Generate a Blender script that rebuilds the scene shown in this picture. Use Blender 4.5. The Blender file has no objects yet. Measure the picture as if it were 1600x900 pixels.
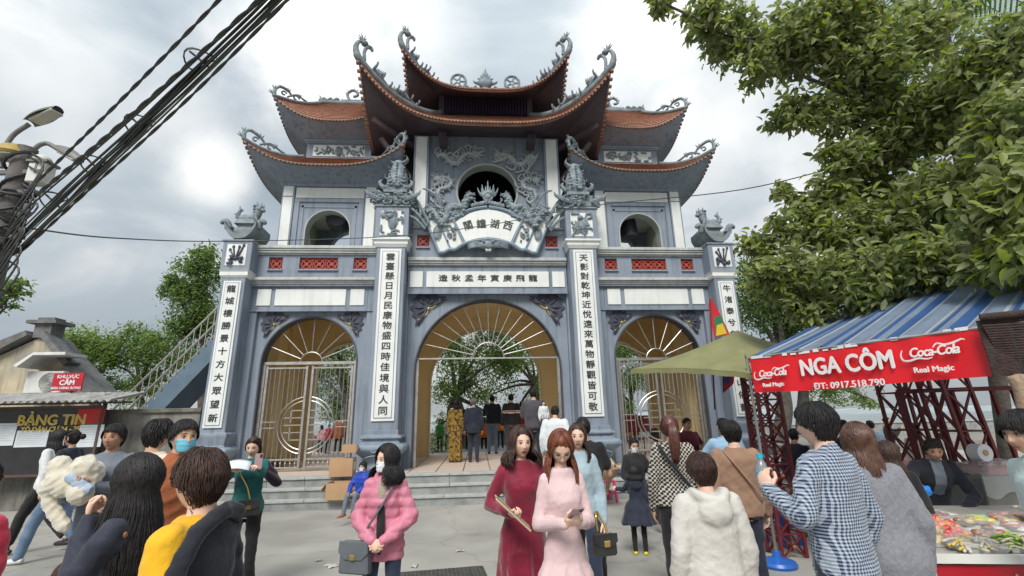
import bpy, bmesh, math, random
import numpy as np
from mathutils import Vector, Matrix, noise as mnoise
from math import sin, cos, pi, radians, sqrt, atan2
random.seed(7)
sc = bpy.context.scene
COL = sc.collection

# ------------------------------------------------------------------ camera
CF = 735.74
YAW, PITCH, ROLL = radians(4.4144), radians(15.5668), radians(-1.2309)
CAM = Vector((-0.293, -11.88, 1.65))
_f = Vector((sin(YAW)*cos(PITCH), cos(YAW)*cos(PITCH), sin(PITCH)))
_r0 = Vector((cos(YAW), -sin(YAW), 0)); _u0 = _r0.cross(_f)
_R = cos(ROLL)*_r0 + sin(ROLL)*_u0
_U = -sin(ROLL)*_r0 + cos(ROLL)*_u0
cam = bpy.data.objects.new('camera', bpy.data.cameras.new('camera'))
cam.data.sensor_width = 36; cam.data.lens = CF/1600*36
cam.data.clip_start = .05; cam.data.clip_end = 3000
cam.matrix_world = Matrix(((_R.x, _U.x, -_f.x, CAM.x), (_R.y, _U.y, -_f.y, CAM.y), (_R.z, _U.z, -_f.z, CAM.z), (0, 0, 0, 1)))
COL.objects.link(cam); sc.camera = cam

def ray(px, py): return _f + _R*((px-800)/CF) + _U*((450-py)/CF)
def at(px, py, Y):
    """world point seen at a photo pixel, on the vertical plane y = Y"""
    d = ray(px, py); return CAM + d*((Y-CAM.y)/d.y)
def atd(px, py, dist): return at(px, py, CAM.y+dist)
def gnd(px, py, z=0):
    d = ray(px, py); return CAM + d*((z-CAM.z)/d.z)

# ------------------------------------------------------------------ light
sc.view_settings.view_transform = 'Standard'; sc.view_settings.look = 'None'
sc.view_settings.exposure = 1.18; sc.view_settings.gamma = 1
SUN_EL, SUN_AZ = radians(46), radians(196)     # azimuth clockwise from +Y
w = bpy.data.worlds.new('World'); sc.world = w; w.use_nodes = True
nt = w.node_tree; N = nt.nodes; Lk = nt.links
for n in list(N): N.remove(n)
def wn(t, **k):
    n = N.new(t)
    for a, b in k.items(): setattr(n, a, b)
    return n
out = wn('ShaderNodeOutputWorld'); bg = wn('ShaderNodeBackground'); bg.inputs[1].default_value = .1
sky = wn('ShaderNodeTexSky', sky_type='NISHITA', sun_disc=False, sun_elevation=SUN_EL, sun_rotation=SUN_AZ, dust_density=3.0)
tc = wn('ShaderNodeTexCoord'); mp = wn('ShaderNodeMapping'); mp.inputs['Scale'].default_value = (1, 1, 1.9)
mp.inputs['Location'].default_value = (3.1, 1.7, .4)
Lk.new(tc.outputs['Generated'], mp.inputs[0])
n1 = wn('ShaderNodeTexNoise'); n1.inputs['Scale'].default_value = 2.6; n1.inputs['Detail'].default_value = 6; n1.inputs['Roughness'].default_value = .5; n1.inputs['Distortion'].default_value = .5
Lk.new(mp.outputs[0], n1.inputs['Vector'])
cr = wn('ShaderNodeValToRGB'); Lk.new(n1.outputs[0], cr.inputs[0])
cr.color_ramp.elements[0].position = .36; cr.color_ramp.elements[0].color = (.235, .275, .31, 1)
cr.color_ramp.elements[1].position = .68; cr.color_ramp.elements[1].color = (.58, .585, .58, 1)
e = cr.color_ramp.elements.new(.53); e.color = (.345, .385, .41, 1)
# thinner cloud where the sun stands behind the deck: brighter, world-fixed patches
def patch(px, py, sx, amp, prev):
    d = ray(px, py).normalized()
    dp = wn('ShaderNodeVectorMath', operation='DISTANCE'); dp.inputs[1].default_value = d
    nz = wn('ShaderNodeTexNoise'); nz.inputs['Scale'].default_value = 7; nz.inputs['Detail'].default_value = 5
    Lk.new(tc.outputs['Generated'], nz.inputs['Vector'])
    vm = wn('ShaderNodeVectorMath', operation='NORMALIZE'); Lk.new(tc.outputs['Generated'], vm.inputs[0]); Lk.new(vm.outputs[0], dp.inputs[0])
    a = wn('ShaderNodeMath', operation='MULTIPLY_ADD'); a.inputs[1].default_value = sx*1.6; a.inputs[2].default_value = -sx*.8; Lk.new(nz.outputs[0], a.inputs[0])
    b = wn('ShaderNodeMath', operation='ADD'); Lk.new(dp.outputs['Value'], b.inputs[0]); Lk.new(a.outputs[0], b.inputs[1])
    c = wn('ShaderNodeMapRange', interpolation_type='SMOOTHSTEP'); c.inputs['From Min'].default_value = sx*1.5; c.inputs['From Max'].default_value = 0
    c.inputs['To Min'].default_value = 0; c.inputs['To Max'].default_value = amp; Lk.new(b.outputs[0], c.inputs[0])
    mx = wn('ShaderNodeMix', data_type='RGBA'); mx.inputs['B'].default_value = (.92, .89, .83, 1)
    Lk.new(c.outputs[0], mx.inputs['Factor']); Lk.new(prev, mx.inputs['A']); return mx.outputs['Result']
o_ = cr.outputs[0]
for p in ((480, 50, .13, .8), (470, 140, .09, .75), (300, 210, .08, .3), (335, 275, .06, .6), (1120, 200, .16, .45), (60, 120, .12, .3), (1000, 60, .12, .3), (640, 60, .12, .3)): o_ = patch(*p, o_)
sm_ = wn('ShaderNodeVectorMath', operation='SCALE'); Lk.new(o_, sm_.inputs[0])
# overcast sky: brighter overhead, darker to the horizon (CIE overcast)
nv_ = wn('ShaderNodeVectorMath', operation='NORMALIZE'); Lk.new(tc.outputs['Generated'], nv_.inputs[0]); sp_ = wn('ShaderNodeSeparateXYZ'); Lk.new(nv_.outputs[0], sp_.inputs[0])
mr_ = wn('ShaderNodeMapRange'); mr_.inputs['From Min'].default_value = 0; mr_.inputs['From Max'].default_value = 1; mr_.inputs['To Min'].default_value = 4.7; mr_.inputs['To Max'].default_value = 11.5
Lk.new(sp_.outputs['Z'], mr_.inputs['Value']); Lk.new(mr_.outputs[0], sm_.inputs['Scale'])
mx = wn('ShaderNodeMix', data_type='RGBA'); mx.inputs['Factor'].default_value = .93
Lk.new(sky.outputs[0], mx.inputs['A']); Lk.new(sm_.outputs[0], mx.inputs['B'])
Lk.new(mx.outputs['Result'], bg.inputs[0]); Lk.new(bg.outputs[0], out.inputs[0])
sun = bpy.data.objects.new('sun', bpy.data.lights.new('sun', 'SUN'))
sun.data.energy = 1.5; sun.data.angle = radians(25); sun.data.color = (1, .965, .91)
sd = Vector((sin(SUN_AZ)*cos(SUN_EL), cos(SUN_AZ)*cos(SUN_EL), sin(SUN_EL)))
sun.rotation_euler = sd.to_track_quat('Z', 'Y').to_euler(); sun.location = sd*60
COL.objects.link(sun)

# ------------------------------------------------------------------ materials
MATS = {}
def mat(name, c1, c2=None, rough=.7, ns=3.0, bump=.0, bs=40, metal=0, detail=5, streak=None, vec='Object', spec=.5, mixpos=(.35, .65), sheen=0, alpha=1, coat=0, trans=0):
    if name in MATS: return MATS[name]
    m = bpy.data.materials.new(name); m.use_nodes = True; t = m.node_tree; ns_, lk = t.nodes, t.links
    p = ns_['Principled BSDF']; p.inputs['Roughness'].default_value = rough; p.inputs['Metallic'].default_value = metal
    p.inputs['Specular IOR Level'].default_value = spec
    if sheen: p.inputs['Sheen Weight'].default_value = sheen
    if coat: p.inputs['Coat Weight'].default_value = coat
    if alpha < 1: p.inputs['Alpha'].default_value = alpha
    if trans: p.inputs['Transmission Weight'].default_value = trans
    c1 = tuple(c1)+(1,)
    tcn = ns_.new('ShaderNodeTexCoord')
    if c2 is None:
        c2 = tuple(x*.86 for x in c1[:3])
    c2 = tuple(c2)+(1,)
    n = ns_.new('ShaderNodeTexNoise'); n.inputs['Scale'].default_value = ns; n.inputs['Detail'].default_value = detail
    lk.new(tcn.outputs[vec], n.inputs['Vector'])
    r = ns_.new('ShaderNodeValToRGB'); r.color_ramp.elements[0].position = mixpos[0]; r.color_ramp.elements[1].position = mixpos[1]
    r.color_ramp.elements[0].color = c1; r.color_ramp.elements[1].color = c2
    lk.new(n.outputs[0], r.inputs[0]); col = r.outputs[0]
    if streak:
        mpp = ns_.new('ShaderNodeMapping'); mpp.inputs['Scale'].default_value = (4, 4, .35); lk.new(tcn.outputs['Object'], mpp.inputs[0])
        n2 = ns_.new('ShaderNodeTexNoise'); n2.inputs['Scale'].default_value = 2.2; n2.inputs['Detail'].default_value = 6; lk.new(mpp.outputs[0], n2.inputs['Vector'])
        r2 = ns_.new('ShaderNodeValToRGB'); r2.color_ramp.elements[0].position = .49; r2.color_ramp.elements[1].position = .78
        r2.color_ramp.elements[0].color = (0, 0, 0, 1); r2.color_ramp.elements[1].color = (streak[3],)*3+(1,)
        lk.new(n2.outputs[0], r2.inputs[0]); mxx = ns_.new('ShaderNodeMix'); mxx.data_type = 'RGBA'
        lk.new(r2.outputs[0], mxx.inputs['Factor']); lk.new(col, mxx.inputs['A']); mxx.inputs['B'].default_value = tuple(streak[:3])+(1,); col = mxx.outputs['Result']
    lk.new(col, p.inputs['Base Color'])
    if bump:
        b = ns_.new('ShaderNodeBump'); b.inputs['Strength'].default_value = bump; b.inputs['Distance'].default_value = .02
        n3 = ns_.new('ShaderNodeTexNoise'); n3.inputs['Scale'].default_value = bs; n3.inputs['Detail'].default_value = 4
        lk.new(tcn.outputs['Object'], n3.inputs['Vector']); lk.new(n3.outputs[0], b.inputs['Height']); lk.new(b.outputs[0], p.inputs['Normal'])
    m['col'] = col.node.name; MATS[name] = m
    return m
def tint(m, builder):
    """replace base colour by a node group built from (nodes, links, texcoord) -> colour socket"""
    t = m.node_tree; p = t.nodes['Principled BSDF']; tcn = [n for n in t.nodes if n.type == 'TEX_COORD'][0]
    base = p.inputs['Base Color'].links[0].from_socket
    c = builder(t.nodes, t.links, tcn, base); t.links.new(c, p.inputs['Base Color']); return m
BLUE = mat("blue_grey_paint", (.235, .275, .335), (.195, .235, .295), rough=.62, ns=1.3, bump=.12, bs=60, streak=(.09, .105, .11, .75))
BLUEL = mat('light_blue_paint', (.25, .31, .37), (.2, .26, .32), rough=.6, ns=4, bump=.2, bs=40)
WHITE = mat('off_white_paint', (.74, .755, .74), (.66, .68, .66), rough=.6, ns=2, bump=.06, bs=50, streak=(.45, .46, .43, .35))
CREAM = mat('cream_moulding', (.50, .52, .50), (.40, .42, .41), rough=.65, ns=3, bump=.1, streak=(.24, .25, .24, .7))
OCHRE = mat('ochre_paint', (.86, .70, .39), (.81, .65, .35), rough=.6, ns=1.2, bump=.08)
STATG = mat('grey_stucco_relief', (.25, .30, .325), (.125, .155, .18), rough=.7, ns=9, bump=.5, bs=30)
STATD = mat('dark_stucco_relief', (.03, .035, .06), (.05, .055, .085), rough=.5, ns=9, bump=.4, bs=30)
TILE = mat('terracotta', (.36, .155, .09), (.22, .11, .075), rough=.75, ns=6, bump=.3, bs=30, streak=(.14, .08, .06, .6))
WOOD = mat('dark_red_brown_wood', (.075, .050, .058), (.055, .038, .048), rough=.6, ns=5, bump=.2, bs=20)
RIDGE = mat('weathered_ridge_plaster', (.22, .26, .28), (.15, .17, .175), rough=.8, ns=6, bump=.4, bs=25)
LATT = mat('red_glazed_lattice', (.42, .07, .045), (.30, .05, .035), rough=.35, ns=8)
INK = mat('black_lettering', (.03, .033, .035), rough=.5)
STEEL = mat('stainless_steel', (.55, .53, .50), (.42, .40, .37), rough=.42, metal=1, ns=8)
GOLDM = mat('yellow_ochre_trim', (.62, .48, .12), rough=.5)
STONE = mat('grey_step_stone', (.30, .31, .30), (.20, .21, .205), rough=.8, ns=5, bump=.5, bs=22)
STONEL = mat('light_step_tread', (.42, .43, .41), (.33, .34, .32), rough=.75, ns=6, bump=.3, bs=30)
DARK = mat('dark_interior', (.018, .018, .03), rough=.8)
BRONZE = mat('dark_bronze', (.035, .035, .045), (.05, .05, .06), rough=.45, metal=.4)

# ------------------------------------------------------------------ mesh helpers
class MB:
    def __init__(s): s.v = []; s.f = []; s.mi = []; s.m = 0; s.T = None
    def add(s, vs, fs):
        o = len(s.v)
        s.v += [tuple(s.T @ Vector(v)) for v in vs] if s.T is not None else [tuple(v) for v in vs]
        s.f += [tuple(i+o for i in f) for f in fs]; s.mi += [s.m]*len(fs); return s
    def box(s, x0, x1, y0, y1, z0, z1):
        if x0 > x1: x0, x1 = x1, x0
        if y0 > y1: y0, y1 = y1, y0
        if z0 > z1: z0, z1 = z1, z0
        return s.add([(x0, y0, z0), (x1, y0, z0), (x1, y1, z0), (x0, y1, z0), (x0, y0, z1), (x1, y0, z1), (x1, y1, z1), (x0, y1, z1)],
                     [(0, 3, 2, 1), (4, 5, 6, 7), (0, 1, 5, 4), (1, 2, 6, 5), (2, 3, 7, 6), (3, 0, 4, 7)])
    def bar(s, a, b, w, h=None, up=(0, 0, 1)):
        a, b = Vector(a), Vector(b); d = (b-a).normalized(); h = h or w
        u = Vector(up)
        if abs(d.dot(u)) > .98: u = Vector((0, 1, 0))
        sx = d.cross(u).normalized()*w/2; sz = sx.cross(d).normalized()*h/2
        vs = [a-sx-sz, a+sx-sz, a+sx+sz, a-sx+sz, b-sx-sz, b+sx-sz, b+sx+sz, b-sx+sz]
        return s.add(vs, [(0, 1, 2, 3), (4, 7, 6, 5), (0, 4, 5, 1), (1, 5, 6, 2), (2, 6, 7, 3), (3, 7, 4, 0)])
    def tube(s, pts, r, n=8, cap=True, flat=1.0, up=None):
        pts = [Vector(p) for p in pts]; K = len(pts)
        rr = r if isinstance(r, (list, tuple)) else [r]*K
        vs = []; t0 = (pts[1]-pts[0]).normalized()
        ref = Vector(up) if up else (Vector((0, 0, 1)) if abs(t0.z) < .9 else Vector((1, 0, 0)))
        u = t0.cross(ref).normalized()
        for i, p in enumerate(pts):
            t = (pts[min(i+1, K-1)]-pts[max(i-1, 0)])
            t = t.normalized() if t.length > 1e-9 else t0
            u = (u - t*u.dot(t)); u = u.normalized() if u.length > 1e-6 else t.orthogonal().normalized(); v = t.cross(u)
            for k in range(n):
                a = 2*pi*k/n; vs.append(p + (u*cos(a) + v*sin(a)*flat)*rr[i])
        fs = [(i*n+k, i*n+(k+1) % n, (i+1)*n+(k+1) % n, (i+1)*n+k) for i in range(K-1) for k in range(n)]
        if cap: fs += [tuple(range(n-1, -1, -1)), tuple((K-1)*n+k for k in range(n))]
        return s.add(vs, fs)
    def lathe(s, prof, c=(0, 0, 0), n=16, sq=False, sx=1, sy=1, rot=0):
        vs = []
        for r, z in prof:
            for k in range(n):
                a = 2*pi*k/n + rot; q = 1
                if sq: q = 1/max(abs(cos(a)), abs(sin(a)))
                vs.append((c[0]+r*q*cos(a)*sx, c[1]+r*q*sin(a)*sy, c[2]+z))
        K = len(prof)
        fs = [(i*n+k, i*n+(k+1) % n, (i+1)*n+(k+1) % n, (i+1)*n+k) for i in range(K-1) for k in range(n)]
        fs += [tuple(range(n-1, -1, -1)), tuple((K-1)*n+k for k in range(n))]
        return s.add(vs, fs)
    def sqloft(s, prof, cx, cy):
        """stacked rectangles (hx, hy, z)"""
        vs = []
        for hx, hy, z in prof: vs += [(cx-hx, cy-hy, z), (cx+hx, cy-hy, z), (cx+hx, cy+hy, z), (cx-hx, cy+hy, z)]
        K = len(prof)
        fs = [(i*4+k, i*4+(k+1) % 4, (i+1)*4+(k+1) % 4, (i+1)*4+k) for i in range(K-1) for k in range(4)] + [(3, 2, 1, 0), tuple((K-1)*4+k for k in range(4))]
        return s.add(vs, fs)
    def ball(s, c, r, n=10, m=6):
        rx, ry, rz = r if isinstance(r, (tuple, list)) else (r, r, r)
        vs = [(c[0], c[1], c[2]-rz)]
        for i in range(1, m):
            t = -pi/2+pi*i/m
            for k in range(n): a = 2*pi*k/n; vs.append((c[0]+rx*cos(t)*cos(a), c[1]+ry*cos(t)*sin(a), c[2]+rz*sin(t)))
        vs.append((c[0], c[1], c[2]+rz)); L = len(vs)-1
        fs = [(0, 1+(k+1) % n, 1+k) for k in range(n)]
        for i in range(m-2):
            for k in range(n): a = 1+i*n+k; b = 1+i*n+(k+1) % n; fs.append((a, b, b+n, a+n))
        fs += [(L, L-n+k, L-n+(k+1) % n) for k in range(n)]
        return s.add(vs, fs)
    def grid(s, fn, nu, nv, closed_u=False):
        vs = [fn(i/nu, j/nv) for j in range(nv+1) for i in range(nu+1)]
        fs = [(j*(nu+1)+i, j*(nu+1)+i+1, (j+1)*(nu+1)+i+1, (j+1)*(nu+1)+i) for j in range(nv) for i in range(nu)]
        return s.add(vs, fs)
    def prism(s, poly, y0, y1, plane='xz', off=(0, 0, 0)):
        """extrude a 2D outline; plane xz -> depth in y, xy -> depth in z, yz -> depth in x"""
        n = len(poly); vs = []
        for d in (y0, y1):
            for a, b in poly:
                p = (a, d, b) if plane == 'xz' else ((a, b, d) if plane == 'xy' else (d, a, b))
                vs.append((p[0]+off[0], p[1]+off[1], p[2]+off[2]))
        fs = [tuple(range(n)), tuple(range(2*n-1, n-1, -1))] + [(i, i+n, (i+1) % n+n, (i+1) % n) for i in range(n)]
        return s.add(vs, fs)
    def sheetsolid(s, fn, nu, nv, th):
        """grid surface given thickness along an offset vector function th(u,v)->Vector"""
        A = [Vector(fn(i/nu, j/nv)) for j in range(nv+1) for i in range(nu+1)]
        B = [A[j*(nu+1)+i]+Vector(th(i/nu, j/nv)) for j in range(nv+1) for i in range(nu+1)]
        W = nu+1; M = len(A)
        fs = []
        for j in range(nv):
            for i in range(nu):
                a = j*W+i; fs.append((a, a+1, a+W+1, a+W)); fs.append((a+M, a+W+M, a+W+1+M, a+1+M))
        for i in range(nu): a = i; fs.append((a, a+M, a+1+M, a+1)); a = nv*W+i; fs.append((a, a+1, a+1+M, a+M))
        for j in range(nv): a = j*W; fs.append((a, a+W, a+W+M, a+M)); a = j*W+nu; fs.append((a, a+M, a+W+M, a+W))
        return s.add(A+B, fs)
    def mesh(s, name, mats, smooth=False, bevel=0):
        me = bpy.data.meshes.new(name); me.from_pydata(s.v, [], s.f)
        for m in (mats if isinstance(mats, (list, tuple)) else [mats]): me.materials.append(m)
        if any(s.mi): me.polygons.foreach_set('material_index', s.mi)
        if bevel or True:
            bm = bmesh.new(); bm.from_mesh(me)
            if bevel:
                bmesh.ops.bevel(bm, geom=[e for e in bm.edges if len(e.link_faces) == 2 and e.calc_face_angle(0) > .6], offset=bevel, segments=1, affect='EDGES', clamp_overlap=True)
            bmesh.ops.recalc_face_normals(bm, faces=bm.faces); bm.to_mesh(me); bm.free()
        if smooth: sm(me, smooth)
        me.update(); return me
    def build(s, name, mats, parent=None, smooth=False, bevel=0, **kw):
        return link(name, s.mesh(name, mats, smooth, bevel), parent, **kw)
def sm(me, ang=True):
    me.polygons.foreach_set('use_smooth', [True]*len(me.polygons))
    if ang is not True:
        bm = bmesh.new(); bm.from_mesh(me)
        for e in bm.edges:
            if len(e.link_faces) == 2 and e.calc_face_angle(0) > ang: e.smooth = False
        bm.to_mesh(me); bm.free()
def link(name, me, parent=None, loc=None, rot=None, scale=None, kind=None, label=None, cat=None, group=None, mw=None):
    o = bpy.data.objects.new(name, me); COL.objects.link(o)
    if parent is not None: o.parent = parent
    if loc is not None: o.location = loc
    if rot is not None: o.rotation_euler = rot
    if scale is not None: o.scale = scale if isinstance(scale, (tuple, list)) else (scale,)*3
    if mw is not None: o.matrix_basis = mw
    for k, v in (('kind', kind), ('label', label), ('category', cat), ('group', group)):
        if v: o[k] = v
    return o
def thing(name, label, cat, loc=(0, 0, 0), rz=0, group=None): return link(name, None, None, loc=loc, rot=(0, 0, rz), label=label, cat=cat, group=group)
def copy_tree(o, parent=None, **kw):
    c = o.copy(); COL.objects.link(c)
    if parent is not None: c.parent = parent
    for ch in list(o.children): copy_tree(ch, c)
    for k, v in kw.items():
        if k in ('label', 'group'): c[k] = v
        else: setattr(c, k, v)
    return c
def cr(pts, n=6, closed=False):
    """Catmull-Rom through points"""
    P = [Vector(p) for p in pts]; o = []; K = len(P)
    for i in range(K-1 if not closed else K):
        p0, p1, p2, p3 = P[(i-1) % K] if (closed or i > 0) else P[0], P[i], P[(i+1) % K], P[(i+2) % K] if (closed or i+2 < K) else P[-1]
        for j in range(n):
            t = j/n; o.append(.5*((2*p1)+(p2-p0)*t+(2*p0-5*p1+4*p2-p3)*t*t+(3*p1-p0-3*p2+p3)*t**3))
    if not closed: o.append(P[-1])
    return o
def lerp(a, b, t): return a+(b-a)*t
_dgc = {}
def text_mesh(name, body, size, mat_, parent=None, ext=.006, pos=(0, 0, 0), basis=None, shear=0, ax='CENTER', bold=0, sx=1, label=None, sp=1, kind=None):
    """flat lettering standing in the xz plane facing -y, or along `basis` (3 column vectors: right, up, outward normal)"""
    key = (body, round(size, 3), ext, shear, ax, bold, sp)
    if key not in _dgc:
        c = bpy.data.curves.new('t', 'FONT'); c.body = body; c.size = size; c.extrude = ext; c.align_x = ax; c.align_y = 'CENTER'; c.shear = shear; c.resolution_u = 3; c.space_character = sp
        o = bpy.data.objects.new('t', c); COL.objects.link(o); dg = bpy.context.evaluated_depsgraph_get()
        me = bpy.data.meshes.new_from_object(o.evaluated_get(dg)); bpy.data.objects.remove(o); bpy.data.curves.remove(c); 
        if bold:      # heavier strokes: shifted copies a hair apart in depth
            vs = [tuple(v.co) for v in me.vertices]; fs = [tuple(p.vertices) for p in me.polygons]; V_, F_ = [], []
            for i, (dx, dy) in enumerate(((0, 0), (bold, 0), (-bold, 0), (0, bold*.7), (0, -bold*.7))):
                o_ = len(V_); V_ += [(x+dx, y+dy, z+.0004*i) for x, y, z in vs]; F_ += [tuple(k+o_ for k in f) for f in fs]
            me = bpy.data.meshes.new('t'); me.from_pydata(V_, [], F_)
        _dgc[key] = me
    me = _dgc[key].copy(); me.materials.clear(); me.materials.append(mat_)
    R, U_, Nn = basis or ((1, 0, 0), (0, 0, 1), (0, -1, 0))
    R = Vector(R)*sx; U_ = Vector(U_); Nn = Vector(Nn)
    M = Matrix(((R.x, U_.x, Nn.x, pos[0]), (R.y, U_.y, Nn.y, pos[1]), (R.z, U_.z, Nn.z, pos[2]), (0, 0, 0, 1)))
    me.transform(M); o = link(name, me, parent)
    if label: o['label'] = label
    if kind: o['kind'] = kind
    return o
# ================================================================== temple gate
PZ = .58
gate = thing('temple_gate', 'tall blue grey three-arched temple gate with upturned tiled roofs and white panels of black characters', 'gate')
def arch_pts(cx, r, zs, z0, n=28, rev=False):
    p = [(cx-r, z0)] + [(cx-r*cos(pi*i/n), zs+r*sin(pi*i/n)) for i in range(n+1)] + [(cx+r, z0)]
    return p
def arch_wall(mb, x0, x1, z0, z1, cx, r, zs, y0, y1):
    mb.prism([(x0, z0)]+arch_pts(cx, r, zs, z0)+[(x1, z0), (x1, z1), (x0, z1)], y0, y1)
BAYS = [(0, 1.87, 2.83, 4.82, 2.05, 2.75), (-4.42, 1.17, 3.10, 4.39, 1.34, 1.55), (4.42, 1.17, 3.10, 4.39, 1.34, 1.55)]
def ring_band(mb, cx, r, zs, z0, y0, y1, t, n=28):
    po = arch_pts(cx, r+t, zs, z0, n); pi_ = arch_pts(cx, r, zs, z0, n)
    for i in range(len(po)-1):
        a, b, c, d = pi_[i], po[i], po[i+1], pi_[i+1]
        mb.add([(a[0], y0, a[1]), (b[0], y0, b[1]), (c[0], y0, c[1]), (d[0], y0, d[1]), (a[0], y1, a[1]), (b[0], y1, b[1]), (c[0], y1, c[1]), (d[0], y1, d[1])],
               [(0, 1, 2, 3), (7, 6, 5, 4), (0, 3, 7, 4), (1, 5, 6, 2)])
# walls
for cx, r, zs, zt, hw, rw in BAYS:
    m = MB(); arch_wall(m, cx-hw, cx+hw, PZ, zt, cx, r, zs, .12, .42); m.build('arch_wall', BLUE, gate)
    m = MB(); ring_band(m, cx, r-.035, zs, PZ, .10, .40, .033); m.build('arch_edge', mat('dark_edge_paint', (.07, .075, .09)), gate)
    # interior
    hi = 2.42 if cx == 0 else 1.62
    m = MB()
    arch_wall(m, cx-hi, cx+hi, PZ, 5.04, cx, r-.05, zs-.02, 4.0, 4.3)
    for s in (-1, 1): m.box(cx+s*hi, cx+s*(hi-.04), .42, 4.0, PZ, 5.04); [m.box(cx+s*(hi-.04), cx+s*(hi-dp), y0, y1, PZ, 5.04) for y0, y1, dp in ((.8, 1.15, .14), (1.7, 2.3, .22), (2.8, 3.1, .14))]
    m.box(cx-hi, cx+hi, .424, .46, zs+r+.03, 5.04); m.build('passage_wall', OCHRE, gate, bevel=0)
    m = MB(); ring_band(m, cx, r-.055, zs-.02, PZ, 3.97, 4.33, .045); m.build('rear_arch_trim', mat('pale_yellow_trim', (.72, .60, .36)), gate)
    m = MB(); m.box(cx-hi, cx+hi, .43, 4.0, 5.0, 5.035); m.build('passage_ceiling', mat('ochre_ceiling', (.82, .62, .32)), gate)
m = MB(); pv = [(-.06, 3.2), (.5, 3.2)]
m = MB()
for s in (-1, 1):   # side flank walls and piers
    m.box(s*5.762, s*6.45, .0, .42, PZ, 5.05); m.box(s*6.06, s*6.45, .42, 4.4, PZ, 5.05); m.box(s*2.052, s*3.078, .0, .6, PZ, 5.05); m.box(s*2.43, s*2.79, .6, 4.0, PZ, 5.0)
    m.box(s*2.43, s*2.79, 4.0, 4.4, PZ, 5.05)
m.build('pier_wall', BLUE, gate, bevel=.012)
m = MB(); m.box(-6.45, 6.45, .42, 4.42, 5.05, 5.2); m.build('upper_deck', CREAM, gate)
for s in (-1, 1):
    # lintel with white panels
    m = MB(); m.box(s*3.078, s*5.76, .0, .42, 4.392, 5.05); m.build('lintel', BLUE, gate)
    m = MB(); m.box(s*2.9, s*5.94, -.035, .0, 4.36, 4.40); m.build('lintel_fillet', BLUE, gate)
    for x0, x1 in ((5.46, 5.80), (3.62, 5.36), (3.16, 3.51)):
        m = MB(); m.box(s*x0, s*x1, -.025, .01, 4.51, 4.94); m.build('white_panel', WHITE, gate, bevel=.006)
    m = MB()
    for z0, z1, d in ((5.05, 5.095, .13), (5.095, 5.13, .165), (5.13, 5.205, .20)): m.box(s*2.8, s*(5.98), -d, .4, z0, z1)
    m.m = 1; m.box(s*2.8, s*5.99, -.10, .4, 5.0, 5.05); m.build('cornice', [CREAM, BLUE], gate, bevel=.008)
    m = MB(); L = ((5.26, 5.60), (3.88, 4.84), (3.14, 3.48))
    xs = [2.8]+sum([[a, b] for a, b in sorted(L)], [])+[5.96]
    for i in range(0, len(xs), 2): m.box(s*xs[i], s*xs[i+1], -.05, .10, 5.45, 5.78)
    m.box(s*2.8, s*5.96, -.05, .10, 5.205, 5.45); m.box(s*2.8, s*5.96, -.05, .10, 5.78, 5.84); m.build('parapet', BLUE, gate)
    m = MB()
    for z0, z1, d in ((5.84, 5.875, .10), (5.875, 5.93, .14), (5.93, 5.98, .17), (5.98, 6.06, .20)): m.box(s*2.8, s*5.96, -d, .12, z0, z1)
    m.build('parapet_rail', CREAM, gate, bevel=.008)
# centre lintel + parapet
m = MB(); m.box(-2.08, 2.08, -.06, .42, 4.822, 5.56); m.build('lintel', BLUE, gate)
m = MB(); m.box(-2.08, 2.08, -.10, -.06, 4.79, 4.84); m.build('lintel_fillet', BLUE, gate)
for x0, x1 in ((-2.02, -1.69), (-1.60, 1.60), (1.69, 2.02)):
    m = MB(); m.box(x0, x1, -.085, -.05, 4.97, 5.40); m.build('white_panel', WHITE, gate, bevel=.006)
for i, ch in enumerate('造秋孟年寅庚飛龍'): text_mesh('lettering', ch, .19, INK, gate, ext=.008, pos=(-1.17+i*.335, -.09, 5.2), sx=1.25, bold=.004)
m = MB()
for z0, z1, d in ((5.56, 5.60, .13), (5.60, 5.66, .165), (5.66, 5.75, .21)): m.box(-2.08, 2.08, -d, .4, z0, z1)
m.build('cornice', CREAM, gate, bevel=.008)
m = MB(); m.box(-2.08, 2.08, -.10, .2, 5.75, 6.06); m.box(-2.08, 2.08, -.10, .2, 6.40, 6.58)
for a, b in ((-2.08, -1.87), (-1.55, 1.55), (1.87, 2.08)): m.box(a, b, -.10, .2, 6.06, 6.40)
m.m = 1; m.box(-2.08, 2.08, -.14, .24, 6.58, 6.63); m.build('parapet', [BLUE, BLUEL], gate)
# glazed lattice tiles: ring around a cross of four petals
def lattice_mesh():
    m = MB(); a = .155
    m.tube([(a*.78*cos(2*pi*k/16), 0, a*.78*sin(2*pi*k/16)) for k in range(17)], .02, 5, cap=False)
    for k in range(4):
        t = pi/4+k*pi/2; m.bar((.25*a*cos(t), 0, .25*a*sin(t)), (.8*a*cos(t), 0, .8*a*sin(t)), .028); m.bar((.8*a*cos(t), 0, .8*a*sin(t)), (1.36*a*cos(t), 0, 1.36*a*sin(t)), .03)
    m.box(-.045, .045, -.015, .015, -.045, .045)
    m.box(-a, a, -.02, .02, a-.012, a+.01); m.box(-a, a, -.02, .02, -a-.01, -a+.012); m.box(-a-.008, -a+.012, -.02, .02, -a, a); m.box(a-.012, a+.008, -.02, .02, -a, a)
    m.box(-a, a, .03, .045, -a, a)
    return m.mesh('lattice_tile', LATT, smooth=.7)
LTM = lattice_mesh()
def lat(x, z, y): link('lattice_tile', LTM, gate, loc=(x, y, z))
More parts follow.
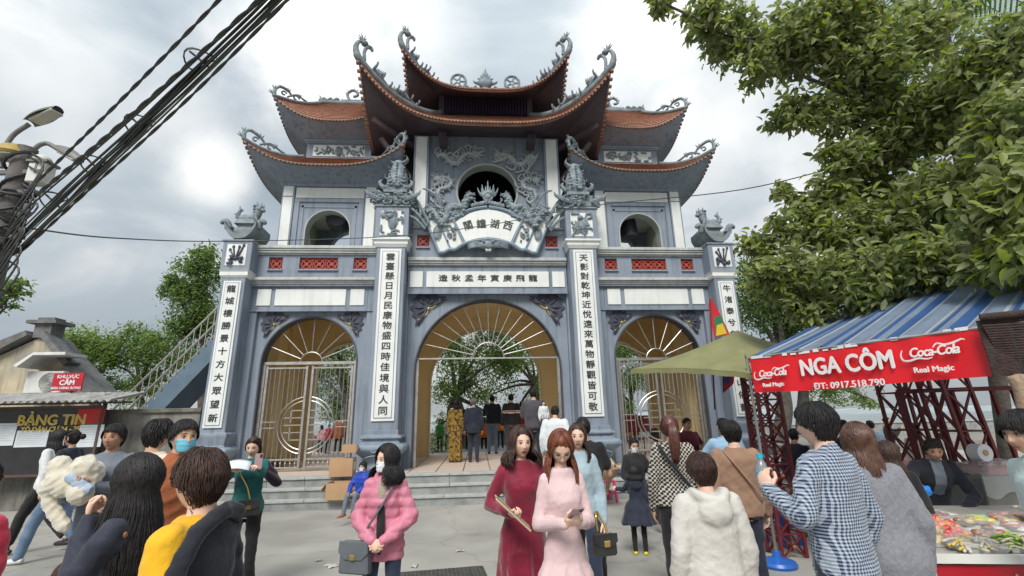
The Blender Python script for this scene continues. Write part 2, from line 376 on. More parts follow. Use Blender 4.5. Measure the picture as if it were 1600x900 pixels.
for s in (-1, 1):
    for x in (5.43, 3.31): lat(s*x, 5.615, .02)
    for k in range(3): lat(s*(4.04+k*.32), 5.615, .02)
    lat(s*1.71, 6.23, -.03)
    for a, b, z, y in ((5.24, 5.62, 5.45, -.05), (3.86, 4.86, 5.45, -.05), (3.12, 3.50, 5.45, -.05), (1.53, 1.89, 6.06, -.10)):
        m = MB(); m.box(s*a, s*b, y-.05, y, z-.035, z); m.build('lattice_sill', BLUEL, gate)

# spandrel ornaments: dark leaf bat with yellow stalks
def bat():
    m = MB()
    for k in range(7):
        a = radians(232-k*32.5); L = .52-.05*abs(k-3)*(.2 if k in (0, 6) else 1) + (.12 if k in (0, 6) else 0)
        p0 = Vector((0, 0, 0)); d = Vector((cos(a), 0, sin(a))); q = Vector((-sin(a), 0, cos(a)))*(.08 if k < 3 else -.08 if k > 3 else 0)
        m.tube(cr([p0+d*.10, p0+d*L*.55+q*.5+Vector((0, -.05, 0)), p0+d*L+q*1.4], 5), [.02, .03, .036, .04, .042, .04, .036, .03, .024, .016, .008], 6, flat=.8, up=(0, 1, 0))
    m.prism([(cos(radians(a))*l, sin(radians(a))*l) for a, l in ((236, .66), (222, .46), (205, .52), (192, .43), (178, .55), (165, .45), (150, .56), (135, .48), (120, .56), (105, .45), (92, .55), (78, .43), (65, .52), (48, .46), (34, .66), (30, .2), (135, .02), (240, .2))], -.03, .0)
    m.m = 1; m.ball((.015, -.05, -.015), .045, 8, 5)
    for s in (0, 1):
        f = (lambda x, z: (x, -.03, z)) if s else (lambda x, z: (-z, -.03, -x))
        m.tube(cr([f(.0, .0), f(.15, .03), f(.28, .16), f(.36, .30)], 5), .014, 5)
    return m.mesh('spandrel_ornament', [STATD, GOLDM], smooth=.8)
BAT = bat()
# the leaf points up-left at the left spandrel: place by its centre
for cx, dx, z, sc_ in ((0, 1.55, 4.45, .86), (-4.42, .93, 4.06, .62), (4.42, .93, 4.06, .62)):
    for s in (-1, 1): link('spandrel_ornament', BAT, gate, loc=(cx+s*dx, .10, z), scale=(-s*sc_*1.0, sc_, sc_))

# ------------------------------------------------------------------ inscribed pillars
def relief(mb, x0, x1, z0, z1, y, n, seed, r=.03):
    rd = random.Random(seed)
    for i in range(n):
        x, z = rd.uniform(x0, x1), rd.uniform(z0, z1); a = rd.uniform(0, 6.28); pts = []
        for k in range(5):
            pts.append((min(max(x, x0), x1), y-.012*rd.random(), min(max(z, z0), z1))); a += rd.uniform(-1.1, 1.1); L = .35*min(x1-x0, z1-z0); x += L*cos(a)*.5; z += L*sin(a)*.5
        mb.tube(cr(pts, 3), [r*(1-.7*abs(k/12-.4)) for k in range(13)], 5)
    return mb
def pillar(s, xi, xo, z0, ztop, yf, chars, pan0, pan1, csize):
    xc, hw = s*(xi+xo)/2, (xo-xi)/2
    p = link('pillar', MB().box(xc-hw, xc+hw, yf, .3 if hw < .32 else .55, z0, ztop).mesh('pillar', BLUE, bevel=.015), gate)
    ph = .26 if xo < 4 else .205
    pc = xc if xo > 4 else s*2.45
    m = MB(); m.box(pc-ph, pc+ph, yf-.035, yf, pan0, pan1); m.m = 1
    m.box(pc-ph*.80, pc+ph*.80, yf-.039, yf-.03, pan0+ph*.22, pan1-ph*.22); m.m = 0
    m.box(pc-ph*.74, pc+ph*.74, yf-.045, yf-.03, pan0+ph*.30, pan1-ph*.30); m.build('inscription_panel', [WHITE, BLUE], p)
    n = len(chars)
    for i, ch in enumerate(chars):
        z = lerp(pan1-csize*1.15, pan0+csize*1.05, i/(n-1))
        text_mesh('lettering', ch, csize, INK, p, ext=.006, pos=(pc, yf-.046, z), sx=1.12, bold=.004)
    return p, xc, hw
for s in (-1, 1):
    p, xc, hw = pillar(s, 2.10, 2.82, 1.45, 6.2, -.5, '雲臺懸日月民康物盛四時佳境與人同' if s < 0 else '天影對乾坤近悅遠來萬物靜觀皆可敬', 1.67, 5.85, .205)
    m = MB(); m.sqloft([(.37, .52, 5.90), (.42, .57, 5.98), (.42, .57, 6.04), (.47, .62, 6.08), (.47, .62, 6.13)], xc, 0); m.build('capital', WHITE, p)
    m = MB(); m.sqloft([(.42, .54, 6.13), (.42, .54, 7.0), (.46, .58, 7.0), (.46, .58, 7.05)], xc, 0); b_ = m.build('capital_block', BLUE, p, bevel=.01)
    m = MB(); m.box(xc-.29, xc+.29, -.552, -.53, 6.22, 6.88); m.m = 1
    relief(m, xc-.26, xc+.26, 6.25, 6.85, -.565, 16, 3+s, .035); m.ball((xc+.02, -.57, 6.55), (.12, .05, .2)); m.ball((xc-.04, -.6, 6.72), (.08, .06, .07)); m.build('relief_panel', [WHITE, STATG], b_, smooth=.8) if False else m.build('relief_panel', [WHITE, STATG], p, smooth=.8)
    # ring of small cloud dragons under the statue
    m = MB(); m.sqloft([(.38, .5, 7.05), (.42, .54, 7.12), (.36, .48, 7.36), (.38, .5, 7.42)], xc, 0)
    rd = random.Random(11+s)
    for k in range(46):
        f = rd.random(); side = rd.randrange(4)
        x, y = ((lerp(-.48, .48, f), -.58) if side < 2 else (-.5, lerp(-.55, .5, f)) if side == 2 else (.5, lerp(-.55, .5, f)))
        z = 7.1+rd.random()*.26; a = rd.uniform(0, 6.28)
        q = [(xc+x+.10*cos(a+k2*.9)*(1-k2*.12), y-.03*k2 % .06, z+.075*sin(a+k2*.9)*(1-k2*.12)) for k2 in range(6)]
        m.tube(q, [.03, .034, .03, .028, .022, .01], 5)
    for sx in (-1, 1): m.tube(cr([(xc+sx*.3, -.55, 7.2), (xc+sx*.5, -.62, 7.25), (xc+sx*.66, -.6, 7.36), (xc+sx*.7, -.6, 7.46)], 4), [.06]*6+[.05, .045, .04, .03, .02, .02, .01], 6)
    m.build('dragon_capital', STATG, p, smooth=.9)
    # upright carp statue, belly to the street, tail lobes up
    m = MB(); xs_ = s*2.42; yb = -.28
    m.sqloft([(.30, .28, 7.42), (.30, .28, 7.50), (.24, .22, 7.52), (.26, .24, 7.58)], xs_, yb)
    m.lathe([(.16, 7.56), (.25, 7.66), (.285, 7.82), (.27, 8.0), (.20, 8.2), (.145, 8.36), (.12, 8.46)], (xs_, yb, 0), 14, sy=.8)
    for k in range(9): m.ball((xs_, yb-.22+abs(k-3)*.012, 7.62+k*.09), (.045-.002*k, .04, .032), 6, 4)
    for sx in (-1, 1):
        m.tube(cr([(xs_+sx*.03, yb, 8.35), (xs_+sx*.16, yb, 8.42), (xs_+sx*.24, yb, 8.52), (xs_+sx*.20, yb-.03, 8.66)], 4), [.10, .10, .1, .095, .09, .085, .08, .075, .065, .055, .04, .02, .01], 7, flat=.6)
        m.tube(cr([(xs_+sx*.2, yb-.1, 7.62), (xs_+sx*.34, yb-.18, 7.6), (xs_+sx*.42, yb-.2, 7.72), (xs_+sx*.36, yb-.2, 7.80)], 4), [.06, .07, .075, .07, .07, .06, .055, .05, .045, .04, .03, .02, .01], 6)
        for k in range(6): m.tube(cr([(xs_+sx*(.10+.02*k), yb-.2, 7.68+k*.1), (xs_+sx*(.2-.004*k), yb-.2+.02*k, 7.66+k*.1), (xs_+sx*(.25-.014*k*k*.3), yb-.1, 7.74+k*.1)], 3), [.02]*6+[.008], 5)
        m.tube(cr([(xs_+sx*.22, yb, 7.9), (xs_+sx*.33, yb+.03, 8.0), (xs_+sx*.30, yb, 8.12)], 4), [.05, .05, .05, .045, .04, .035, .025, .015, .01], 5, flat=.4)
    rd = random.Random(5)
    for k in range(14): a = rd.uniform(0, 6.28); m.ball((xs_+.28*cos(a), yb+.24*sin(a)-.05, 7.6+rd.random()*.08), .05, 6, 4)
    m.build('carp_statue', STATG, p, smooth=.9)
    # moulded plinth and bulging base
    m = MB(); m.sqloft([(.44, .62, 1.14), (.44, .62, 1.20), (.40, .58, 1.22), (.40, .58, 1.27), (.46, .64, 1.29), (.46, .64, 1.33), (.38, .55, 1.37), (.38, .55, 1.47)], xc, 0); m.build('plinth', BLUE, p, bevel=.006)
    m = MB()
    prof = [(.36, .52, PZ+.02), (.42, .60, PZ+.06), (.36, .54, PZ+.12), (.34, .51, PZ+.2), (.38, .56, PZ+.30), (.46, .66, PZ+.38), (.535, .75, PZ+.45), (.55, .77, PZ+.52), (.53, .75, PZ+.575), (.46, .66, PZ+.60)]
    m.sqloft(prof, xc, -.05); b = m.build('bulging_base', BLUEL, p, bevel=.05, smooth=.9)
    m = MB()
    for sx in (-1, 1):
        sp = [(xc+sx*(.12+.30*math.exp(-t*.35)*cos(t)), -.785, PZ+.46+.12*math.exp(-t*.3)*sin(t)) for t in np.linspace(2.6, 9, 22)]
        m.tube(sp, .018, 5)
        m.tube(cr([(xc+sx*.02, -.74, PZ+.36), (xc+sx*.2, -.72, PZ+.34), (xc+sx*.34, -.66, PZ+.28), (xc+sx*.30, -.6, PZ+.2)], 4), .018, 5)
    m.tube(cr([(xc-.35, -.78, PZ+.53), (xc-.15, -.79, PZ+.47), (xc, -.79, PZ+.5), (xc+.15, -.79, PZ+.47), (xc+.35, -.78, PZ+.53)], 5), .02, 5)
    m.build('carved_scroll', BLUEL, p, smooth=True)
    # outer pillar
    p, xc, hw = pillar(s, 5.93, 6.49, 1.45, 5.45, -.42, '龍城樓勝景十方大眾望新' if s < 0 else '牛渚泰兮名勝古跡山依舊', 1.60, 5.03, .19)
    m = MB(); m.sqloft([(.30, .40, 5.12), (.33, .44, 5.17), (.33, .44, 5.26), (.36, .47, 5.30)], xc, -.03); m.build('capital', WHITE, p)
    m = MB(); m.sqloft([(.35, .43, 5.30), (.35, .43, 6.04), (.38, .46, 6.05), (.38, .46, 6.10)], xc, -.03); m.build('capital_block', BLUE, p, bevel=.012)
    m = MB(); m.box(xc-.235, xc+.235, -.475, -.45, 5.42, 5.97); m.m = 1
    for k, (dx, dz) in enumerate(((-.08, .2), (.06, .2), (.16, .24), (-.15, .12))): m.tube(cr([(xc, -.49, 5.55), (xc+dx*.4, -.5, 5.66), (xc+dx, -.49, 5.70+dz)], 4), [.018]*8+[.008], 5); m.ball((xc+dx, -.49, 5.70+dz), (.035, .02, .045), 6, 4)
    relief(m, xc-.16, xc+.16, 5.47, 5.66, -.49, 9, 9+s, .04); m.ball((xc-.02, -.49, 5.6), (.12, .03, .05), 8, 4); m.build('relief_panel', [WHITE, STATD], p, smooth=.8)
    # boat shaped urn with curled ends, stepped pedestal
    def boat(u, v):
        x = lerp(-1, 1, u); zz = 6.12+.34*abs(x)**2.6
        return (xc+x*.38*(1-.10*v), lerp(-.5, .44, v), zz)
    m = MB(); m.sheetsolid(boat, 18, 1, lambda u, v: (0, 0, .12+.02*abs(u-.5)))
    for sx in (-1, 1): m.tube(cr([(xc+sx*.36, -.30, 6.46), (xc+sx*.39, -.32, 6.58), (xc+sx*.44, -.34, 6.64), (xc+sx*.51, -.34, 6.61), (xc+sx*.50, -.34, 6.56)], 4), [.10, .10, .095, .09, .09, .085, .08, .08, .075, .07, .07, .07, .065, .06, .05, .04, .03], 8)
    m.lathe([(.30, 6.2), (.34, 6.42), (.33, 6.5), (.26, 6.53), (.26, 6.6), (.29, 6.62), (.29, 6.70), (.25, 6.72), (.25, 6.78), (.36, 6.620), (.36, 6.623), (.26, 6.625)], (xc+.02*s, -.03, 0), 4, rot=pi/4)
    m.build('boat_urn', RIDGE, p, bevel=.008, smooth=.7)
    m = MB(); q = -s   # lion-dog facing inwards
    def P(x, y, z): return (xc+.03*s+q*x, -.03+y, 6.625+z)
    m.tube(cr([P(-.20, 0, .14), P(-.08, 0, .20), P(.06, 0, .20), P(.16, 0, .30), P(.20, 0, .44)], 4), [.12, .14, .15, .15, .14, .13, .125, .125, .13, .13, .12, .12, .115, .11, .11, .11, .10], 9)
    m.ball(P(.22, 0, .50), (.12, .10, .11)); m.ball(P(.31, 0, .46), (.08, .07, .06))
    for a in (-.07, .07):
        m.tube([P(.20, a, .56), P(.17, a, .68)], [.035, .008], 5); m.tube(cr([P(.18, a, .26), P(.22, a, .12), P(.26, a, .03)], 3), .045, 6); m.tube(cr([P(-.18, a, .16), P(-.24, a, .08), P(-.10, a, .03)], 3), .05, 6)
        m.tube([P(.29, a*.8, .55), P(.30, a, .66)], [.03, .008], 5)
    for k in range(5): m.ball(P(.13+.01*k, 0, .56-.09*k), (.06, .13, .055), 8, 5)
    m.tube(cr([P(-.22, 0, .18), P(-.30, 0, .32), P(-.26, 0, .44), P(-.20, 0, .50)], 4), [.06]*6+[.045]*4+[.03, .02, .01], 6)
    for dx, dz, ex, ez in ((-.29, .34, -.40, .36), (-.27, .42, -.16, .46), (-.26, .44, -.28, .58), (-.28, .28, -.36, .24)): m.tube([P(dx, 0, dz), P(ex, 0, ez)], [.035, .01], 5)
    m.build('lion_statue', STATG, p, smooth=.9)
    m = MB(); m.sqloft([(.34, .46, 1.14), (.34, .46, 1.2), (.31, .43, 1.22), (.36, .48, 1.42), (.36, .48, 1.46), (.30, .40, 1.5)], xc, -.03); m.build('plinth', BLUE, p)
    m = MB(); m.sqloft([(hx*.8, hy*.72, z) for hx, hy, z in prof], xc, -.05); m.build('bulging_base', BLUEL, p, bevel=.04, smooth=.9)

# ------------------------------------------------------------------ steel gates and fanlights
def fanlight(cx, r, zs, rail_z, hub, n, parent, y):
    m = MB(); R_ = r-.04
    hb = .018 if r > 1.5 else .035; m.box(cx-r+.04, cx+r-.04, y-.03, y+.03, rail_z-hb, rail_z+hb)
    m.tube([(cx-hub*cos(pi*k/16), y, rail_z+hub*sin(pi*k/16)) for k in range(17)], .018, 6)
    for k in range(n):
        a = pi*(k+1)/(n+1)
        # distance from the hub centre to the arch
        dx, dz = cos(a), sin(a); c0 = rail_z-zs; t = -c0*dz+sqrt(max(0, (c0*dz)**2-(c0*c0-R_*R_)))
        m.tube([(cx+hub*dx, y, rail_z+hub*dz), (cx+t*dx, y, rail_z+t*dz)], .013, 6)
    m.build('fanlight_grille', STEEL, parent, smooth=.7)
def jambs(cx, r, parent, y, ztop):
    m = MB()
    for s in (-1, 1): m.box(cx+s*(r-.04), cx+s*(r-.11), y-.04, y+.04, PZ, ztop); 
    m.build('gate_frame', STEEL, parent)
fanlight(0, 1.87, 2.83, 3.17, .40, 13, gate, .25); jambs(0, 1.87, gate, .25, 3.14)
for cx, side in ((-4.42, 'l'), (4.42, 'r')):
    fanlight(cx, 1.17, 3.10, 3.10, .27, 7, gate, .25); jambs(cx, 1.17, gate, .25, 3.06)
    for s in (-1, 1):
        leaf = link('gate_leaf', None, gate, loc=(cx, .25, 0))
        m = MB(); x0, x1 = s*.04, s*1.05
        m.box(x0, x0+s*.06, -.03, .03, PZ+.05, 3.03); m.box(x1-s*.06, x1, -.03, .03, PZ+.05, 3.03)
        for z in (PZ+.08, PZ+.26, 2.98): m.box(x0, x1, -.02, .02, z-.02, z+.02)
        for z in (1.56, 1.70): m.box(s*.72, x1, -.014, .014, z-.012, z+.012)
        m.build('leaf_frame', STEEL, leaf, bevel=.005)
        for k in range(8):
            x = s*(.155+k*.112); zc, rr = 1.62, .66
            bm_ = MB()
            if abs(x) < rr: h = sqrt(rr*rr-x*x); bm_.tube([(x, 0, PZ+.26), (x, 0, zc-h)], .012, 6); bm_.tube([(x, 0, zc+h), (x, 0, 2.97)], .012, 6)
            else: bm_.tube([(x, 0, PZ+.26), (x, 0, 2.97)], .012, 6)
            bm_.build('bar', STEEL, leaf, smooth=.7)
            m = MB(); m.tube([(x, 0, PZ+.08), (x, 0, PZ+.26)], .012, 5); m.ball((x, 0, PZ+.17), .028, 6, 4); m.build('bar', STEEL, leaf, smooth=.7)
        m = MB()
        a0 = -pi/2 if s > 0 else pi/2
        for rr in (.66, .57): m.tube([(rr*cos(a0+pi*k/22), 0, 1.62+rr*sin(a0+pi*k/22)) for k in range(1, 22)], .016, 6)
        for dz in (-.34, -.17, 0, .17, .34): m.box(s*.10, s*(.50 if abs(dz) < .3 else .36), -.012, .012, 1.62+dz-.014, 1.62+dz+.014)
        for dz in (-1, 1): m.box(s*.34, s*.365, -.012, .012, 1.62+dz*.05, 1.62+dz*.34)
        m.build('round_emblem', STEEL, leaf, smooth=.7)
# ------------------------------------------------------------------ towers
def eave_lift(s, p=3.4): return abs(s)**p
def roof(parent, cx, cy, a, b, ze, lift, flare, ia, ib, zi, ua, ub, zu, under, conc=1.25, p=3.4, edge=.08, tile_d=.12, fascia=None, ridge_half=None, surf=TILE, bulge=0, lip=.045):
    """concave hip roof skirt: eave rectangle (a,b) rising by `lift` at the corners, inner rectangle (ia,ib) at zi,
    soffit from the eave in to (ua,ub) at zu"""
    NS, NV = 28, 8
    def per(side, s, A, B, fl):
        k = 1+fl*abs(s)**4
        if side == 0: return (s*A*k, -B*k)
        if side == 1: return (A*k, s*B*k)
        if side == 2: return (-s*A*k, B*k)
        return (-A*k, -s*B*k)
    top = link('roof_tier', None, parent)
    m = MB(); u_ = MB(); e_ = MB()
    for side in range(4):
        def f(u, v, side=side):
            s = 2*u-1; x0, y0 = per(side, s, a, b, flare); x1, y1 = per(side, s, ia, ib, 0)
            z0_ = ze+lift*eave_lift(s, p); g = v**conc
            return (cx+lerp(x0, x1, v), cy+lerp(y0, y1, v), lerp(z0_, zi, g) if lift == 0 else ze+(zi-ze)*g+lift*eave_lift(s, p)*(1-v)**1.8)
        def g_(u, v, side=side):
            s = 2*u-1; x0, y0 = per(side, s, a*.985, b*.985, flare); x1, y1 = per(side, s, ua, ub, 0)
            return (cx+lerp(x0, x1, v), cy+lerp(y0, y1, v), ze-edge+(zu-ze+edge)*(v**(1/(1+bulge)) if bulge else v)+lift*eave_lift(s, p)*(1-v)**1.6)
        m.grid(f, NS, NV); u_.grid(g_, NS, NV)
        # fascia strip between the two
        P_ = [f(i/NS, 0) for i in range(NS+1)]; Q = [g_(i/NS, 0) for i in range(NS+1)]
        e_.add(P_+Q, [(i, i+1, i+NS+2, i+NS+1) for i in range(NS)])
    m.build('roof_surface', surf, top, smooth=.7); u_.build('soffit', under, top, smooth=.5)
    e_.build('eave_board', fascia or TILE, top, smooth=.5)
    # rows of tile ends
    t = MB(); seg = 0
    for side in range(4):
        L = 2*(a if side % 2 == 0 else b)*1.05+lift*.8; n = int(L/tile_d)
        for i in range(n):
            s = -1+2*(i+.5)/n; x0, y0 = per(side, s, a*1.012, b*1.012, flare)
            z = ze+lift*eave_lift(s, p); ds = .02; z2 = ze+lift*eave_lift(s+ds, p); x2, y2 = per(side, s+ds, a*1.012, b*1.012, flare)
            d = Vector((x2-x0, y2-y0, z2-z)).normalized(); nrm = Vector(((0, -1, 0), (1, 0, 0), (0, 1, 0), (-1, 0, 0))[side]); up = d.cross(nrm); up = up if up.z > 0 else -up
            c = Vector((cx+x0, cy+y0, z)); w_ = tile_d*.46
            A_ = [c-d*w_+up*.02, c-d*w_*.6-up*lip, c-up*lip*1.35, c+d*w_*.6-up*lip, c+d*w_+up*.02]
            A_ = [q+nrm*.015 for q in A_]; B_ = [q-nrm*.10 for q in A_]
            t.add(A_+B_, [(0, 1, 2, 3, 4), (9, 8, 7, 6, 5), (0, 5, 6, 1), (1, 6, 7, 2), (2, 7, 8, 3), (3, 8, 9, 4), (4, 9, 5, 0)])
    t.build('tile_ends', fascia if fascia is not TILE and fascia else TILE, top, kind='stuff')
    # tile courses on the slopes
    t = MB()
    for side in (0, 1, 3, 2):
        for j in range(1, 15):
            v = j/15; n = 22; P_ = []
            for i in range(n+1):
                s = -1+2*i/n; x0, y0 = per(side, s, a, b, flare); x1, y1 = per(side, s, ia, ib, 0)
                P_.append((cx+lerp(x0, x1, v), cy+lerp(y0, y1, v), ze+(zi-ze)*v**conc+lift*eave_lift(s, p)*(1-v)**1.8+.012))
            t.tube(P_, .014, 3, cap=False)
    t.build('tile_courses', TILE, top, kind='stuff')
    # hip ridges running out into upswept horns
    return top, per
def hips(top, cx, cy, a, b, ze, lift, flare, ia, ib, zi, conc, horn, r0, corners, hornmat=RIDGE, p=3.4, curl=True, head=True, orn=0):
    for sx, sy in corners:
        m = MB(); pts = []; k = 1+flare
        for i in range(13):
            v = 1-i/12; x = lerp(a*k, ia, v); y = lerp(b*k, ib, v)
            pts.append(Vector((cx+sx*x, cy+sy*y, ze+(zi-ze)*v**conc+lift*(1-v)**1.8+r0*.7)))
        c = pts[-1]; out_ = Vector((sx*a, sy*b, 0)).normalized()
        for t_ in (.25, .5, .75, 1.0): pts.append(c+out_*horn*(.20*sin(t_*2.6))+Vector((0, 0, horn*t_)))
        if curl:
            e = pts[-1]; pts += [e-out_*horn*.12+Vector((0, 0, horn*.16)), e-out_*horn*.30+Vector((0, 0, horn*.18))]
        n = len(pts); rr = [r0*(1.0 if i < 12 else max(.35, 1-.12*(i-12))) for i in range(n)]
        m.tube(cr(pts, 3), [rr[min(i//3, n-1)] for i in range((n-1)*3+1)], 8)
        if head:
            e = pts[-1]; q = -out_
            m.ball(e+q*.06, (.10, .10, .085), 8, 6); m.ball(e+q*.17+Vector((0, 0, -.04)), (.07, .07, .05), 8, 5)
            for kk in range(7):
                a_ = -.3+kk*.42; m.tube([e+Vector((0, 0, .03)), e+(q*cos(a_)*-.16+Vector((0, 0, .07+.20*sin(a_*.8+.5))))+Vector((.03*(kk % 2), .03*((kk+1) % 2), 0))], [.035, .006], 5)
            m.tube([e+q*.2, e+q*.28+Vector((0, 0, .03))], [.03, .008], 5)
        m.build('hip_ridge', hornmat, top, smooth=.9)
        if orn:
            m = MB(); base = [pts[i] for i in range(3, 13)]
            up = Vector((0, 0, 1))
            if orn == 2:   # dragon riding the hip
                i0 = 7; body = []
                for i in range(9):
                    q = base[max(0, 8-i)] ; body.append(q+up*(.16+.09*sin(i*1.6)))
                m.tube(cr(body[1:8], 4), [.05+.035*sin(pi*k/24) for k in range(25)], 7)
                for i in range(1, 8): 
                    bb = body[i]; m.tube([bb, bb+up*.16+out_*.05*(-1)**i], [.04, .008], 5); m.tube(cr([bb, bb-up*.10+out_*.06, bb-up*.2], 3), [.03]*6+[.015], 5)
                    m.tube(cr([bb, bb+Vector((-sy*.1, sx*.1, .02)), bb+Vector((-sy*.14, sx*.14, .12))], 3), [.03]*6+[.008], 5); m.tube(cr([bb, bb-Vector((-sy*.1, sx*.1, .02)), bb-Vector((-sy*.14, sx*.14, -.12))], 3), [.03]*6+[.008], 5)
                hh = body[2]+up*.14; m.ball(hh, .085, 8, 6); m.ball(hh+out_*.09, .055, 8, 5)
                for kk in range(5): m.tube([hh, hh+up*.16-out_*(.12-.07*kk)], [.03, .006], 5)
                # curl behind the horn
                g = base[-1]-out_*.18; m.tube(cr([g, g+up*.3+out_*.02, g+up*.48-out_*.06, g+up*.5-out_*.17, g+up*.42-out_*.2], 4), [.05]*8+[.055]*4+[.05, .05, .045, .04, .03], 7)
            else:        # pierced cloud scroll along the hip
                def scr(c0, R_, turns, s0, dirn): return [c0+(-out_)*dirn*(R_*(1-k/26)*cos(s0+turns*k/20))+up*(R_*(1-k/26)*sin(s0+turns*k/20)) for k in range(21)]
                g = base[-2]
                m.tube(cr([base[-1]+up*.05, base[-1]+up*.22+out_*.0, base[-2]+up*.36, base[-4]+up*.30, base[-5]+up*.14], 4), [.035]*6+[.045]*6+[.035]*5, 6)
                m.tube(scr(base[-3]+up*.17, .09, 5.5, .5, 1), .026, 5)
                m.tube(scr(base[-6]+up*.12, .11, 5.0, .2, 1), .028, 5)
                m.tube(cr([base[-4]+up*.1, base[-6]+up*.24, base[-8]+up*.12, base[-9]+up*.06], 4), [.03]*12+[.02], 6)
                for q, l in ((base[-1]+up*.22, .14), (base[-4]+up*.28, .16), (base[-7]+up*.2, .10)): 
                    for kk in (-.5, .2, .9): m.tube([q, q+up*l*cos(kk)+out_*l*sin(kk)], [.035, .007], 5)
                e = base[-1]
                for kk in (-.2, .35, .9, 1.4): m.tube([e+up*.05+out_*.02, e+up*(.05+.17*cos(kk))+out_*(.02+.17*sin(kk))], [.035, .008], 5)
            m.build('hip_ornament', STATG, top, smooth=.9)
EDGE2 = mat('weathered_orange_eave', (.30, .145, .085), (.17, .10, .075), ns=6, bump=.4)
EDGE = mat('weathered_brown_eave', (.24, .15, .115), (.15, .12, .105), ns=7, bump=.4)
CORN = [(-1, -1), (1, -1), (1, 1), (-1, 1)]
# --- central tower
ct = link('central_tower', None, gate)
TY, TB = 1.85, 1.5
m = MB(); cxr, czr, rr = 0, 7.94, .86
ring = [(cxr+rr*sin(2*pi*k/40), czr-rr*cos(2*pi*k/40)) for k in range(41)]
poly = [(0, 6.4), (1.66, 6.4), (1.66, 9.75), (-1.66, 9.75), (-1.66, 6.4)]
m.prism([(-1.66, 6.4), (-.001, 6.4)]+[(x-.001 if k == 0 else x, z) for k, (x, z) in enumerate(ring[::-1])]+[(.001, 6.4), (1.66, 6.4), (1.66, 9.75), (-1.66, 9.75)], .38, .55)
m.build('tower_wall', BLUE, ct)
m = MB()
for k in range(40):
    a, b = 2*pi*k/40, 2*pi*(k+1)/40
    for r0, r1, y0, y1 in ((rr-.02, rr+.035, .35, .70),):
        vs = [(r*sin(t), y, czr-r*cos(t)) for t in (a, b) for r in (r0, r1) for y in (y0, y1)]
        m.add(vs, [(0, 2, 6, 4), (0, 4, 5, 1), (2, 3, 7, 6), (1, 5, 7, 3)])
m.build('round_window_frame', mat('cream_reveal', (.40, .43, .40)), ct, smooth=.6)
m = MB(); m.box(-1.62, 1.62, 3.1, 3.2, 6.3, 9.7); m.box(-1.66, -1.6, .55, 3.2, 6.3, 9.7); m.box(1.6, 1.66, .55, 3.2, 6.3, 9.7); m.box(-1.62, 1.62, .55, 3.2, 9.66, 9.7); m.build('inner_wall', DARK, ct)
for s in (-1, 1):
    m = MB(); m.box(s*1.66, s*2.09, .22, .62, 6.3, 9.62); m.m = 1; m.box(s*1.71, s*2.04, .205, .23, 6.3, 9.58); m.build('tower_column', [BLUE, WHITE], ct, bevel=.01)
    m = MB(); m.box(s*1.7, s*2.05, 2.9, 3.3, 6.0, 9.62); m.build('tower_column', BLUE, ct)
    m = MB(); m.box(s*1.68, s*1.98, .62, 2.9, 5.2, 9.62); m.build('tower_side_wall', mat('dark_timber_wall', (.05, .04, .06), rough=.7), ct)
    m = MB(); m.bar((s*2.05, .5, 8.2), (s*3.0, .0, 9.35), .10, .12); m.bar((s*2.05, .4, 9.3), (s*3.2, -.3, 9.75), .12, .14); m.build('eave_bracket', WOOD, ct)
    for yy, zz in ((-.1, 9.35),): m = MB(); m.box(s*1.25-.11, s*1.25+.11, -.35, .2, 9.18, 9.38); m.m = 1; m.box(s*1.25-.08, s*1.25+.08, -.36, -.34, 9.2, 9.36); m.build('beam_end', [WOOD, STATD], ct)
    # moulded dragons around the round window
    m = MB()
    def D(pts, r0, seed):
        c = cr([(s*x, .33, z) for x, z in pts], 7); n = len(c)
        m.tube(c, [r0*(.35+.65*sin(pi*min(1, .12+k/n*.9))) for k in range(n)], 7)
        rd = random.Random(seed)
        for k in range(1, n-1, 2):
            t = (c[k+1]-c[k-1]).normalized(); q = Vector((-t.z, 0, t.x)); sg = 1 if (k//2) % 2 else -1
            m.tube([c[k], c[k]+q*sg*r0*2.0+Vector((0, -.03, 0))], [r0*.55, .006], 4)
            if k % 4 == 1: m.tube(cr([c[k], c[k]+q*-sg*r0*2.2, c[k]+q*-sg*r0*2.6+t*r0*2, c[k]+q*-sg*r0*1.8+t*r0*3], 3), [r0*.4]*9+[.008], 5)
        h = c[-1]; m.ball(h, (r0*1.7, .05, r0*1.4), 8, 6)
        for k in range(9): a = rd.uniform(0, 6.28); m.tube([h, h+Vector((cos(a)*r0*3.6, -.03, sin(a)*r0*3.0))], [r0*.5, .006], 4)
    D([(1.45, 9.02), (1.25, 9.08), (1.08, 8.86), (.86, 8.80), (.74, 9.0), (.55, 9.14), (.33, 9.12)], .085, 2)
    D([(1.2, 7.55), (1.38, 7.72), (1.34, 7.95), (1.12, 8.02), (1.02, 8.2), (1.2, 8.35), (1.42, 8.3)], .072, 4)
    D([(1.5, 7.05), (1.35, 7.22), (1.15, 7.15), (1.0, 7.0)], .065, 6)
    for (x, z, R_) in ((1.48, 8.6, .08), (1.2, 8.5, .06), (1.5, 7.5, .07), (1.1, 7.4, .06), (.5, 8.9, .05), (1.45, 7.9, .05)):
        m.tube([(s*(x+R_*(1-k/22)*cos(k*.42)), .34, z+R_*(1-k/22)*sin(k*.42)) for k in range(20)], .016, 4)
    # rays engraved above the dragons
    for k in range(10): a = radians(20+k*14); m.bar((s*.45+.16*cos(a), .375, 9.2+.1*sin(a)), (s*.45+.42*cos(a), .375, 9.2+.34*sin(a)), .012)
    m.build('dragon_relief', mat('pale_relief_stucco', (.44, .47, .47), (.27, .31, .35), ns=12, bump=.5, bs=35), ct, smooth=.9)
RA, RB = 3.36, 2.75
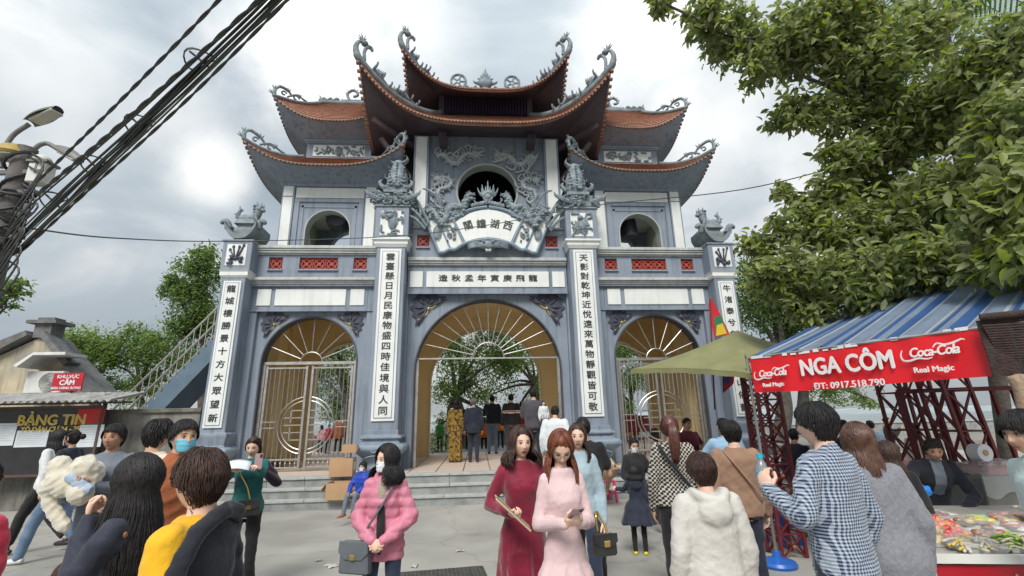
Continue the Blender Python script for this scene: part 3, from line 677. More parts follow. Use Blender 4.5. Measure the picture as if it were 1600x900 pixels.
top, per = roof(ct, 0, TY, RA, RB, 9.33, 1.78, .04, 1.45, .62, 11.05, 2.05, 1.5, 9.70, WOOD, conc=1.15, p=3.5, edge=.09, tile_d=.11, fascia=EDGE2, lip=.03)
hips(top, 0, TY, RA, RB, 9.33, 1.78, .04, 1.45, .62, 11.05, 1.15, .46, .10, CORN, p=3.5, orn=2)
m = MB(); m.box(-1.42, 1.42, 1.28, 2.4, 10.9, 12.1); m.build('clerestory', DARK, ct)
for k in range(27):
    m = MB() if k == 0 else m
    if k == 0: bar = MB().box(-.022, .022, 1.2, 1.25, 11.12, 11.85).mesh('clerestory_bar', mat('dark_plum_bars', (.05, .035, .07), rough=.5))
    link('clerestory_bar', bar, ct, loc=(-1.27+k*.0977, 0, 0))
for s in (-1, 1): m = MB(); m.box(s*1.33, s*1.5, 1.15, 1.4, 10.9, 11.95); m.build('clerestory_post', WOOD, ct)
m = MB(); m.box(-1.5, 1.5, 1.12, 1.3, 11.82, 11.98); m.build('clerestory_beam', WOOD, ct)
UA, UB = 2.42, 1.72
top2, per = roof(ct, 0, TY, UA, UB, 11.2, 1.30, .045, 1.25, .06, 12.35, 1.42, .6, 11.75, WOOD, conc=1.15, p=3.4, edge=.08, tile_d=.10, fascia=EDGE2, lip=.03)
hips(top2, 0, TY, UA, UB, 11.2, 1.30, .045, 1.25, .06, 12.35, 1.15, .46, .095, CORN, p=3.4, orn=2)
m = MB(); m.tube(cr([(-1.3, TY, 12.55), (-.7, TY, 12.40), (0, TY, 12.38), (.7, TY, 12.40), (1.3, TY, 12.55)], 6), .12, 8); m.build('main_ridge', RIDGE, top2, smooth=.8)
# jewel finial & pierced discs on the ridge
m = MB(); zr = 12.42; m.lathe([(.26, 0), (.30, .05), (.16, .10), (.12, .18), (.2, .24), (.27, .36), (.24, .46), (.12, .50)], (0, TY, zr), 12, sy=.6)
for a, l in ((-1.15, .30), (-.6, .30), (-.25, .36), (0, .52), (.25, .36), (.6, .30), (1.15, .30)): m.tube(cr([(0, TY, zr+.42), (sin(a)*l*.6, TY, zr+.44+cos(a)*l*.6), (sin(a)*l, TY, zr+.46+cos(a)*l)], 4), [.09, .085, .08, .07, .06, .05, .035, .02, .008], 6)
for s in (-1, 1): m.tube(cr([(0, TY, zr+.05), (s*.28, TY, zr+.07), (s*.38, TY, zr+.2), (s*.30, TY, zr+.24)], 4), .04, 6); m.tube(cr([(s*.2, TY, zr+.36), (s*.36, TY, zr+.40), (s*.42, TY, zr+.48)], 3), [.06, .06, .05, .04, .03, .02, .01], 6)
m.build('jewel_finial', STATG, top2, smooth=.9)
for s in (-1, 1):
    m = MB(); c = (s*.92, TY, zr+.42); R_ = .25
    m.tube([(c[0]+R_*cos(t), TY, c[2]+R_*1.1*sin(t)) for t in np.linspace(0, 2*pi, 22)], .045, 6, cap=False)
    for k in range(5): a = k*2*pi/5; m.tube([(c[0]+.07*cos(a), TY, c[2]+.07*sin(a)), (c[0]+.23*cos(a), TY, c[2]+.25*sin(a))], .032, 5)
    m.tube([(c[0]+.07*cos(t), TY, c[2]+.07*sin(t)) for t in np.linspace(0, 2*pi, 10)], .025, 5, cap=False)
    for k in range(10): m.ball((c[0]+(-.32+k*.075)*1.0, TY-.02*(k % 3), zr+.08+.05*((k*7) % 3)), (.07, .09, .06), 6, 5)
    for k in range(4): m.tube([(c[0]+s*-.2+s*k*-.06, TY, zr+.1), (c[0]-s*(.26+k*.06), TY, zr+.26-.03*k)], [.04, .008], 5)
    m.build('sun_disc_ornament', STATG, top2, smooth=.9)
# --- side towers
SCX, SY, SH = 4.33, 1.55, 1.25
for s in (-1, 1):
    st = link('side_tower', None, gate); cx = s*SCX
    def sw(mb, axis, sgn, th=.22):
        n = 20; r, zs = (.59, 6.68) if sgn < 0 or axis == 'x' else (.62, 6.95); pts = [(-SH, 5.2), (-r, 5.2)]+[(-r*cos(pi*i/n), zs+r*sin(pi*i/n)) for i in range(n+1)]+[(r, 5.2), (SH, 5.2), (SH, 7.98), (-SH, 7.98)]
        if axis == 'y':
            y0 = SY+sgn*SH; mb.prism([(cx+x, z) for x, z in pts], y0, y0-sgn*th)
        else:
            x0 = cx+sgn*SH; mb.prism([(SY+x*.99, z) for x, z in pts], x0, x0-sgn*th, plane='yz')
    m = MB(); sw(m, 'y', -1); sw(m, 'y', 1); m.build('tower_wall', BLUE, st)
    m = MB(); sw(m, 'x', -1, .2); sw(m, 'x', 1, .2)
    m.build('tower_side_wall', mat('cream_interior_wall', (.46, .47, .38), (.4, .4, .32), ns=2), st)
    yf = SY-SH
    m = MB(); n = 20
    for k in range(n):
        a, b = pi*k/n, pi*(k+1)/n
        vs = [(cx-r*cos(t), y, 6.68+r*sin(t)) for t in (a, b) for r in (.58, .615) for y in (yf-.012, yf+.3)]
        m.add(vs, [(0, 2, 6, 4), (0, 4, 5, 1), (2, 3, 7, 6), (1, 5, 7, 3)])
    for q in (-1, 1): m.box(cx+q*.58, cx+q*.615, yf-.012, yf+.3, 5.9, 6.68)
    m.build('arch_frame', mat('cream_reveal', (.40, .43, .40)), st)
    for q in (-1, 1):
        for yy in (yf, SY+SH):
            m = MB(); x0 = cx+q*(SH+.02); x1 = cx+q*(SH-.30); y0, y1 = (yy-.05, yy+.25) if yy == yf else (yy-.25, yy+.05)
            m.box(x0, x1, y0, y1, 5.2, 8.0)
            if yy == yf:
                m.m = 1; m.box(x0-q*.035, x1+q*.035, y0-.014, y0+.01, 6.0, 7.62); m.box(x0-q*.035, x1+q*.035, y0-.014, y0+.01, 7.66, 7.95)
                m.box(x0-q*.01, x0+q*.016, y0+.035, y1-.035, 6.0, 7.62)
            m.build('tower_column', [BLUE, WHITE], st)
    m = MB(); m.box(cx-.92, cx+.92, yf-.02, yf+.005, 7.63, 7.93); m.build('white_panel', WHITE, st)
    m = MB(); m.box(cx-.93, cx+.93, yf-.04, yf, 7.50, 7.60)
    for q in (-1, 1): m.box(cx+q*.93, cx+q*.80, yf-.035, yf, 5.9, 7.5); m.box(cx+q*.74, cx+q*.68, yf-.018, yf, 5.9, 7.4)
    m.box(cx-.74, cx+.74, yf-.018, yf, 7.34, 7.4)
    m.build('arch_surround', BLUE, st)
    m = MB(); m.box(cx-SH+.2, cx+SH-.2, yf+.22, SY+SH-.22, 7.62, 7.66); m.build('tower_ceiling', mat('cream_interior_wall', ()), st)
    m = MB(); m.sqloft([(SH+.06, SH+.06, 7.96), (SH+.10, SH+.10, 8.0), (SH+.10, SH+.10, 8.04)], cx, SY); m.build('cornice', BLUE, st)
    # lower roof tier
    A = 1.99
    t1, per = roof(st, cx, SY, A, A, 8.23, .63, .04, .98, .90, 9.08, SH+.08, SH+.08, 8.03, BLUE, conc=1.1, p=3.0, edge=.05, tile_d=.12, fascia=EDGE, bulge=-.45, lip=.022)
    hips(t1, cx, SY, A, A, 8.23, .63, .04, .98, .90, 9.08, 1.1, .16, .06, CORN, p=3.0, curl=False, head=False, orn=1)
    m = MB(); fy = SY-.86
    m.box(cx-.93, cx+.93, fy, SY+.86, 8.9, 9.9); m.build('upper_wall', BLUE, st, bevel=.01)
    m = MB(); m.box(cx-.74, cx+.74, fy-.015, fy+.01, 9.16, 9.52); m.m = 1; relief(m, cx-.70, cx+.70, 9.20, 9.48, fy-.03, 26, 20+s, .03); m.ball((cx, fy-.03, 9.33), (.11, .03, .12)); m.build('relief_panel', [WHITE, STATG], st, smooth=.9)
    m = MB()
    for z0, z1, d in ((9.58, 9.62, .04), (9.62, 9.68, .07)): m.box(cx-.93-d, cx+.93+d, fy-d, SY+.86+d, z0, z1)
    m.build('cornice', BLUEL, st)
    A = 1.57
    t2, per = roof(st, cx, SY, A, A, 9.88, .65, .05, .95, .05, 11.55, .97, .90, 9.68, BLUE, conc=.95, p=2.6, edge=.06, tile_d=.11, fascia=EDGE, bulge=-.35, lip=.022)
    hips(t2, cx, SY, A, A, 9.88, .65, .05, .95, .05, 11.55, .95, .16, .06, CORN, p=2.6, curl=False, head=False, orn=1)
    m = MB(); m.T = Matrix.Translation((0, 0, .5)); m.tube(cr([(cx-.98, SY, 11.16), (cx-.5, SY, 11.12), (cx+.5, SY, 11.12), (cx+.98, SY, 11.16)], 4), .09, 8)
    for q in (-1, 1):
        for k in range(6): m.ball((cx+q*(.98-.1*k), SY-.02, 11.18+.05*(k % 2)), (.09, .09, .07), 6, 5)
        m.tube([(cx+q*.98, SY, 11.2), (cx+q*1.05, SY, 11.42)], [.07, .01], 5)
    m.build('main_ridge', RIDGE, t2, smooth=.8)
    m = MB(); m.T = Matrix.Translation((0, 0, .5)); m.tube(cr([(cx-.02, SY, 11.15), (cx-.13, SY, 11.32), (cx-.16, SY, 11.5), (cx, SY, 11.62), (cx+.15, SY, 11.52), (cx+.14, SY, 11.42), (cx+.02, SY, 11.38)], 5), [.045]*31, 7)
    for q in (-.3, -.2, -.1, 0, .1, .2, .3): m.ball((cx+q, SY, 11.2), (.07, .08, .06), 6, 5)
    for k in range(6): a = .4+k*.5; m.tube([(cx+.14*cos(a), SY, 11.46+.14*sin(a)), (cx+.26*cos(a), SY, 11.46+.24*sin(a))], [.03, .008], 5)
    m.build('ridge_scroll', STATG, t2, smooth=.9)
# drum (left) and bell (right) hung in the towers
m = MB(); m.lathe([(.30, -.42), (.36, -.40), (.44, -.2), (.46, 0), (.44, .2), (.36, .40), (.30, .42)], (0, 0, 0), 18)
d = m.build('ceremonial_drum', BRONZE, None, smooth=.7, loc=at(532, 345, .95), rot=(pi/2, .2, 0), scale=.82, label='large dark drum hanging in the left upper tower opening', cat='drum')
m = MB(); m.lathe([(.36, 0), (.40, .02), (.34, .10), (.30, .3), (.29, .62), (.26, .76), (.16, .84), (.05, .86), (.05, .95)], (0, 0, 0), 20)
m.tube([(.08*cos(t), 0, .97+.08*sin(t)) for t in np.linspace(0, 2*pi, 10)], .02, 5, cap=False)
for k in range(4): a = k*pi/2+.3; m.tube([(.31*cos(a), .31*sin(a), .2), (.27*cos(a), .27*sin(a), .74)], .012, 4)
d = m.build('temple_bell', BRONZE, None, smooth=.7, loc=at(983, 374, .95), scale=.86, label='dark bronze bell hanging in the right upper tower opening', cat='bell')

# ------------------------------------------------------------------ fan-shaped name plaque with crown of dragons
fp = link('fan_plaque', None, gate)
YF = -.33
top_ = lambda x: 7.09-.36*(x/.90)**2
bot_ = lambda x: 6.20-.12*(x/.62)**2
n = 14
def fan(m, y0, y1, g=0):
    P_ = [(lerp(-.90+g, .90-g, i/n), top_(lerp(-.90, .90, i/n))-g) for i in range(n+1)]+[(lerp(.62-g*.6, -.62+g*.6, i/n), bot_(lerp(.62, -.62, i/n))+g) for i in range(n+1)]
    m.prism(P_, y0, y1)
m = MB(); fan(m, YF, YF+.25); m.build('plaque_body', BLUEL, fp)
m = MB(); fan(m, YF-.015, YF+.01, .05); m.build('plaque_face', WHITE, fp)
for i, ch in enumerate('閣鐘湖西'):
    a = (-1.5+i)*.22; x = 1.75*sin(a)*.92
    R_ = Vector((cos(a), 0, -sin(a))); U2 = Vector((sin(a), 0, cos(a)))
    text_mesh('lettering', ch, .27, INK, fp, ext=.006, pos=(x, YF-.02, 6.62-.9*(1-cos(a))), basis=(R_, U2, (0, -1, 0)), sx=.95, bold=.006)
for s in (-1, 1):
    q = lambda P_: [(s*x, z) for x, z in P_]
    m = MB(); m.prism(q([(.90, 6.72), (1.20, 6.72), (1.34, 6.80), (.98, 5.98), (.84, 5.96), (.62, 6.10)]), YF+.02, YF+.22); m.m = 1
    relief(m, *(sorted((s*.86, s*1.06))), 6.15, 6.62, YF+.0, 11, 33, .032)
    m.build('plaque_wing', [WHITE, STATG], fp, smooth=.5)
    m = MB(); m.prism(q([(1.34, 6.80), (1.62, 6.74), (1.60, 6.64), (1.28, 5.90), (1.12, 5.90), (.98, 5.98)]), YF+.06, YF+.26); m.m = 1
    m.ball((s*1.33, YF+.04, 6.38), (.09, .03, .17), 8, 6); m.tube([(s*(1.33+.1*cos(t)), YF+.03, 6.38+.19*sin(t)) for t in np.linspace(0, 2*pi, 14)], .014, 4, cap=False)
    m.build('plaque_wing', [WHITE, STATG], fp, smooth=.5)
    m = MB()
    m.tube(cr([(s*.02, YF-.02, 7.12), (s*.5, YF-.02, 7.02), (s*.9, YF-.02, 6.77), (s*1.2, YF, 6.75), (s*1.36, YF+.02, 6.84), (s*1.64, YF+.04, 6.78), (s*1.66, YF+.06, 6.68)], 5), .04, 6)
    m.tube(cr([(s*.02, YF-.02, 6.19), (s*.35, YF-.02, 6.15), (s*.64, YF-.02, 6.06), (s*.86, YF, 5.92), (s*1.0, YF+.02, 5.92), (s*1.16, YF+.04, 5.85), (s*1.3, YF+.05, 5.86)], 5), .042, 6)
    m.tube([(s*.91, YF-.02, 6.75), (s*.63, YF-.02, 6.08)], .03, 6); m.tube([(s*1.34, YF+.03, 6.8), (s*.98, YF+.03, 5.96)], .026, 6); m.tube([(s*1.63, YF+.05, 6.72), (s*1.28, YF+.05, 5.88)], .035, 6)
    m.build('plaque_border', BLUEL, fp, smooth=.9)
    # dragon lying on the fan
    m = MB(); body = cr([(s*1.75, YF+.1, 6.85), (s*1.5, YF, 7.05), (s*1.2, YF-.02, 6.628), (s*.98, YF, 7.12), (s*.72, YF-.02, 7.10), (s*.60, YF, 7.22), (s*.56, YF-.02, 7.40), (s*.48, YF-.02, 7.46)], 6)
    nb = len(body); m.tube(body, [.05+.05*sin(pi*k/nb) for k in range(nb)], 8)
    rd = random.Random(41)
    for k in range(1, nb-1):
        t = (body[k+1]-body[k-1]).normalized(); qv = Vector((-t.z, 0, t.x))*s
        m.tube([body[k], body[k]+qv*.13+Vector((0, -.02, 0))], [.035, .006], 4)
        if k % 2: m.ball(body[k]+Vector((rd.uniform(-.08, .08), -.05, rd.uniform(-.16, -.03))), (.07, .05, .05), 6, 5)
    h = Vector((s*.46, YF-.03, 7.47)); m.ball(h, (.07, .06, .055)); m.tube([h, h+Vector((-s*.13, 0, -.02))], [.045, .015], 6); m.tube([h, h+Vector((-s*.12, 0, .05))], [.03, .008], 5)
    for k in range(5): m.tube([h, h+Vector((s*(.03+.03*k), 0, .13-.02*k))], [.022, .005], 4)
    for k, (ex, ez) in enumerate(((2.05, 7.42), (2.2, 7.08), (2.18, 6.80), (1.35, 7.45), (1.62, 7.55))):   # whiskers and tail flames
        b0 = Vector((s*(1.55+.05*k if k < 3 else 1.2), YF, 6.628-.08*k if k < 3 else 7.05)); e = Vector((s*ex, YF-.12, ez))
        m.tube(cr([b0, lerp(b0, e, .5)+Vector((0, -.06, .10)), e, e+Vector((s*.12, 0, .02))], 4), [.05, .05, .045, .045, .04, .04, .035, .035, .03, .03, .025, .02, .01], 5)
    for k in range(34):
        x = rd.uniform(.65, 1.72); z0_ = top_(min(x, .9))+rd.uniform(-.02, .22) if x < .9 else rd.uniform(6.84, 7.12)
        a = rd.uniform(0, 6.28); m.tube([(s*x+.06*cos(a+j), YF-.05+.01*j, z0_+.045*sin(a+j)) for j in range(5)], [.03, .032, .028, .02, .01], 5)
    m.build('plaque_dragon', STATG, fp, smooth=.9)
m = MB(); m.tube([(.12*cos(t), YF-.03, 7.42+.12*sin(t)) for t in np.linspace(0, 2*pi, 16)], .03, 6, cap=False); m.ball((0, YF-.03, 7.42), (.10, .05, .10))
for k in range(11):
    a = radians(-75+k*15); l = .42 if k == 5 else (.26+.08*(k % 2))
    m.tube(cr([(.10*sin(a), YF-.03, 7.42+.1*cos(a)), (.6*l*sin(a*1.1)+.04*sin(a), YF-.03, 7.42+.6*l*cos(a)), (l*sin(a*.92), YF-.03, 7.42+l*cos(a*.85)+.05)], 3), [.045, .042, .038, .03, .022, .014, .006], 5)
for s in (-1, 1):
    for k in range(6): m.ball((s*(.05+.07*k), YF-.03, 7.24-.018*k), (.06, .05, .07), 6, 5)
    m.tube(cr([(s*.1, YF-.03, 7.22), (s*.28, YF-.03, 7.2), (s*.38, YF-.03, 7.32), (s*.33, YF-.03, 7.36)], 4), .025, 5)
m.build('flaming_pearl', STATG, fp, smooth=.9)
m = MB(); m.ball((0, YF-.03, 6.03), (.26, .10, .12), 12, 8); m.ball((0, YF-.10, 5.98), (.12, .06, .08))
for s in (-1, 1):
    m.ball((s*.12, YF-.12, 6.09), .04)
    for k in range(8): a = radians(-20+k*22); m.tube(cr([(s*.2, YF-.04, 6.0), (s*(.3+.12*cos(a)), YF-.05, 6.0+.10*sin(a)), (s*(.42+.12*cos(a)), YF-.03, 6.0+.13*sin(a)-.03)], 3), [.045, .042, .04, .035, .03, .02, .01], 5)
m.m = 1; m.box(-.07, .07, YF-.10, YF, 5.86, 5.93); m.build('beast_mask', [STATG, WHITE], fp, smooth=.9)

# ------------------------------------------------------------------ steps and platform
plat = link('stone_platform', None, None, label='grey stone platform and three broad steps under the temple gate', cat='steps')
m = MB(); m.box(-6.62, 6.62, -1.06, 8.0, .0, PZ-.04); m.build('platform_core', STONE, plat)
FLOORM = mat('worn_terracotta_paving', (.55, .44, .37), (.48, .40, .34), ns=2.5, rough=.7, bump=.2)
rd = random.Random(3)
tmesh = [MB().box(-.288, .288, -.288, .288, -.04, 0).mesh('paving_tile', FLOORM, bevel=.004) for _ in range(1)]
for i in range(10):
    for j in range(11):
        x = -2.7+i*.6; y = -.78+j*.6
        link('paving_tile', tmesh[0], plat, loc=(x, y, PZ+rd.uniform(-.003, .002)))
m = MB(); m.box(-6.62, -3.01, -1.06, 8, PZ-.04, PZ-.008); m.box(3.01, 6.62, -1.06, 8, PZ-.04, PZ-.008); m.build('platform_top', FLOORM, plat)
for lv in range(3):
    zt = PZ-lv*.193; y1 = -1.06-lv*.19; x = -6.62; k = 0
    while x < 6.62:
        L = min(rd.uniform(.75, 1.25), 6.62-x)
        if 6.62-x-L < .3: L = 6.62-x
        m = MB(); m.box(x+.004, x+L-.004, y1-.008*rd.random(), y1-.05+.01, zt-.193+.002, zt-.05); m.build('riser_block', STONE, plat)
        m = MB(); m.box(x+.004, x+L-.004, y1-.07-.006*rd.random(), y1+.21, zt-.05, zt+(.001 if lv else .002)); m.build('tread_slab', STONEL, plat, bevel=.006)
        x += L
    if lv: m = MB(); m.box(-6.62, 6.62, y1-.045, y1+.2, 0, zt-.052); m.build('step_core', STONE, plat)
m = MB(); m.box(-6.62, 6.62, -1.1-.0, -1.06, 0, .18); m.build('step_core', STONE, plat)
m = MB(); m.box(3.2, 6.3, -1.07, -.95, .9, .0) if False else None
# ================================================================== vegetation
def leafmat(name, c, rough=.45, tr=.45, c2=None):
    m = bpy.data.materials.new(name); m.use_nodes = True; t = m.node_tree; N_, L_ = t.nodes, t.links
    p = N_['Principled BSDF']; o = N_['Material Output']; p.inputs['Roughness'].default_value = rough
    g = N_.new('ShaderNodeNewGeometry'); nz = N_.new('ShaderNodeTexNoise'); nz.inputs['Scale'].default_value = 1.3; tcn = N_.new('ShaderNodeTexCoord'); L_.new(tcn.outputs['Object'], nz.inputs['Vector'])
    r = N_.new('ShaderNodeMix'); r.data_type = 'RGBA'; r.inputs['A'].default_value = tuple(c)+(1,); r.inputs['B'].default_value = tuple(c2 or [x*.62 for x in c])+(1,)
    a = N_.new('ShaderNodeMath'); a.operation = 'ADD'; L_.new(g.outputs['Random Per Island'], a.inputs[0]); L_.new(nz.outputs[0], a.inputs[1])
    b = N_.new('ShaderNodeMath'); b.operation = 'MULTIPLY'; b.inputs[1].default_value = .6; L_.new(a.outputs[0], b.inputs[0]); L_.new(b.outputs[0], r.inputs['Factor'])
    L_.new(r.outputs['Result'], p.inputs['Base Color'])
    tl = N_.new('ShaderNodeBsdfTranslucent'); mxx = N_.new('ShaderNodeMixShader'); mxx.inputs[0].default_value = tr
    hs = N_.new('ShaderNodeHueSaturation'); hs.inputs['Saturation'].default_value = 1.1; hs.inputs['Value'].default_value = 1.6; L_.new(r.outputs['Result'], hs.inputs['Color']); L_.new(hs.outputs[0], tl.inputs[0])
    L_.new(p.outputs[0], mxx.inputs[1]); L_.new(tl.outputs[0], mxx.inputs[2]); L_.new(mxx.outputs[0], o.inputs[0]); return m
LG = [leafmat('leaf_grey_green', (.34, .38, .17), tr=.5), leafmat('leaf_deep_green', (.15, .20, .07)), leafmat('leaf_bright_green', (.31, .38, .07))]
LF = [leafmat('fine_leaf_green', (.22, .32, .10), tr=.6), leafmat('fine_leaf_dark', (.10, .155, .055), tr=.6), leafmat('fine_leaf_yellow_green', (.30, .40, .10), tr=.6)]
BARK = mat('dark_bark', (.07, .06, .05), (.11, .10, .085), rough=.9, ns=8, bump=.8, bs=18)
def np_leaves(name, C, L, W, mats, parent, rng, droop=.4, frac=(.6, .25, .15), fold=.25, upn=.5, kind=None):
    """C: (n,3) leaf bases; builds six-vertex folded leaves with real width and curl"""
    n = len(C)
    d = rng.normal(size=(n, 3)); d[:, 2] = d[:, 2]*.6-droop; d /= np.linalg.norm(d, axis=1)[:, None]
    up = rng.normal(size=(n, 3))*.6; up[:, 2] += upn*2; s = np.cross(d, up); s /= np.linalg.norm(s, axis=1)[:, None]+1e-9; nn = np.cross(s, d)
    L_ = (L*rng.uniform(.65, 1.2, n))[:, None]; W_ = L_*W
    cl = (L_*rng.uniform(.05, .25, n)[:, None])
    v = np.empty((n, 8, 3))
    v[:, 0] = C; v[:, 1] = C+d*L_*.30+s*W_*.44+nn*W_*fold-nn*cl*.1; v[:, 2] = C+d*L_*.66+s*W_*.42+nn*(W_*fold-cl*.45); v[:, 3] = C+d*L_-nn*cl
    v[:, 4] = C+d*L_*.66-s*W_*.42+nn*(W_*fold-cl*.45); v[:, 5] = C+d*L_*.30-s*W_*.44+nn*W_*fold-nn*cl*.1; v[:, 6] = C+d*L_*.33-nn*cl*.1; v[:, 7] = C+d*L_*.68-nn*cl*.45
    q = np.array([[0, 1, 2, 6], [6, 2, 3, 7], [0, 6, 4, 5], [6, 7, 3, 4]])
    f = (np.arange(n)[:, None, None]*8+q[None]).reshape(-1)
    me = bpy.data.meshes.new(name); me.vertices.add(n*8); me.vertices.foreach_set('co', v.reshape(-1))
    me.loops.add(len(f)); me.loops.foreach_set('vertex_index', f.astype(np.int32)); np_ = n*4
    me.polygons.add(np_); me.polygons.foreach_set('loop_start', np.arange(np_, dtype=np.int32)*4); me.polygons.foreach_set('loop_total', np.full(np_, 4, dtype=np.int32))
    mi = np.repeat(rng.choice(len(mats), n, p=frac[:len(mats)]), 4).astype(np.int32)
    for m in mats: me.materials.append(m)
    me.polygons.foreach_set('material_index', mi); me.update(calc_edges=True); me.validate()
    return link(name, me, parent, kind=kind)
def clumps(blobs, n, rng, sub=.28, per=26, shell=.55):
    """leaf positions grouped in twigs spread through blob volumes; returns positions and twig centres"""
    vol = np.array([b[1]**2.2 for b in blobs]); k = rng.choice(len(blobs), max(1, n//per), p=vol/vol.sum()); tw = []
    for i in k:
        c, r = blobs[i][0], blobs[i][1]; u = rng.normal(size=3); u /= np.linalg.norm(u); rr = r*(shell+(1-shell)*rng.random())**.9*rng.uniform(.55, 1.08)
        tw.append(np.array(c)+u*rr*np.array([1, 1, .85]))
    tw = np.array(tw); sr = np.array([blobs[i][1] for i in k])*sub
    P_ = np.repeat(tw, per, axis=0)+rng.normal(size=(len(tw)*per, 3))*np.repeat(sr, per)[:, None]*.55
    return P_, tw
def tree(name, label, base, blobs, n, L, W, mats, seed, cat='tree', r0=.2, fork=None, frac=(.6, .25, .15), droop=.35, sub=.28, per=26, group=None, nbranch=60, forks=3, shell=.5):
    rng = np.random.default_rng(seed); rd = random.Random(seed)
    t = thing(name, label, cat, loc=base, group=group); B = Vector(base)
    bl = [(np.array(Vector(c)-B), r) for c, r in blobs]
    P_, tw = clumps(bl, n, rng, sub, per, shell)
    np_leaves('crown', P_, L, W, mats, t, rng, droop=droop, frac=frac, kind=None)
    m = MB(); fk = Vector(fork)-B if fork else Vector((0, 0, 2))
    m.tube(cr([(0, 0, 0), fk*.35+Vector((rd.uniform(-.1, .1), rd.uniform(-.1, .1), 0)), fk*.7, fk], 4), [r0*(1.25-.5*k/12) if k else r0*1.5 for k in range(13)], 9)
    m.build('trunk', BARK, t, smooth=.9)
    m = MB(); ends = []
    for i, (c, r) in enumerate(bl):
        c = Vector(c); mid = lerp(fk, c, .5)+Vector((rd.uniform(-.2, .2), rd.uniform(-.2, .2), rd.uniform(0, .3)))*r
        pts = cr([fk, mid, c], 5); rr_ = r0*.5; m.tube(pts, [lerp(rr_, rr_*.25, k/10) for k in range(11)], 6); ends.append((c, r))
    idx = rng.choice(len(tw), min(nbranch, len(tw)), replace=False)
    for i in idx:
        q = Vector(tw[i]); c = min(ends, key=lambda e: (e[0]-q).length)[0]
        mid = lerp(c, q, .5)+Vector((rd.uniform(-.12, .12), rd.uniform(-.12, .12), rd.uniform(-.05, .2)))*(c-q).length
        m.tube(cr([c, mid, q], 3), [lerp(r0*.16, r0*.03, k/6) for k in range(7)], 4)
    m.build('limb', BARK, t, smooth=.9, kind='stuff'); return t
def blobpx(lst):
    return [(atd(px, py, d), rpx*d/740) for px, py, d, rpx in lst]
# big-leaved tree overhanging from the right
big = blobpx([(1035, 5, 6.0, 30), (1100, 25, 6.0, 50), (1150, 60, 6.2, 70), (1195, 95, 6.0, 62), (1250, 60, 5.8, 95), (1240, 175, 6.2, 52), (1300, 180, 6.0, 60), (1350, 100, 5.6, 95),
              (1310, 20, 5.4, 80), (1420, 60, 5.4, 95), (1380, 240, 6.0, 60), (1345, 290, 6.4, 55), (1440, 200, 5.6, 85), (1520, 120, 4.8, 95), (1590, 60, 4.3, 100), (1590, 190, 4.0, 100),
              (1500, 300, 4.8, 90), (1420, 340, 5.6, 85), (1330, 360, 6.0, 75), (1270, 350, 6.4, 62), (1235, 300, 6.6, 34), (1210, 370, 6.4, 52), (1180, 400, 6.4, 34), (1230, 430, 6.0, 62), (1190, 440, 6.2, 30), (1300, 440, 5.8, 75), (1380, 430, 5.2, 75),
              (1460, 400, 4.8, 70), (1560, 330, 3.9, 90), (1600, 280, 3.7, 80), (1560, 410, 4.0, 60), (1610, 400, 3.6, 70), (1285, 490, 5.8, 35), (1250, 480, 6.0, 32), (1360, 485, 5.4, 30), (1330, 245, 6.0, 58), (1300, 295, 6.2, 48), (1290, 240, 6.2, 34), (1385, 180, 5.8, 70)])
bt = tree('broadleaf_tree', 'large leaved tree overhanging the stalls from the right with pale grey green leaves', (9.6, -6.4, 0), big, 28500, .15, .44, LG, 5, r0=.15, fork=(9.2, -6.4, 4.2), frac=(.55, .27, .18), droop=.45, sub=.25, per=17, nbranch=420)
# nearest leaves each on their own
def leaf_mesh(i):
    rd = random.Random(90+i); m = MB(); L, W = .17, .075; vs = []; cl = rd.uniform(.02, .06)
    for k in range(6):
        t = k/5; wd = W*.5*sin(pi*t**.8)**.8 if 0 < k < 5 else 0
        z = -cl*t*t+.012; 
        vs += [(-wd, L*t, z+wd*.35), (0, L*t, z-.004), (wd, L*t, z+wd*.35)]
    fs = []
    for k in range(5): a = k*3; fs += [(a, a+1, a+4, a+3), (a+1, a+2, a+5, a+4)]
    m.add(vs, fs); return m.mesh('leaf', LG[(0, 0, 2)[i]], smooth=True)
LM = [leaf_mesh(i) for i in range(3)]
rd = random.Random(17); near = [b for b in big if (b[0]-CAM).length < 6.8 and b[0].y < -6.2]
for k in range(290):
    c, r = near[rd.randrange(len(near))]; u = Vector((rd.gauss(-.5, .8), rd.gauss(-1.0, .6), rd.gauss(-.1, .8))).normalized()
    p = c+u*r*rd.uniform(.75, 1.1); o = link('leaf', LM[rd.randrange(3)], bt, loc=p-Vector((9.6, -6.4, 0)), rot=(rd.uniform(-1.4, .1), rd.uniform(-.5, .5), rd.uniform(0, 6.28)), scale=rd.uniform(.75, 1.1))
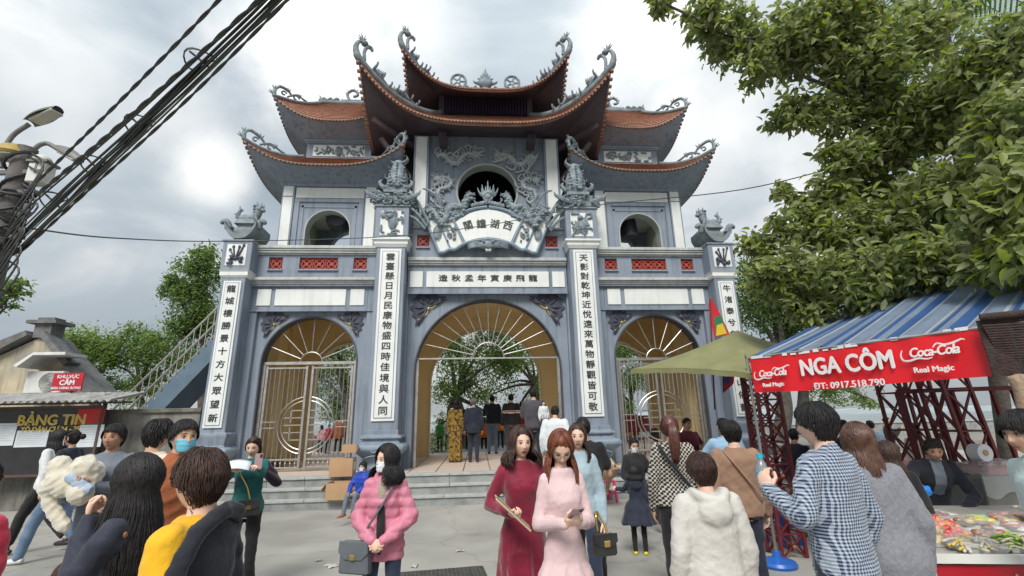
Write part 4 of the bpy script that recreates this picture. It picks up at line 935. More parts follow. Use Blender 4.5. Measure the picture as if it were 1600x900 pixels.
# palm behind it
pm = thing('palm_tree', 'palm fronds showing behind the large leaved tree at the top right', 'palm', loc=(11.5, -1.5, 0)); B = Vector((11.5, -1.5, 0)); top_p = atd(1465, 30, 7.4)
m = MB(); m.tube(cr([B-B, (top_p-B)*.5+Vector((.1, 0, 0)), top_p-B], 6), [.16]*13, 9); m.build('trunk', BARK, pm, smooth=.8)
for k in range(15):
    a = k*2.4; m = MB(); d = Vector((cos(a), sin(a), 0)); L = 1.9; rib = [top_p-B+d*L*t+Vector((0, 0, .75*sin(t*2.2)-.75*t*t)) for t in np.linspace(0, 1, 12)]
    m.tube(rib, [.02-.0012*i for i in range(12)], 4)
    for i in range(1, 12):
        for q in (-1, 1):
            for h in (0, .5):
                pt = lerp(rib[i-1], rib[i], h); sd_ = Vector((-d.y, d.x, 0))*q; tip = pt+(sd_*.55+d*.3+Vector((0, 0, -.25)))*(.9-.035*abs(i-5)); w_ = d*.02
                m.add([pt-w_, pt+w_, lerp(pt, tip, .6)+w_*1.2, tip, lerp(pt, tip, .6)-w_*1.2], [(0, 1, 2, 3, 4)])
    m.build('frond', LF[1 if k % 3 else 0], pm)
# trees behind and beside the gate
def W(px, py, Y): return at(px, py, Y)
def bl_(lst): return [(at(px, py, Y), r) for px, py, Y, r in lst]
tree('shade_tree', 'leaning dark trunked tree seen through the middle of the central arch', at(735, 700, 11), bl_([(715, 560, 11, 1.5), (760, 530, 11.5, 1.5), (700, 610, 10.5, 1.0), (765, 500, 11, 1.4), (690, 530, 11, 1.3), (740, 600, 12, 1.3), (790, 560, 12, 1.4), (700, 660, 12, .8), (770, 650, 13, .9)]), 11000, .16, .42, LF, 11, r0=.26, fork=at(712, 620, 11), frac=(.5, .32, .18), group=None, nbranch=80)
tree('shade_tree', 'tree with a straighter trunk seen at the right side of the central arch', at(842, 690, 13), bl_([(820, 540, 13, 1.7), (850, 600, 13, 1.2), (790, 600, 13.5, 1.1), (860, 520, 13, 1.5), (800, 500, 13, 1.5), (760, 620, 14, 1.0), (780, 560, 13, 1.5), (840, 640, 13.5, 1.0), (800, 660, 14, .8)]), 9500, .16, .42, LF, 12, r0=.2, fork=at(836, 600, 13), frac=(.45, .25, .3), nbranch=80)
tree('shade_tree', 'bright leafy tree seen through the bars of the left side arch', at(545, 690, 9), bl_([(530, 560, 9, 1.3), (550, 610, 9.5, 1.0), (500, 520, 9, 1.2), (540, 510, 9, 1.3), (520, 640, 9.6, .8), (500, 590, 9.6, 1.1)]), 10000, .14, .42, LF, 13, r0=.14, fork=at(540, 630, 9), frac=(.5, .3, .2))
tree('shade_tree', 'pale green tree seen through the bars of the right side arch', at(985, 690, 10), bl_([(975, 540, 10, 1.2), (1000, 590, 10, 1.0), (960, 600, 10, .9), (1000, 520, 10, 1.2), (970, 640, 10, .8)]), 9000, .14, .42, LF, 14, r0=.14, fork=at(985, 630, 10), frac=(.4, .15, .45))
tree('shade_tree', 'dark fine leaved tree standing behind the right end of the gate', at(1215, 690, 3.2), bl_([(1185, 440, 3.2, 1.2), (1230, 470, 3.2, 1.2), (1180, 490, 3.0, .8), (1260, 500, 3.2, 1.0), (1290, 440, 4, 1.4), (1230, 520, 3.4, .7), (1200, 470, 3.4, 1.2), (1280, 540, 4.0, .8)]), 17000, .13, .42, LF, 15, r0=.22, fork=at(1225, 560, 3.2), frac=(.35, .6, .05), sub=.3)
tree('shade_tree', 'tree whose low leafy twigs hang under the red banner before the lake', at(1255, 680, 4.5), bl_([(1300, 610, 4.5, .7), (1350, 620, 4.6, .6), (1270, 600, 4.5, .6), (1250, 560, 4.5, 1.2), (1320, 590, 4.5, .8)]), 4500, .13, .42, LF, 16, r0=.2, fork=at(1255, 600, 4.5), frac=(.35, .15, .5))
tree('shade_tree', 'tall dark crowned tree behind the stairs left of the gate', at(320, 660, 6.5), bl_([(318, 420, 6.5, 1.1), (300, 460, 6.5, 1.0), (270, 445, 6.5, .6), (325, 500, 6.5, 1.1), (290, 510, 6.5, .9), (340, 560, 6.8, 1.0), (320, 395, 6.5, .5), (350, 600, 7, .9)]), 13000, .15, .42, LF, 21, r0=.16, fork=at(318, 540, 6.5), frac=(.45, .45, .10), shell=.3)
tree('garden_tree', 'light green tree with thin bare lower branches beside the tiled gable', at(150, 660, 7), bl_([(130, 540, 7, 1.0), (100, 545, 7, .7), (165, 550, 7, .8), (90, 530, 7.3, .5), (140, 590, 7, .8)]), 5500, .14, .42, LF, 22, r0=.12, fork=at(150, 590, 7), frac=(.5, .1, .4), shell=.35, nbranch=100)
tree('garden_tree', 'spreading olive green tree behind the foot of the stairs', at(215, 660, 7.5), bl_([(200, 545, 7.5, 1.1), (240, 560, 7.5, 1.1), (215, 520, 7.5, .7), (255, 530, 7.5, .8), (180, 570, 7.5, .7), (285, 560, 7.5, .9), (230, 600, 7.5, .9), (180, 610, 7.8, .8), (290, 600, 8, .8)]), 8000, .14, .40, LF, 23, r0=.14, fork=at(218, 600, 7.5), frac=(.5, .25, .25), shell=.35, nbranch=120)
tree('garden_tree', 'tree with leaves spreading behind the utility pole at the left edge', at(-60, 660, 3), bl_([(0, 460, 3, .7), (30, 450, 3, .4), (-40, 450, 3, .9), (10, 480, 3, .35)]), 1800, .15, .42, LF, 24, r0=.15, fork=at(-30, 520, 3), frac=(.5, .35, .15))
rngg = np.random.default_rng(3)
for k, (px, py, Y, r, lb) in enumerate(((320, 520, 9, 1.1, 'bushy crown directly behind the left outer pillar'), )): pass
# low shrubs behind the arches
for px, py, Y, n, lb in ((684, 700, 6.5, 700, 'small bright green shrub at the left foot of the central arch'), (205, 655, 3.0, 300, 'tufts growing on the wall top beside the stair foot')):
    g_ = at(px, py, Y); P_ = rngg.normal(size=(n, 3))*np.array([.22, .2, .28]); t = thing('shrub', lb, 'shrub', loc=(g_.x, g_.y, max(g_.z, .8))); np_leaves('foliage', P_, .10, .4, LF, t, rngg, frac=(.5, .1, .4), droop=-.1)
    m = MB(); m.tube([(0, 0, -.5), (0, 0, .1)], .02, 5); m.build('stem', BARK, t)

# ================================================================== ground, lake
def asph_tint(N_, L_, tcn, base):
    v = N_.new('ShaderNodeTexVoronoi'); v.feature = 'DISTANCE_TO_EDGE'; v.inputs['Scale'].default_value = .35; nzz = N_.new('ShaderNodeTexNoise'); nzz.inputs['Scale'].default_value = 3
    L_.new(tcn.outputs['Object'], nzz.inputs['Vector']); va = N_.new('ShaderNodeVectorMath'); va.operation = 'MULTIPLY_ADD'; va.inputs[1].default_value = (.5, .5, .5); L_.new(nzz.outputs['Color'], va.inputs[0]); L_.new(tcn.outputs['Object'], va.inputs[2]); L_.new(va.outputs[0], v.inputs['Vector'])
    r = N_.new('ShaderNodeValToRGB'); r.color_ramp.elements[0].position = 0; r.color_ramp.elements[1].position = .012; r.color_ramp.elements[0].color = (.82, .82, .82, 1); r.color_ramp.elements[1].color = (1, 1, 1, 1); L_.new(v.outputs['Distance'], r.inputs[0])
    n2 = N_.new('ShaderNodeTexNoise'); n2.inputs['Scale'].default_value = 160; n2.inputs['Detail'].default_value = 2; L_.new(tcn.outputs['Object'], n2.inputs['Vector'])
    r2 = N_.new('ShaderNodeValToRGB'); r2.color_ramp.elements[0].position = .35; r2.color_ramp.elements[1].position = .7; r2.color_ramp.elements[0].color = (.75, .75, .75, 1); r2.color_ramp.elements[1].color = (1.15, 1.15, 1.12, 1); L_.new(n2.outputs[0], r2.inputs[0])
    c = base
    for q in (r, r2):
        mx_ = N_.new('ShaderNodeMix'); mx_.data_type = 'RGBA'; mx_.blend_type = 'MULTIPLY'; mx_.inputs['Factor'].default_value = 1; L_.new(c, mx_.inputs['A']); L_.new(q.outputs[0], mx_.inputs['B']); c = mx_.outputs['Result']
    return c
ASPH = tint(mat('worn_street_concrete', (.42, .405, .37), (.29, .28, .255), rough=.85, ns=.8, bump=.4, bs=70, detail=10), asph_tint)
MB().add([(-40, -30, 0), (40, -30, 0), (40, 9.5, 0), (-40, 9.5, 0)], [(0, 1, 2, 3)]).build('street', ASPH, kind='structure')
PAV = mat('lakeside_paving', (.24, .22, .19), (.19, .17, .15), ns=3, bump=.2)
MB().box(-40, 40, 8.02, 15, 0, .35).build('lakeside_path', PAV, kind='structure')
WAT = mat('lake_water', (.20, .25, .26), (.17, .22, .23), rough=.12, ns=.3, bump=.25, bs=3)
MB().add([(-1500, 15, -.9), (1500, 15, -.9), (1500, 2500, -.9), (-1500, 2500, -.9)], [(0, 1, 2, 3)]).build('lake', WAT, kind='structure')
MB().add([(-1500, -400, -.02), (1500, -400, -.02), (1500, 15, -.02), (-1500, 15, -.02)], [(0, 1, 2, 3)]).build('ground', ASPH, kind='structure')
m = MB(); rd = random.Random(8); xs_ = [-900+i*18 for i in range(101)]
prof_ = [(x, 6+5*mnoise.noise(Vector((x*.012, 0, 0)))+3*mnoise.noise(Vector((x*.05, 3, 0)))) for x in xs_]
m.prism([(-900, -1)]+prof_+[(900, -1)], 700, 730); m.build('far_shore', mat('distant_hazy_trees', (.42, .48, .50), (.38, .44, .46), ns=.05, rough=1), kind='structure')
w_ = thing('lakeside_wall', 'low grey parapet wall at the lake edge behind the gate', 'wall', loc=(0, 14.6, 0)); m = MB(); m.box(-40, 40, -.12, .12, .35, 1.0); m.build('wall', STONE, w_); m = MB(); m.box(-40, 40, -.18, .18, 1.0, 1.08); m.build('coping', STONEL, w_)

# ================================================================== left side
OLDW = mat('stained_old_plaster', (.24, .225, .20), (.10, .10, .09), rough=.9, ns=2.4, bump=.8, bs=18, detail=9, streak=(.05, .055, .05, .7))
BASEW = mat('mossy_wall_base', (.12, .13, .10), (.07, .08, .06), rough=.95, ns=4, bump=.5)
wl = thing('street_wall', 'stained grey plaster wall between the notice board and the gate', 'wall', loc=(-9.5, -.35, 0))
zt = at(250, 640, -.35).z
m = MB(); m.box(-5.5, 2.95, -.0, .25, 0, zt-.07); m.build('wall_face', OLDW, wl)
m = MB(); m.box(-5.5, 2.98, -.06, .31, zt-.07, zt+.02); m.build('coping', mat('mossy_coping', (.17, .16, .14), (.09, .09, .07), ns=6, bump=.6), wl, bevel=.01)
# notice board
YB = -.75
nb_ = thing('notice_board', 'black notice board with gold heading and pinned papers under a corrugated sheet roof', 'notice board', loc=(0, YB, 0))
def L2(px, py, Y=YB): p = at(px, py, Y); return p.x, p.z
(bx1, bz1), (_, bz0) = L2(160, 637), L2(160, 738)
bx0 = bx1-3.3
BLK = mat('black_board_vinyl', (.02, .02, .022), (.03, .03, .035), rough=.35, ns=3)
m = MB(); m.box(bx0, bx1, 0, .05, bz0, bz1); m.build('board_panel', BLK, nb_)
m = MB()
for a in ((bx0, bx1, -.03, .06, bz1, bz1+.05), (bx0, bx1, -.03, .06, bz0-.05, bz0), (bx1, bx1+.05, -.03, .06, bz0-.05, bz1+.05)): m.box(*a)
for x in (bx1-.02, bx0+.5): m.box(x-.03, x+.03, .06, .12, 0, bz1+.3)
m.build('board_frame', mat('rust_brown_frame', (.10, .06, .05)), nb_)
GOLDL = mat('gold_letters', (.62, .47, .10), (.5, .36, .08), rough=.35, ns=20)
x, z = L2(82, 657); text_mesh('lettering', 'BẢNG TIN', .30, GOLDL, nb_, ext=.008, pos=(x, -.012, z), bold=.012, sx=.98)
x, z = L2(80, 671); text_mesh('lettering', 'TỔ DÂN CƯ 24 - 25', .135, GOLDL, nb_, ext=.006, pos=(x, -.012, z), bold=.006)
PAPER = mat('pinned_paper', (.66, .70, .72), (.58, .62, .66), rough=.8, ns=5)
for px0, py0, px1, py1 in ((28, 673, 72, 698), (-20, 662, 20, 696), (126, 664, 157, 698)):
    x0, z1 = L2(px0, py0); x1, z0 = L2(px1, py1); m = MB(); m.box(x0, x1, -.012, -.002, z0, z1); m.m = 1
    for k in range(7): m.box(x0+.04, x1-.05-.04*(k % 3), -.0135, -.012, z1-.05-k*(z1-z0)*.11-.006, z1-.05-k*(z1-z0)*.11)
    m.build('paper', [PAPER, mat('grey_print', (.35, .37, .42))], nb_)
x0, z1 = L2(124, 639); x1, z0 = L2(161, 662); m = MB(); m.box(x0, x1, -.016, -.003, z0, z1); m.build('red_notice', mat('red_notice', (.55, .03, .025), (.45, .03, .03), ns=9), nb_)
# corrugated roof: individual ridged sheet
CORR = mat('weathered_corrugated_sheet', (.42, .42, .40), (.30, .29, .28), rough=.6, ns=6, bump=.2, streak=(.2, .15, .12, .6))
zr_ = L2(100, 625, -1.3)[1]
m = MB(); n = 120; xa, xb = bx0-.3, L2(176, 630, -1.3)[0]
def cf(u, v): x = lerp(xa, xb, u); return (x, lerp(-.62, .5, v), zr_+.22*v-.02+.028*sin(x*2*pi/.145))
m.sheetsolid(cf, n, 3, lambda u, v: (0, 0, -.012)); m.build('corrugated_sheet', CORR, nb_, smooth=.9)
m = MB(); m.box(xa, xb, -.02, .03, zr_-.06, zr_-.02); m.build('roof_beam', WOOD, nb_)
# old tiled gable house
YH = 3.2
hs_ = thing('old_gable_house', 'old yellow plaster gable house with a small chimney block on its ridge', 'house', loc=(0, YH, 0))
def LH(px, py, Y=YH): p = at(px, py, Y); return p.x, p.z
ap = LH(62, 528); el = LH(-130, 640); er = LH(150, 622); e2 = LH(112, 575)
m = MB(); m.prism([(ap[0]-6, 0), (er[0]-.15, 0), (er[0]-.15, er[1]-.1), (e2[0], e2[1]-.05), (ap[0], ap[1]), (ap[0]-6, ap[1]-3.2)], 0, .3); m.build('gable_wall', mat('aged_yellow_plaster', (.56, .48, .33), (.30, .28, .23), ns=1.4, bump=.5, detail=9, rough=.9, streak=(.16, .15, .13, .8)), hs_)
m = MB(); SL = mat('dark_slate_verge', (.17, .17, .17), (.11, .11, .11), ns=6, bump=.5)
for a, b in (((ap[0]-5.5, ap[1]-2.6), (ap[0]-1.0, ap[1]-.38)), ((ap[0]-1.0, ap[1]-.38), (ap[0]-.2, ap[1]+.12)), ((ap[0]+.2, ap[1]+.12), (e2[0], e2[1]+.1)), (e2, (er[0]+.1, er[1]))):
    m.bar((a[0], .0, a[1]), (b[0], .0, b[1]), .5, .16)
m.bar((ap[0]-5.5, .12, ap[1]-2.25), (ap[0]-.5, .12, ap[1]+.15), .3, .10)
m.build('roof_verge', SL, hs_)
m = MB(); m.add([(ap[0], 0, ap[1]+.14), (ap[0], 1.0, ap[1]+.14), (er[0]+.1, 1.0, er[1]+.02), (er[0]+.1, 0, er[1]+.02), (ap[0]-6, 0, ap[1]-2.9), (ap[0]-6, 1.0, ap[1]-2.9)], [(0, 1, 2, 3), (0, 4, 5, 1)]); m.build('roof', SL, hs_)
m = MB(); m.sqloft([(.24, .24, ap[1]), (.24, .24, ap[1]+.42), (.42, .36, ap[1]+.42), (.42, .36, ap[1]+.52), (.24, .2, ap[1]+.52), (.24, .2, ap[1]+.62)], ap[0]+.1, .15); m.build('chimney', SL, hs_)
ACM = mat('ivory_metal', (.70, .71, .68), (.60, .60, .57), rough=.5, ns=4)
ac = thing('air_conditioner', 'ivory air conditioner unit under a small hood on the gable wall', 'air conditioner', loc=(0, YH-.45, 0))
x0, z1 = LH(40, 580, YH-.5); x1, z0 = LH(90, 614, YH-.5)
m = MB(); m.box(x0, x1, 0, .38, z0, z1); m.build('casing', ACM, ac, bevel=.02)
cx_, cz_, rr_ = lerp(x0, x1, .66), (z0+z1)/2, (z1-z0)*.42
m = MB()
for q in np.linspace(.2, 1, 6): m.tube([(cx_+rr_*q*cos(t), -.02, cz_+rr_*q*sin(t)) for t in np.linspace(0, 2*pi, 20)], .008, 4, cap=False)
m.m = 1; m.lathe([(rr_*1.02, 0), (rr_*1.02, .01)], (0, 0, 0), 20)
o = None; m2 = MB(); m2.prism([(cx_+rr_*1.05*cos(t), cz_+rr_*1.05*sin(t)) for t in np.linspace(0, 2*pi, 25)[:-1]], -.012, -.003); m2.build('fan_opening', mat('grey_shade', (.22, .23, .22)), ac)
m.v = m.v[:len(m.v)-40]; m.f = m.f[:-22]; m.mi = m.mi[:-22]
m.build('fan_grille', ACM, ac)
m = MB(); m.prism([(x0-.1, z1+.14), (x0+.35, z1+.5), (x1+.2, z1+.5), (x1+.2, z1+.42), (x0+.35, z1+.42), (x0-.02, z1+.08)], -.35, .45); m.build('hood', ACM, ac)
m = MB(); m.box(x0+.1, x0+.16, 0, .45, z0-.07, z0); m.box(x1-.16, x1-.1, 0, .45, z0-.07, z0); m.build('bracket', STEEL, ac)
YS = YH-.9
x0, z1 = LH(85, 583, YS); x1, z0 = LH(126, 610, YS)
rs = thing('red_warning_sign', 'red rectangular sign with white lettering beside the air conditioner', 'sign', loc=(0, YS, 0))
m = MB(); m.box(x0, x1, 0, .03, z0, z1); m.build('sign_plate', mat('red_sign', (.52, .02, .04), rough=.4), rs)
WL = mat('white_lettering', (.80, .80, .80), rough=.5)
hx = (x0+x1)/2; hh_ = z1-z0
text_mesh('lettering', 'KHU VỰC', hh_*.27, WL, rs, ext=.004, pos=(hx, -.006, z1-hh_*.22), bold=.004)
text_mesh('lettering', 'CẤM', hh_*.38, WL, rs, ext=.004, pos=(hx, -.006, z1-hh_*.56), bold=.008)
text_mesh('lettering', 'BÁN HÀNG RONG', hh_*.19, WL, rs, ext=.004, pos=(hx, -.006, z1-hh_*.86), bold=.003)
m = MB(); m.box(hx-.03, hx+.03, .03, .08, 0, z0+.1); m.build('sign_post', mat('ochre_post', (.45, .32, .12)), rs)
# outer staircase to the upper deck
stt = thing('outer_staircase', 'blue concrete staircase with steel railings climbing behind the left pillar', 'staircase', loc=(0, 1.6, 0))
def LS(px, py, Y=1.6): p = at(px, py, Y); return Vector((p.x, 0, p.z))
b0, b1 = LS(232, 634), LS(345, 520); sl = (b1.z-b0.z)/(b1.x-b0.x); x1 = -6.45; ztp = b0.z+sl*(x1-b0.x); xg = b0.x-b0.z/sl
m = MB()
nst = int(ztp/.19); dx = (x1-xg)/nst; dz = ztp/nst; pl = [(xg, 0)]
for i in range(nst): pl += [(xg+i*dx, (i+1)*dz), (xg+(i+1)*dx, (i+1)*dz)]
pl += [(x1, ztp-.55), (xg+.5, 0)]
m.prism(pl, 0, 1.1); m.build('stair_flight', mat('stair_blue_paint', (.13, .19, .25), (.10, .15, .20), ns=2, bump=.2), stt)
RAIL = mat('dull_steel_rail', (.50, .48, .42), (.38, .36, .32), rough=.4, metal=.6)
for yy in (.03, 1.05):
    m = MB()
    for h in (.48, .95): m.tube([(xg, yy, .1+h), (x1, yy, ztp+h)], .03, 6)
    m.build('handrail', RAIL, stt, smooth=.8)
    pm_ = MB().tube([(0, 0, 0), (0, 0, .95)], .014, 5).mesh('baluster', RAIL)
    for i in range(nst): link('baluster', pm_, stt, loc=(xg+(i+.5)*dx, yy, (i+.9)*dz))
# pale low buildings / tarps glimpsed behind the wall
m = MB(); a = at(270, 600, 12); m.box(-14, -9.6, 12, 16, 0, a.z); bb = m.build('low_shed', mat('pale_shed_wall', (.55, .56, .54)), label='pale low shed glimpsed behind the wall and stairs', cat='shed')

# ================================================================== pole, lamps, cables
PD = 5.6
pp = atd(14, 330, PD); PX, PYY = pp.x, pp.y
zt = atd(22, 232, PD).z
PCON = mat('pole_concrete', (.16, .145, .14), (.10, .09, .09), rough=.9, ns=7, bump=.6)
CAB = mat('black_cable', (.018, .02, .022), (.03, .035, .03), rough=.55, ns=10)
pole = thing('utility_pole', 'concrete utility pole at the left edge wrapped in cables and brackets', 'pole', loc=(PX, PYY, 0))
m = MB(); m.tube([(0, 0, 0), (0, 0, zt)], [.16, .11], 12); m.build('pole_shaft', PCON, pole, smooth=.8)
m = MB(); rd = random.Random(6)
for k in range(15):
    z = zt-.05-rd.random()*1.5; R_ = .125+rd.random()*.04
    m.tube([(R_*cos(t), R_*sin(t), z+.10*sin(t+k)) for t in np.linspace(0, 6.28, 14)], .012+.012*rd.random(), 5, cap=False)
for k in range(14):
    z = zt-.1-rd.random()*1.4; m.tube(cr([(.17, -.1, z), (.35+.1*rd.random(), -.15, z-.2), (.2, -.15, z-.5-.3*rd.random()), (.16, -.05, z-.8)], 5), .011, 5)
m.build('cable_wrap', CAB, pole, smooth=.9)
m = MB()
for z in (zt-.35, zt-.62, zt-.9, zt-1.2): m.bar((-.5, 0, z), (.30, -.06, z), .05); m.tube([(.24, -.06, z), (.24, -.06, z+.12)], .03, 6)
m.build('steel_bracket', mat('grey_bracket', (.2, .2, .2), metal=.5, rough=.5), pole)
LAMPM = mat('grey_lamp_housing', (.20, .21, .19), (.15, .15, .14), rough=.5, metal=.3)
LENS = mat('dusty_lamp_lens', (.45, .44, .38), rough=.3)
def rel(px, py, d): return atd(px, py, d)-Vector((PX, PYY, 0))
def lamp(name, label, pts, head_a, head_b, hw, d):
    t = thing(name, label, 'street lamp', loc=(PX, PYY, 0))
    m = MB(); m.tube(cr([rel(x, y, d) for x, y in pts], 6), .028, 7); m.build('arm', LAMPM, t, smooth=.9)
    a, b = rel(*head_a, d), rel(*head_b, d-.15); dr = (b-a).normalized(); m = MB(); sd_ = dr.cross(Vector((0, 0, 1))).normalized(); up = sd_.cross(dr)
    Lh = (b-a).length; m.T = Matrix(((dr.x, sd_.x, up.x, a.x), (dr.y, sd_.y, up.y, a.y), (dr.z, sd_.z, up.z, a.z), (0, 0, 0, 1)))
    m.grid(lambda u, v: (Lh*u, hw*(.45+.75*sin(pi*min(1, .15+u*.75)))*cos(pi*v), .09*(.6+.4*sin(pi*u))*sin(pi*v)), 8, 8); m.build('lamp_housing', LAMPM, t, smooth=.9)
    m = MB(); m.T = Matrix(((dr.x, sd_.x, up.x, a.x), (dr.y, sd_.y, up.y, a.y), (dr.z, sd_.z, up.z, a.z), (0, 0, 0, 1))); m.box(Lh*.22, Lh*.95, -hw*.85, hw*.85, -.035, .0); m.build('lamp_lens', LENS, t, bevel=.01); return t
lamp('street_lamp', 'flat box headed street lamp on a curved arm at the top of the pole', [(2, 262), (4, 240), (20, 212), (46, 194)], (44, 194), (92, 172), .085, PD)
lamp('street_lamp', 'small drooping street lamp on a hooked arm right of the pole', [(48, 250), (55, 232), (72, 224), (92, 234)], (90, 233), (124, 252), .07, PD)
t = thing('flood_lamp', 'yellowed round lamp hood strapped on top of the utility pole', 'lamp', loc=atd(24, 240, PD)); m = MB(); m.lathe([(.17, -.06), (.19, -.03), (.15, .06), (.08, .10), (.0, .11)], (0, 0, 0), 14); m.build('lamp_hood', mat('yellowed_plastic', (.42, .30, .07), rough=.4), t, smooth=.8)
m = MB(); m.lathe([(.16, -.08), (.16, -.06)], (0, 0, 0), 14); m.build('lamp_lens', LENS, t)
t = thing('meter_box', 'pale grey metal junction box on the pole below the lamps', 'box', loc=atd(64, 272, PD)); m = MB(); m.box(-.10, .10, -.08, .08, -.14, .12); m.build('box_body', ACM, t, bevel=.01); m = MB(); m.box(-.12, .12, -.1, .1, .12, .15); m.build('box_lid', LAMPM, t)
t = thing('bell_lamp', 'round white glass lamp beside the junction box on the pole', 'lamp', loc=atd(66, 252, PD)); m = MB(); m.ball((0, 0, 0), (.10, .10, .08), 12, 8); m.build('globe', ACM, t, smooth=True)
# cable bundle running up and over the street
bun = 0
CABT = mat('twisted_black_cable', (.02, .022, .022), (.045, .05, .045), rough=.5, ns=30)
CABG = mat('mossy_green_cable', (.045, .06, .022), (.03, .03, .02), rough=.6, ns=6)
def cable(p0, p1, sag, r, wob=0, seed=0, twist=0, matl=None, d1=3.6, d0=PD):
    rd = random.Random(seed); A_, B_ = atd(*p0, d0), atd(*p1, d1); B_ = B_+(B_-A_)*.5; n = 24; pts = []
    ph = rd.uniform(0, 6)
    for i in range(n+1):
        t = i/n; p = lerp(A_, B_, t)+Vector((0, 0, -sag*4*t*(1-t)))
        if wob: p += Vector((sin(t*9+ph), 0, cos(t*11+ph*2)))*wob*sin(pi*t)
        pts.append(p)
    m = MB()
    if twist:
        c = cr(pts, 6); q = [[], []]
        for i, p in enumerate(c):
            a = i*.55; d = Vector((cos(a)*.8, cos(a)*.3, sin(a)))*r*.9; q[0].append(p+d); q[1].append(p-d)
        for w2 in q: m.tube(w2, r*.95, 5)
    else: m.tube(cr(pts, 2), r, 6)
    o = m.build('overhead_cable', matl or CAB, smooth=.9); o['category'] = 'cable'; return o
GC = 'overhead cables running up from the utility pole'
specs = [((40, 300), (342, -10), .10, .011, 0, 1, 'thick twisted cable, uppermost of the overhead bundle', CABT, 1), ((40, 318), (402, -10), .12, .014, 0, 1, 'thickest twisted cable, second from the top of the bundle', CABT, 1),
         ((20, 345), (415, -8), .05, .010, .01, 0, 'black cable third from the top between the twisted cables and the mossy bundle', CAB, 0)]
for i, (a, b, sg, r, wb, tw_, lb, mt, _) in enumerate(specs): o = cable(a, b, sg, r, wb, i, tw_, mt); o['label'] = lb; o['group'] = GC
rd = random.Random(4)
for i in range(13):
    a = (20+rd.uniform(-6, 10), 385+rd.uniform(-14, 16)); b = (436+rd.uniform(-16, 8), -10+rd.uniform(-6, 8))
    o = cable(a, b, .06+rd.uniform(-.07, .05), .006+.007*rd.random(), .02+.02*rd.random(), 30+i, 0, CABG if i in (2, 5, 8) else CAB); o['label'] = ('mossy green cable in the lower bundle, ' if i in (2, 5, 8) else 'thin black cable in the lower bundle, ')+('first', 'second', 'third', 'fourth', 'fifth', 'sixth', 'seventh', 'eighth', 'ninth', 'tenth', 'eleventh', 'twelfth', 'thirteenth')[i]+' of its strands counted outward from the pole'; o['group'] = GC
o = cable((30, 396), (432, 12), .07, .010, .02, 77, 1, CAB); o['label'] = 'slack black cable hanging lowest under the bundle'; o['group'] = GC
for i, (px, py, R_, d) in enumerate(((310, 92, .14, 4.3), (215, 193, .13, 4.7), (143, 255, .12, 5.1), (80, 312, .12, 5.4))):
    c = atd(px, py, d); m = MB()
    for k in range(2): m.tube([c+Vector((R_*(1+.15*k)*cos(t)+.02*k, .05*sin(2*t), R_*.8*sin(t)-.01*k)) for t in np.linspace(0, 6.28, 20)], .007, 5, cap=False)
    m.tube([c+Vector((-.1, 0, .09)), c+Vector((.12, 0, -.1))], .012, 5)
    m.build('cable_loop', CAB, smooth=.9, label='coiled cable loop tied to the bundle, '+('highest of four', 'second highest', 'third highest, above the small drooping lamp', 'lowest, beside the pole')[i], cat='cable loop')
pts = [atd(48, 357, PD), atd(180, 372, 7.5), at(345, 377, -1.0), at(600, 370, -1.0), at(760, 352, -1.0), at(930, 321, -1.2), atd(1160, 296, 8.5), atd(1380, 240, 7)]
m = MB(); m.tube(cr(pts, 8), .011, 5); m.build('thin_wire', CAB, smooth=.9, label='thin black wire crossing in front of the gate from the pole to the tree', cat='wire')
# ================================================================== people
def union(mb, vox, smooth=3, fac=.5):
    me = mb.mesh('u', [WHITE]); o = bpy.data.objects.new('u', me); COL.objects.link(o)
    r = o.modifiers.new('r', 'REMESH'); r.mode = 'VOXEL'; r.voxel_size = vox; r.adaptivity = 0
    if smooth: s = o.modifiers.new('s', 'SMOOTH'); s.factor = fac; s.iterations = smooth
    dg = bpy.context.evaluated_depsgraph_get(); out_ = bpy.data.meshes.new_from_object(o.evaluated_get(dg)); bpy.data.objects.remove(o); bpy.data.meshes.remove(me)
    out_.materials.clear(); return out_
def wrinkle(me, amp, seed, zfreq=26, fn=None):
    n = len(me.vertices); co = np.empty(n*3); me.vertices.foreach_get('co', co); co = co.reshape(-1, 3); no = np.empty(n*3); me.vertices.foreach_get('normal', no); no = no.reshape(-1, 3)
    rng = np.random.default_rng(seed); d = np.zeros(n); w = co+.03*np.sin(co[:, [1, 2, 0]]*14+seed)
    for i in range(5):
        k = rng.normal(size=3)*np.array([.8, .8, 1.0]); k /= np.linalg.norm(k); k *= zfreq*rng.uniform(.7, 1.8)
        s = np.sin(w@k+rng.uniform(0, 6)); d += (1-np.abs(s))**2*rng.uniform(.5, 1)
    d = (d/2.2-.5)*amp
    if fn is not None: d = d+fn(co)
    co += no*d[:, None]; me.vertices.foreach_set('co', co.reshape(-1)); me.update()
def fabric(name, c, c2=None, rough=.85, ns=6, bump=.22, bs=38, sheen=.15, **k):
    return mat(name, c, c2, rough=rough, ns=ns, bump=bump, bs=bs, sheen=sheen, spec=.25, **k)
SKIN = [mat('skin_light', (.72, .49, .38), (.67, .43, .32), rough=.5, ns=14, bump=.05, spec=.35), mat('skin_medium', (.58, .36, .25), (.52, .31, .21), rough=.5, ns=14, bump=.05, spec=.35), mat('skin_tan', (.46, .26, .17), (.41, .22, .14), rough=.5, ns=14, bump=.05, spec=.35)]
LIP = mat('lips_rose', (.46, .19, .16), rough=.4); LIPR = mat('lips_red', (.45, .04, .05), rough=.35)
EYEW = mat('eye_white', (.44, .41, .39), rough=.25); IRIS = mat('dark_iris', (.018, .012, .01), rough=.15); BROW = mat('dark_brow', (.03, .022, .02), rough=.8)
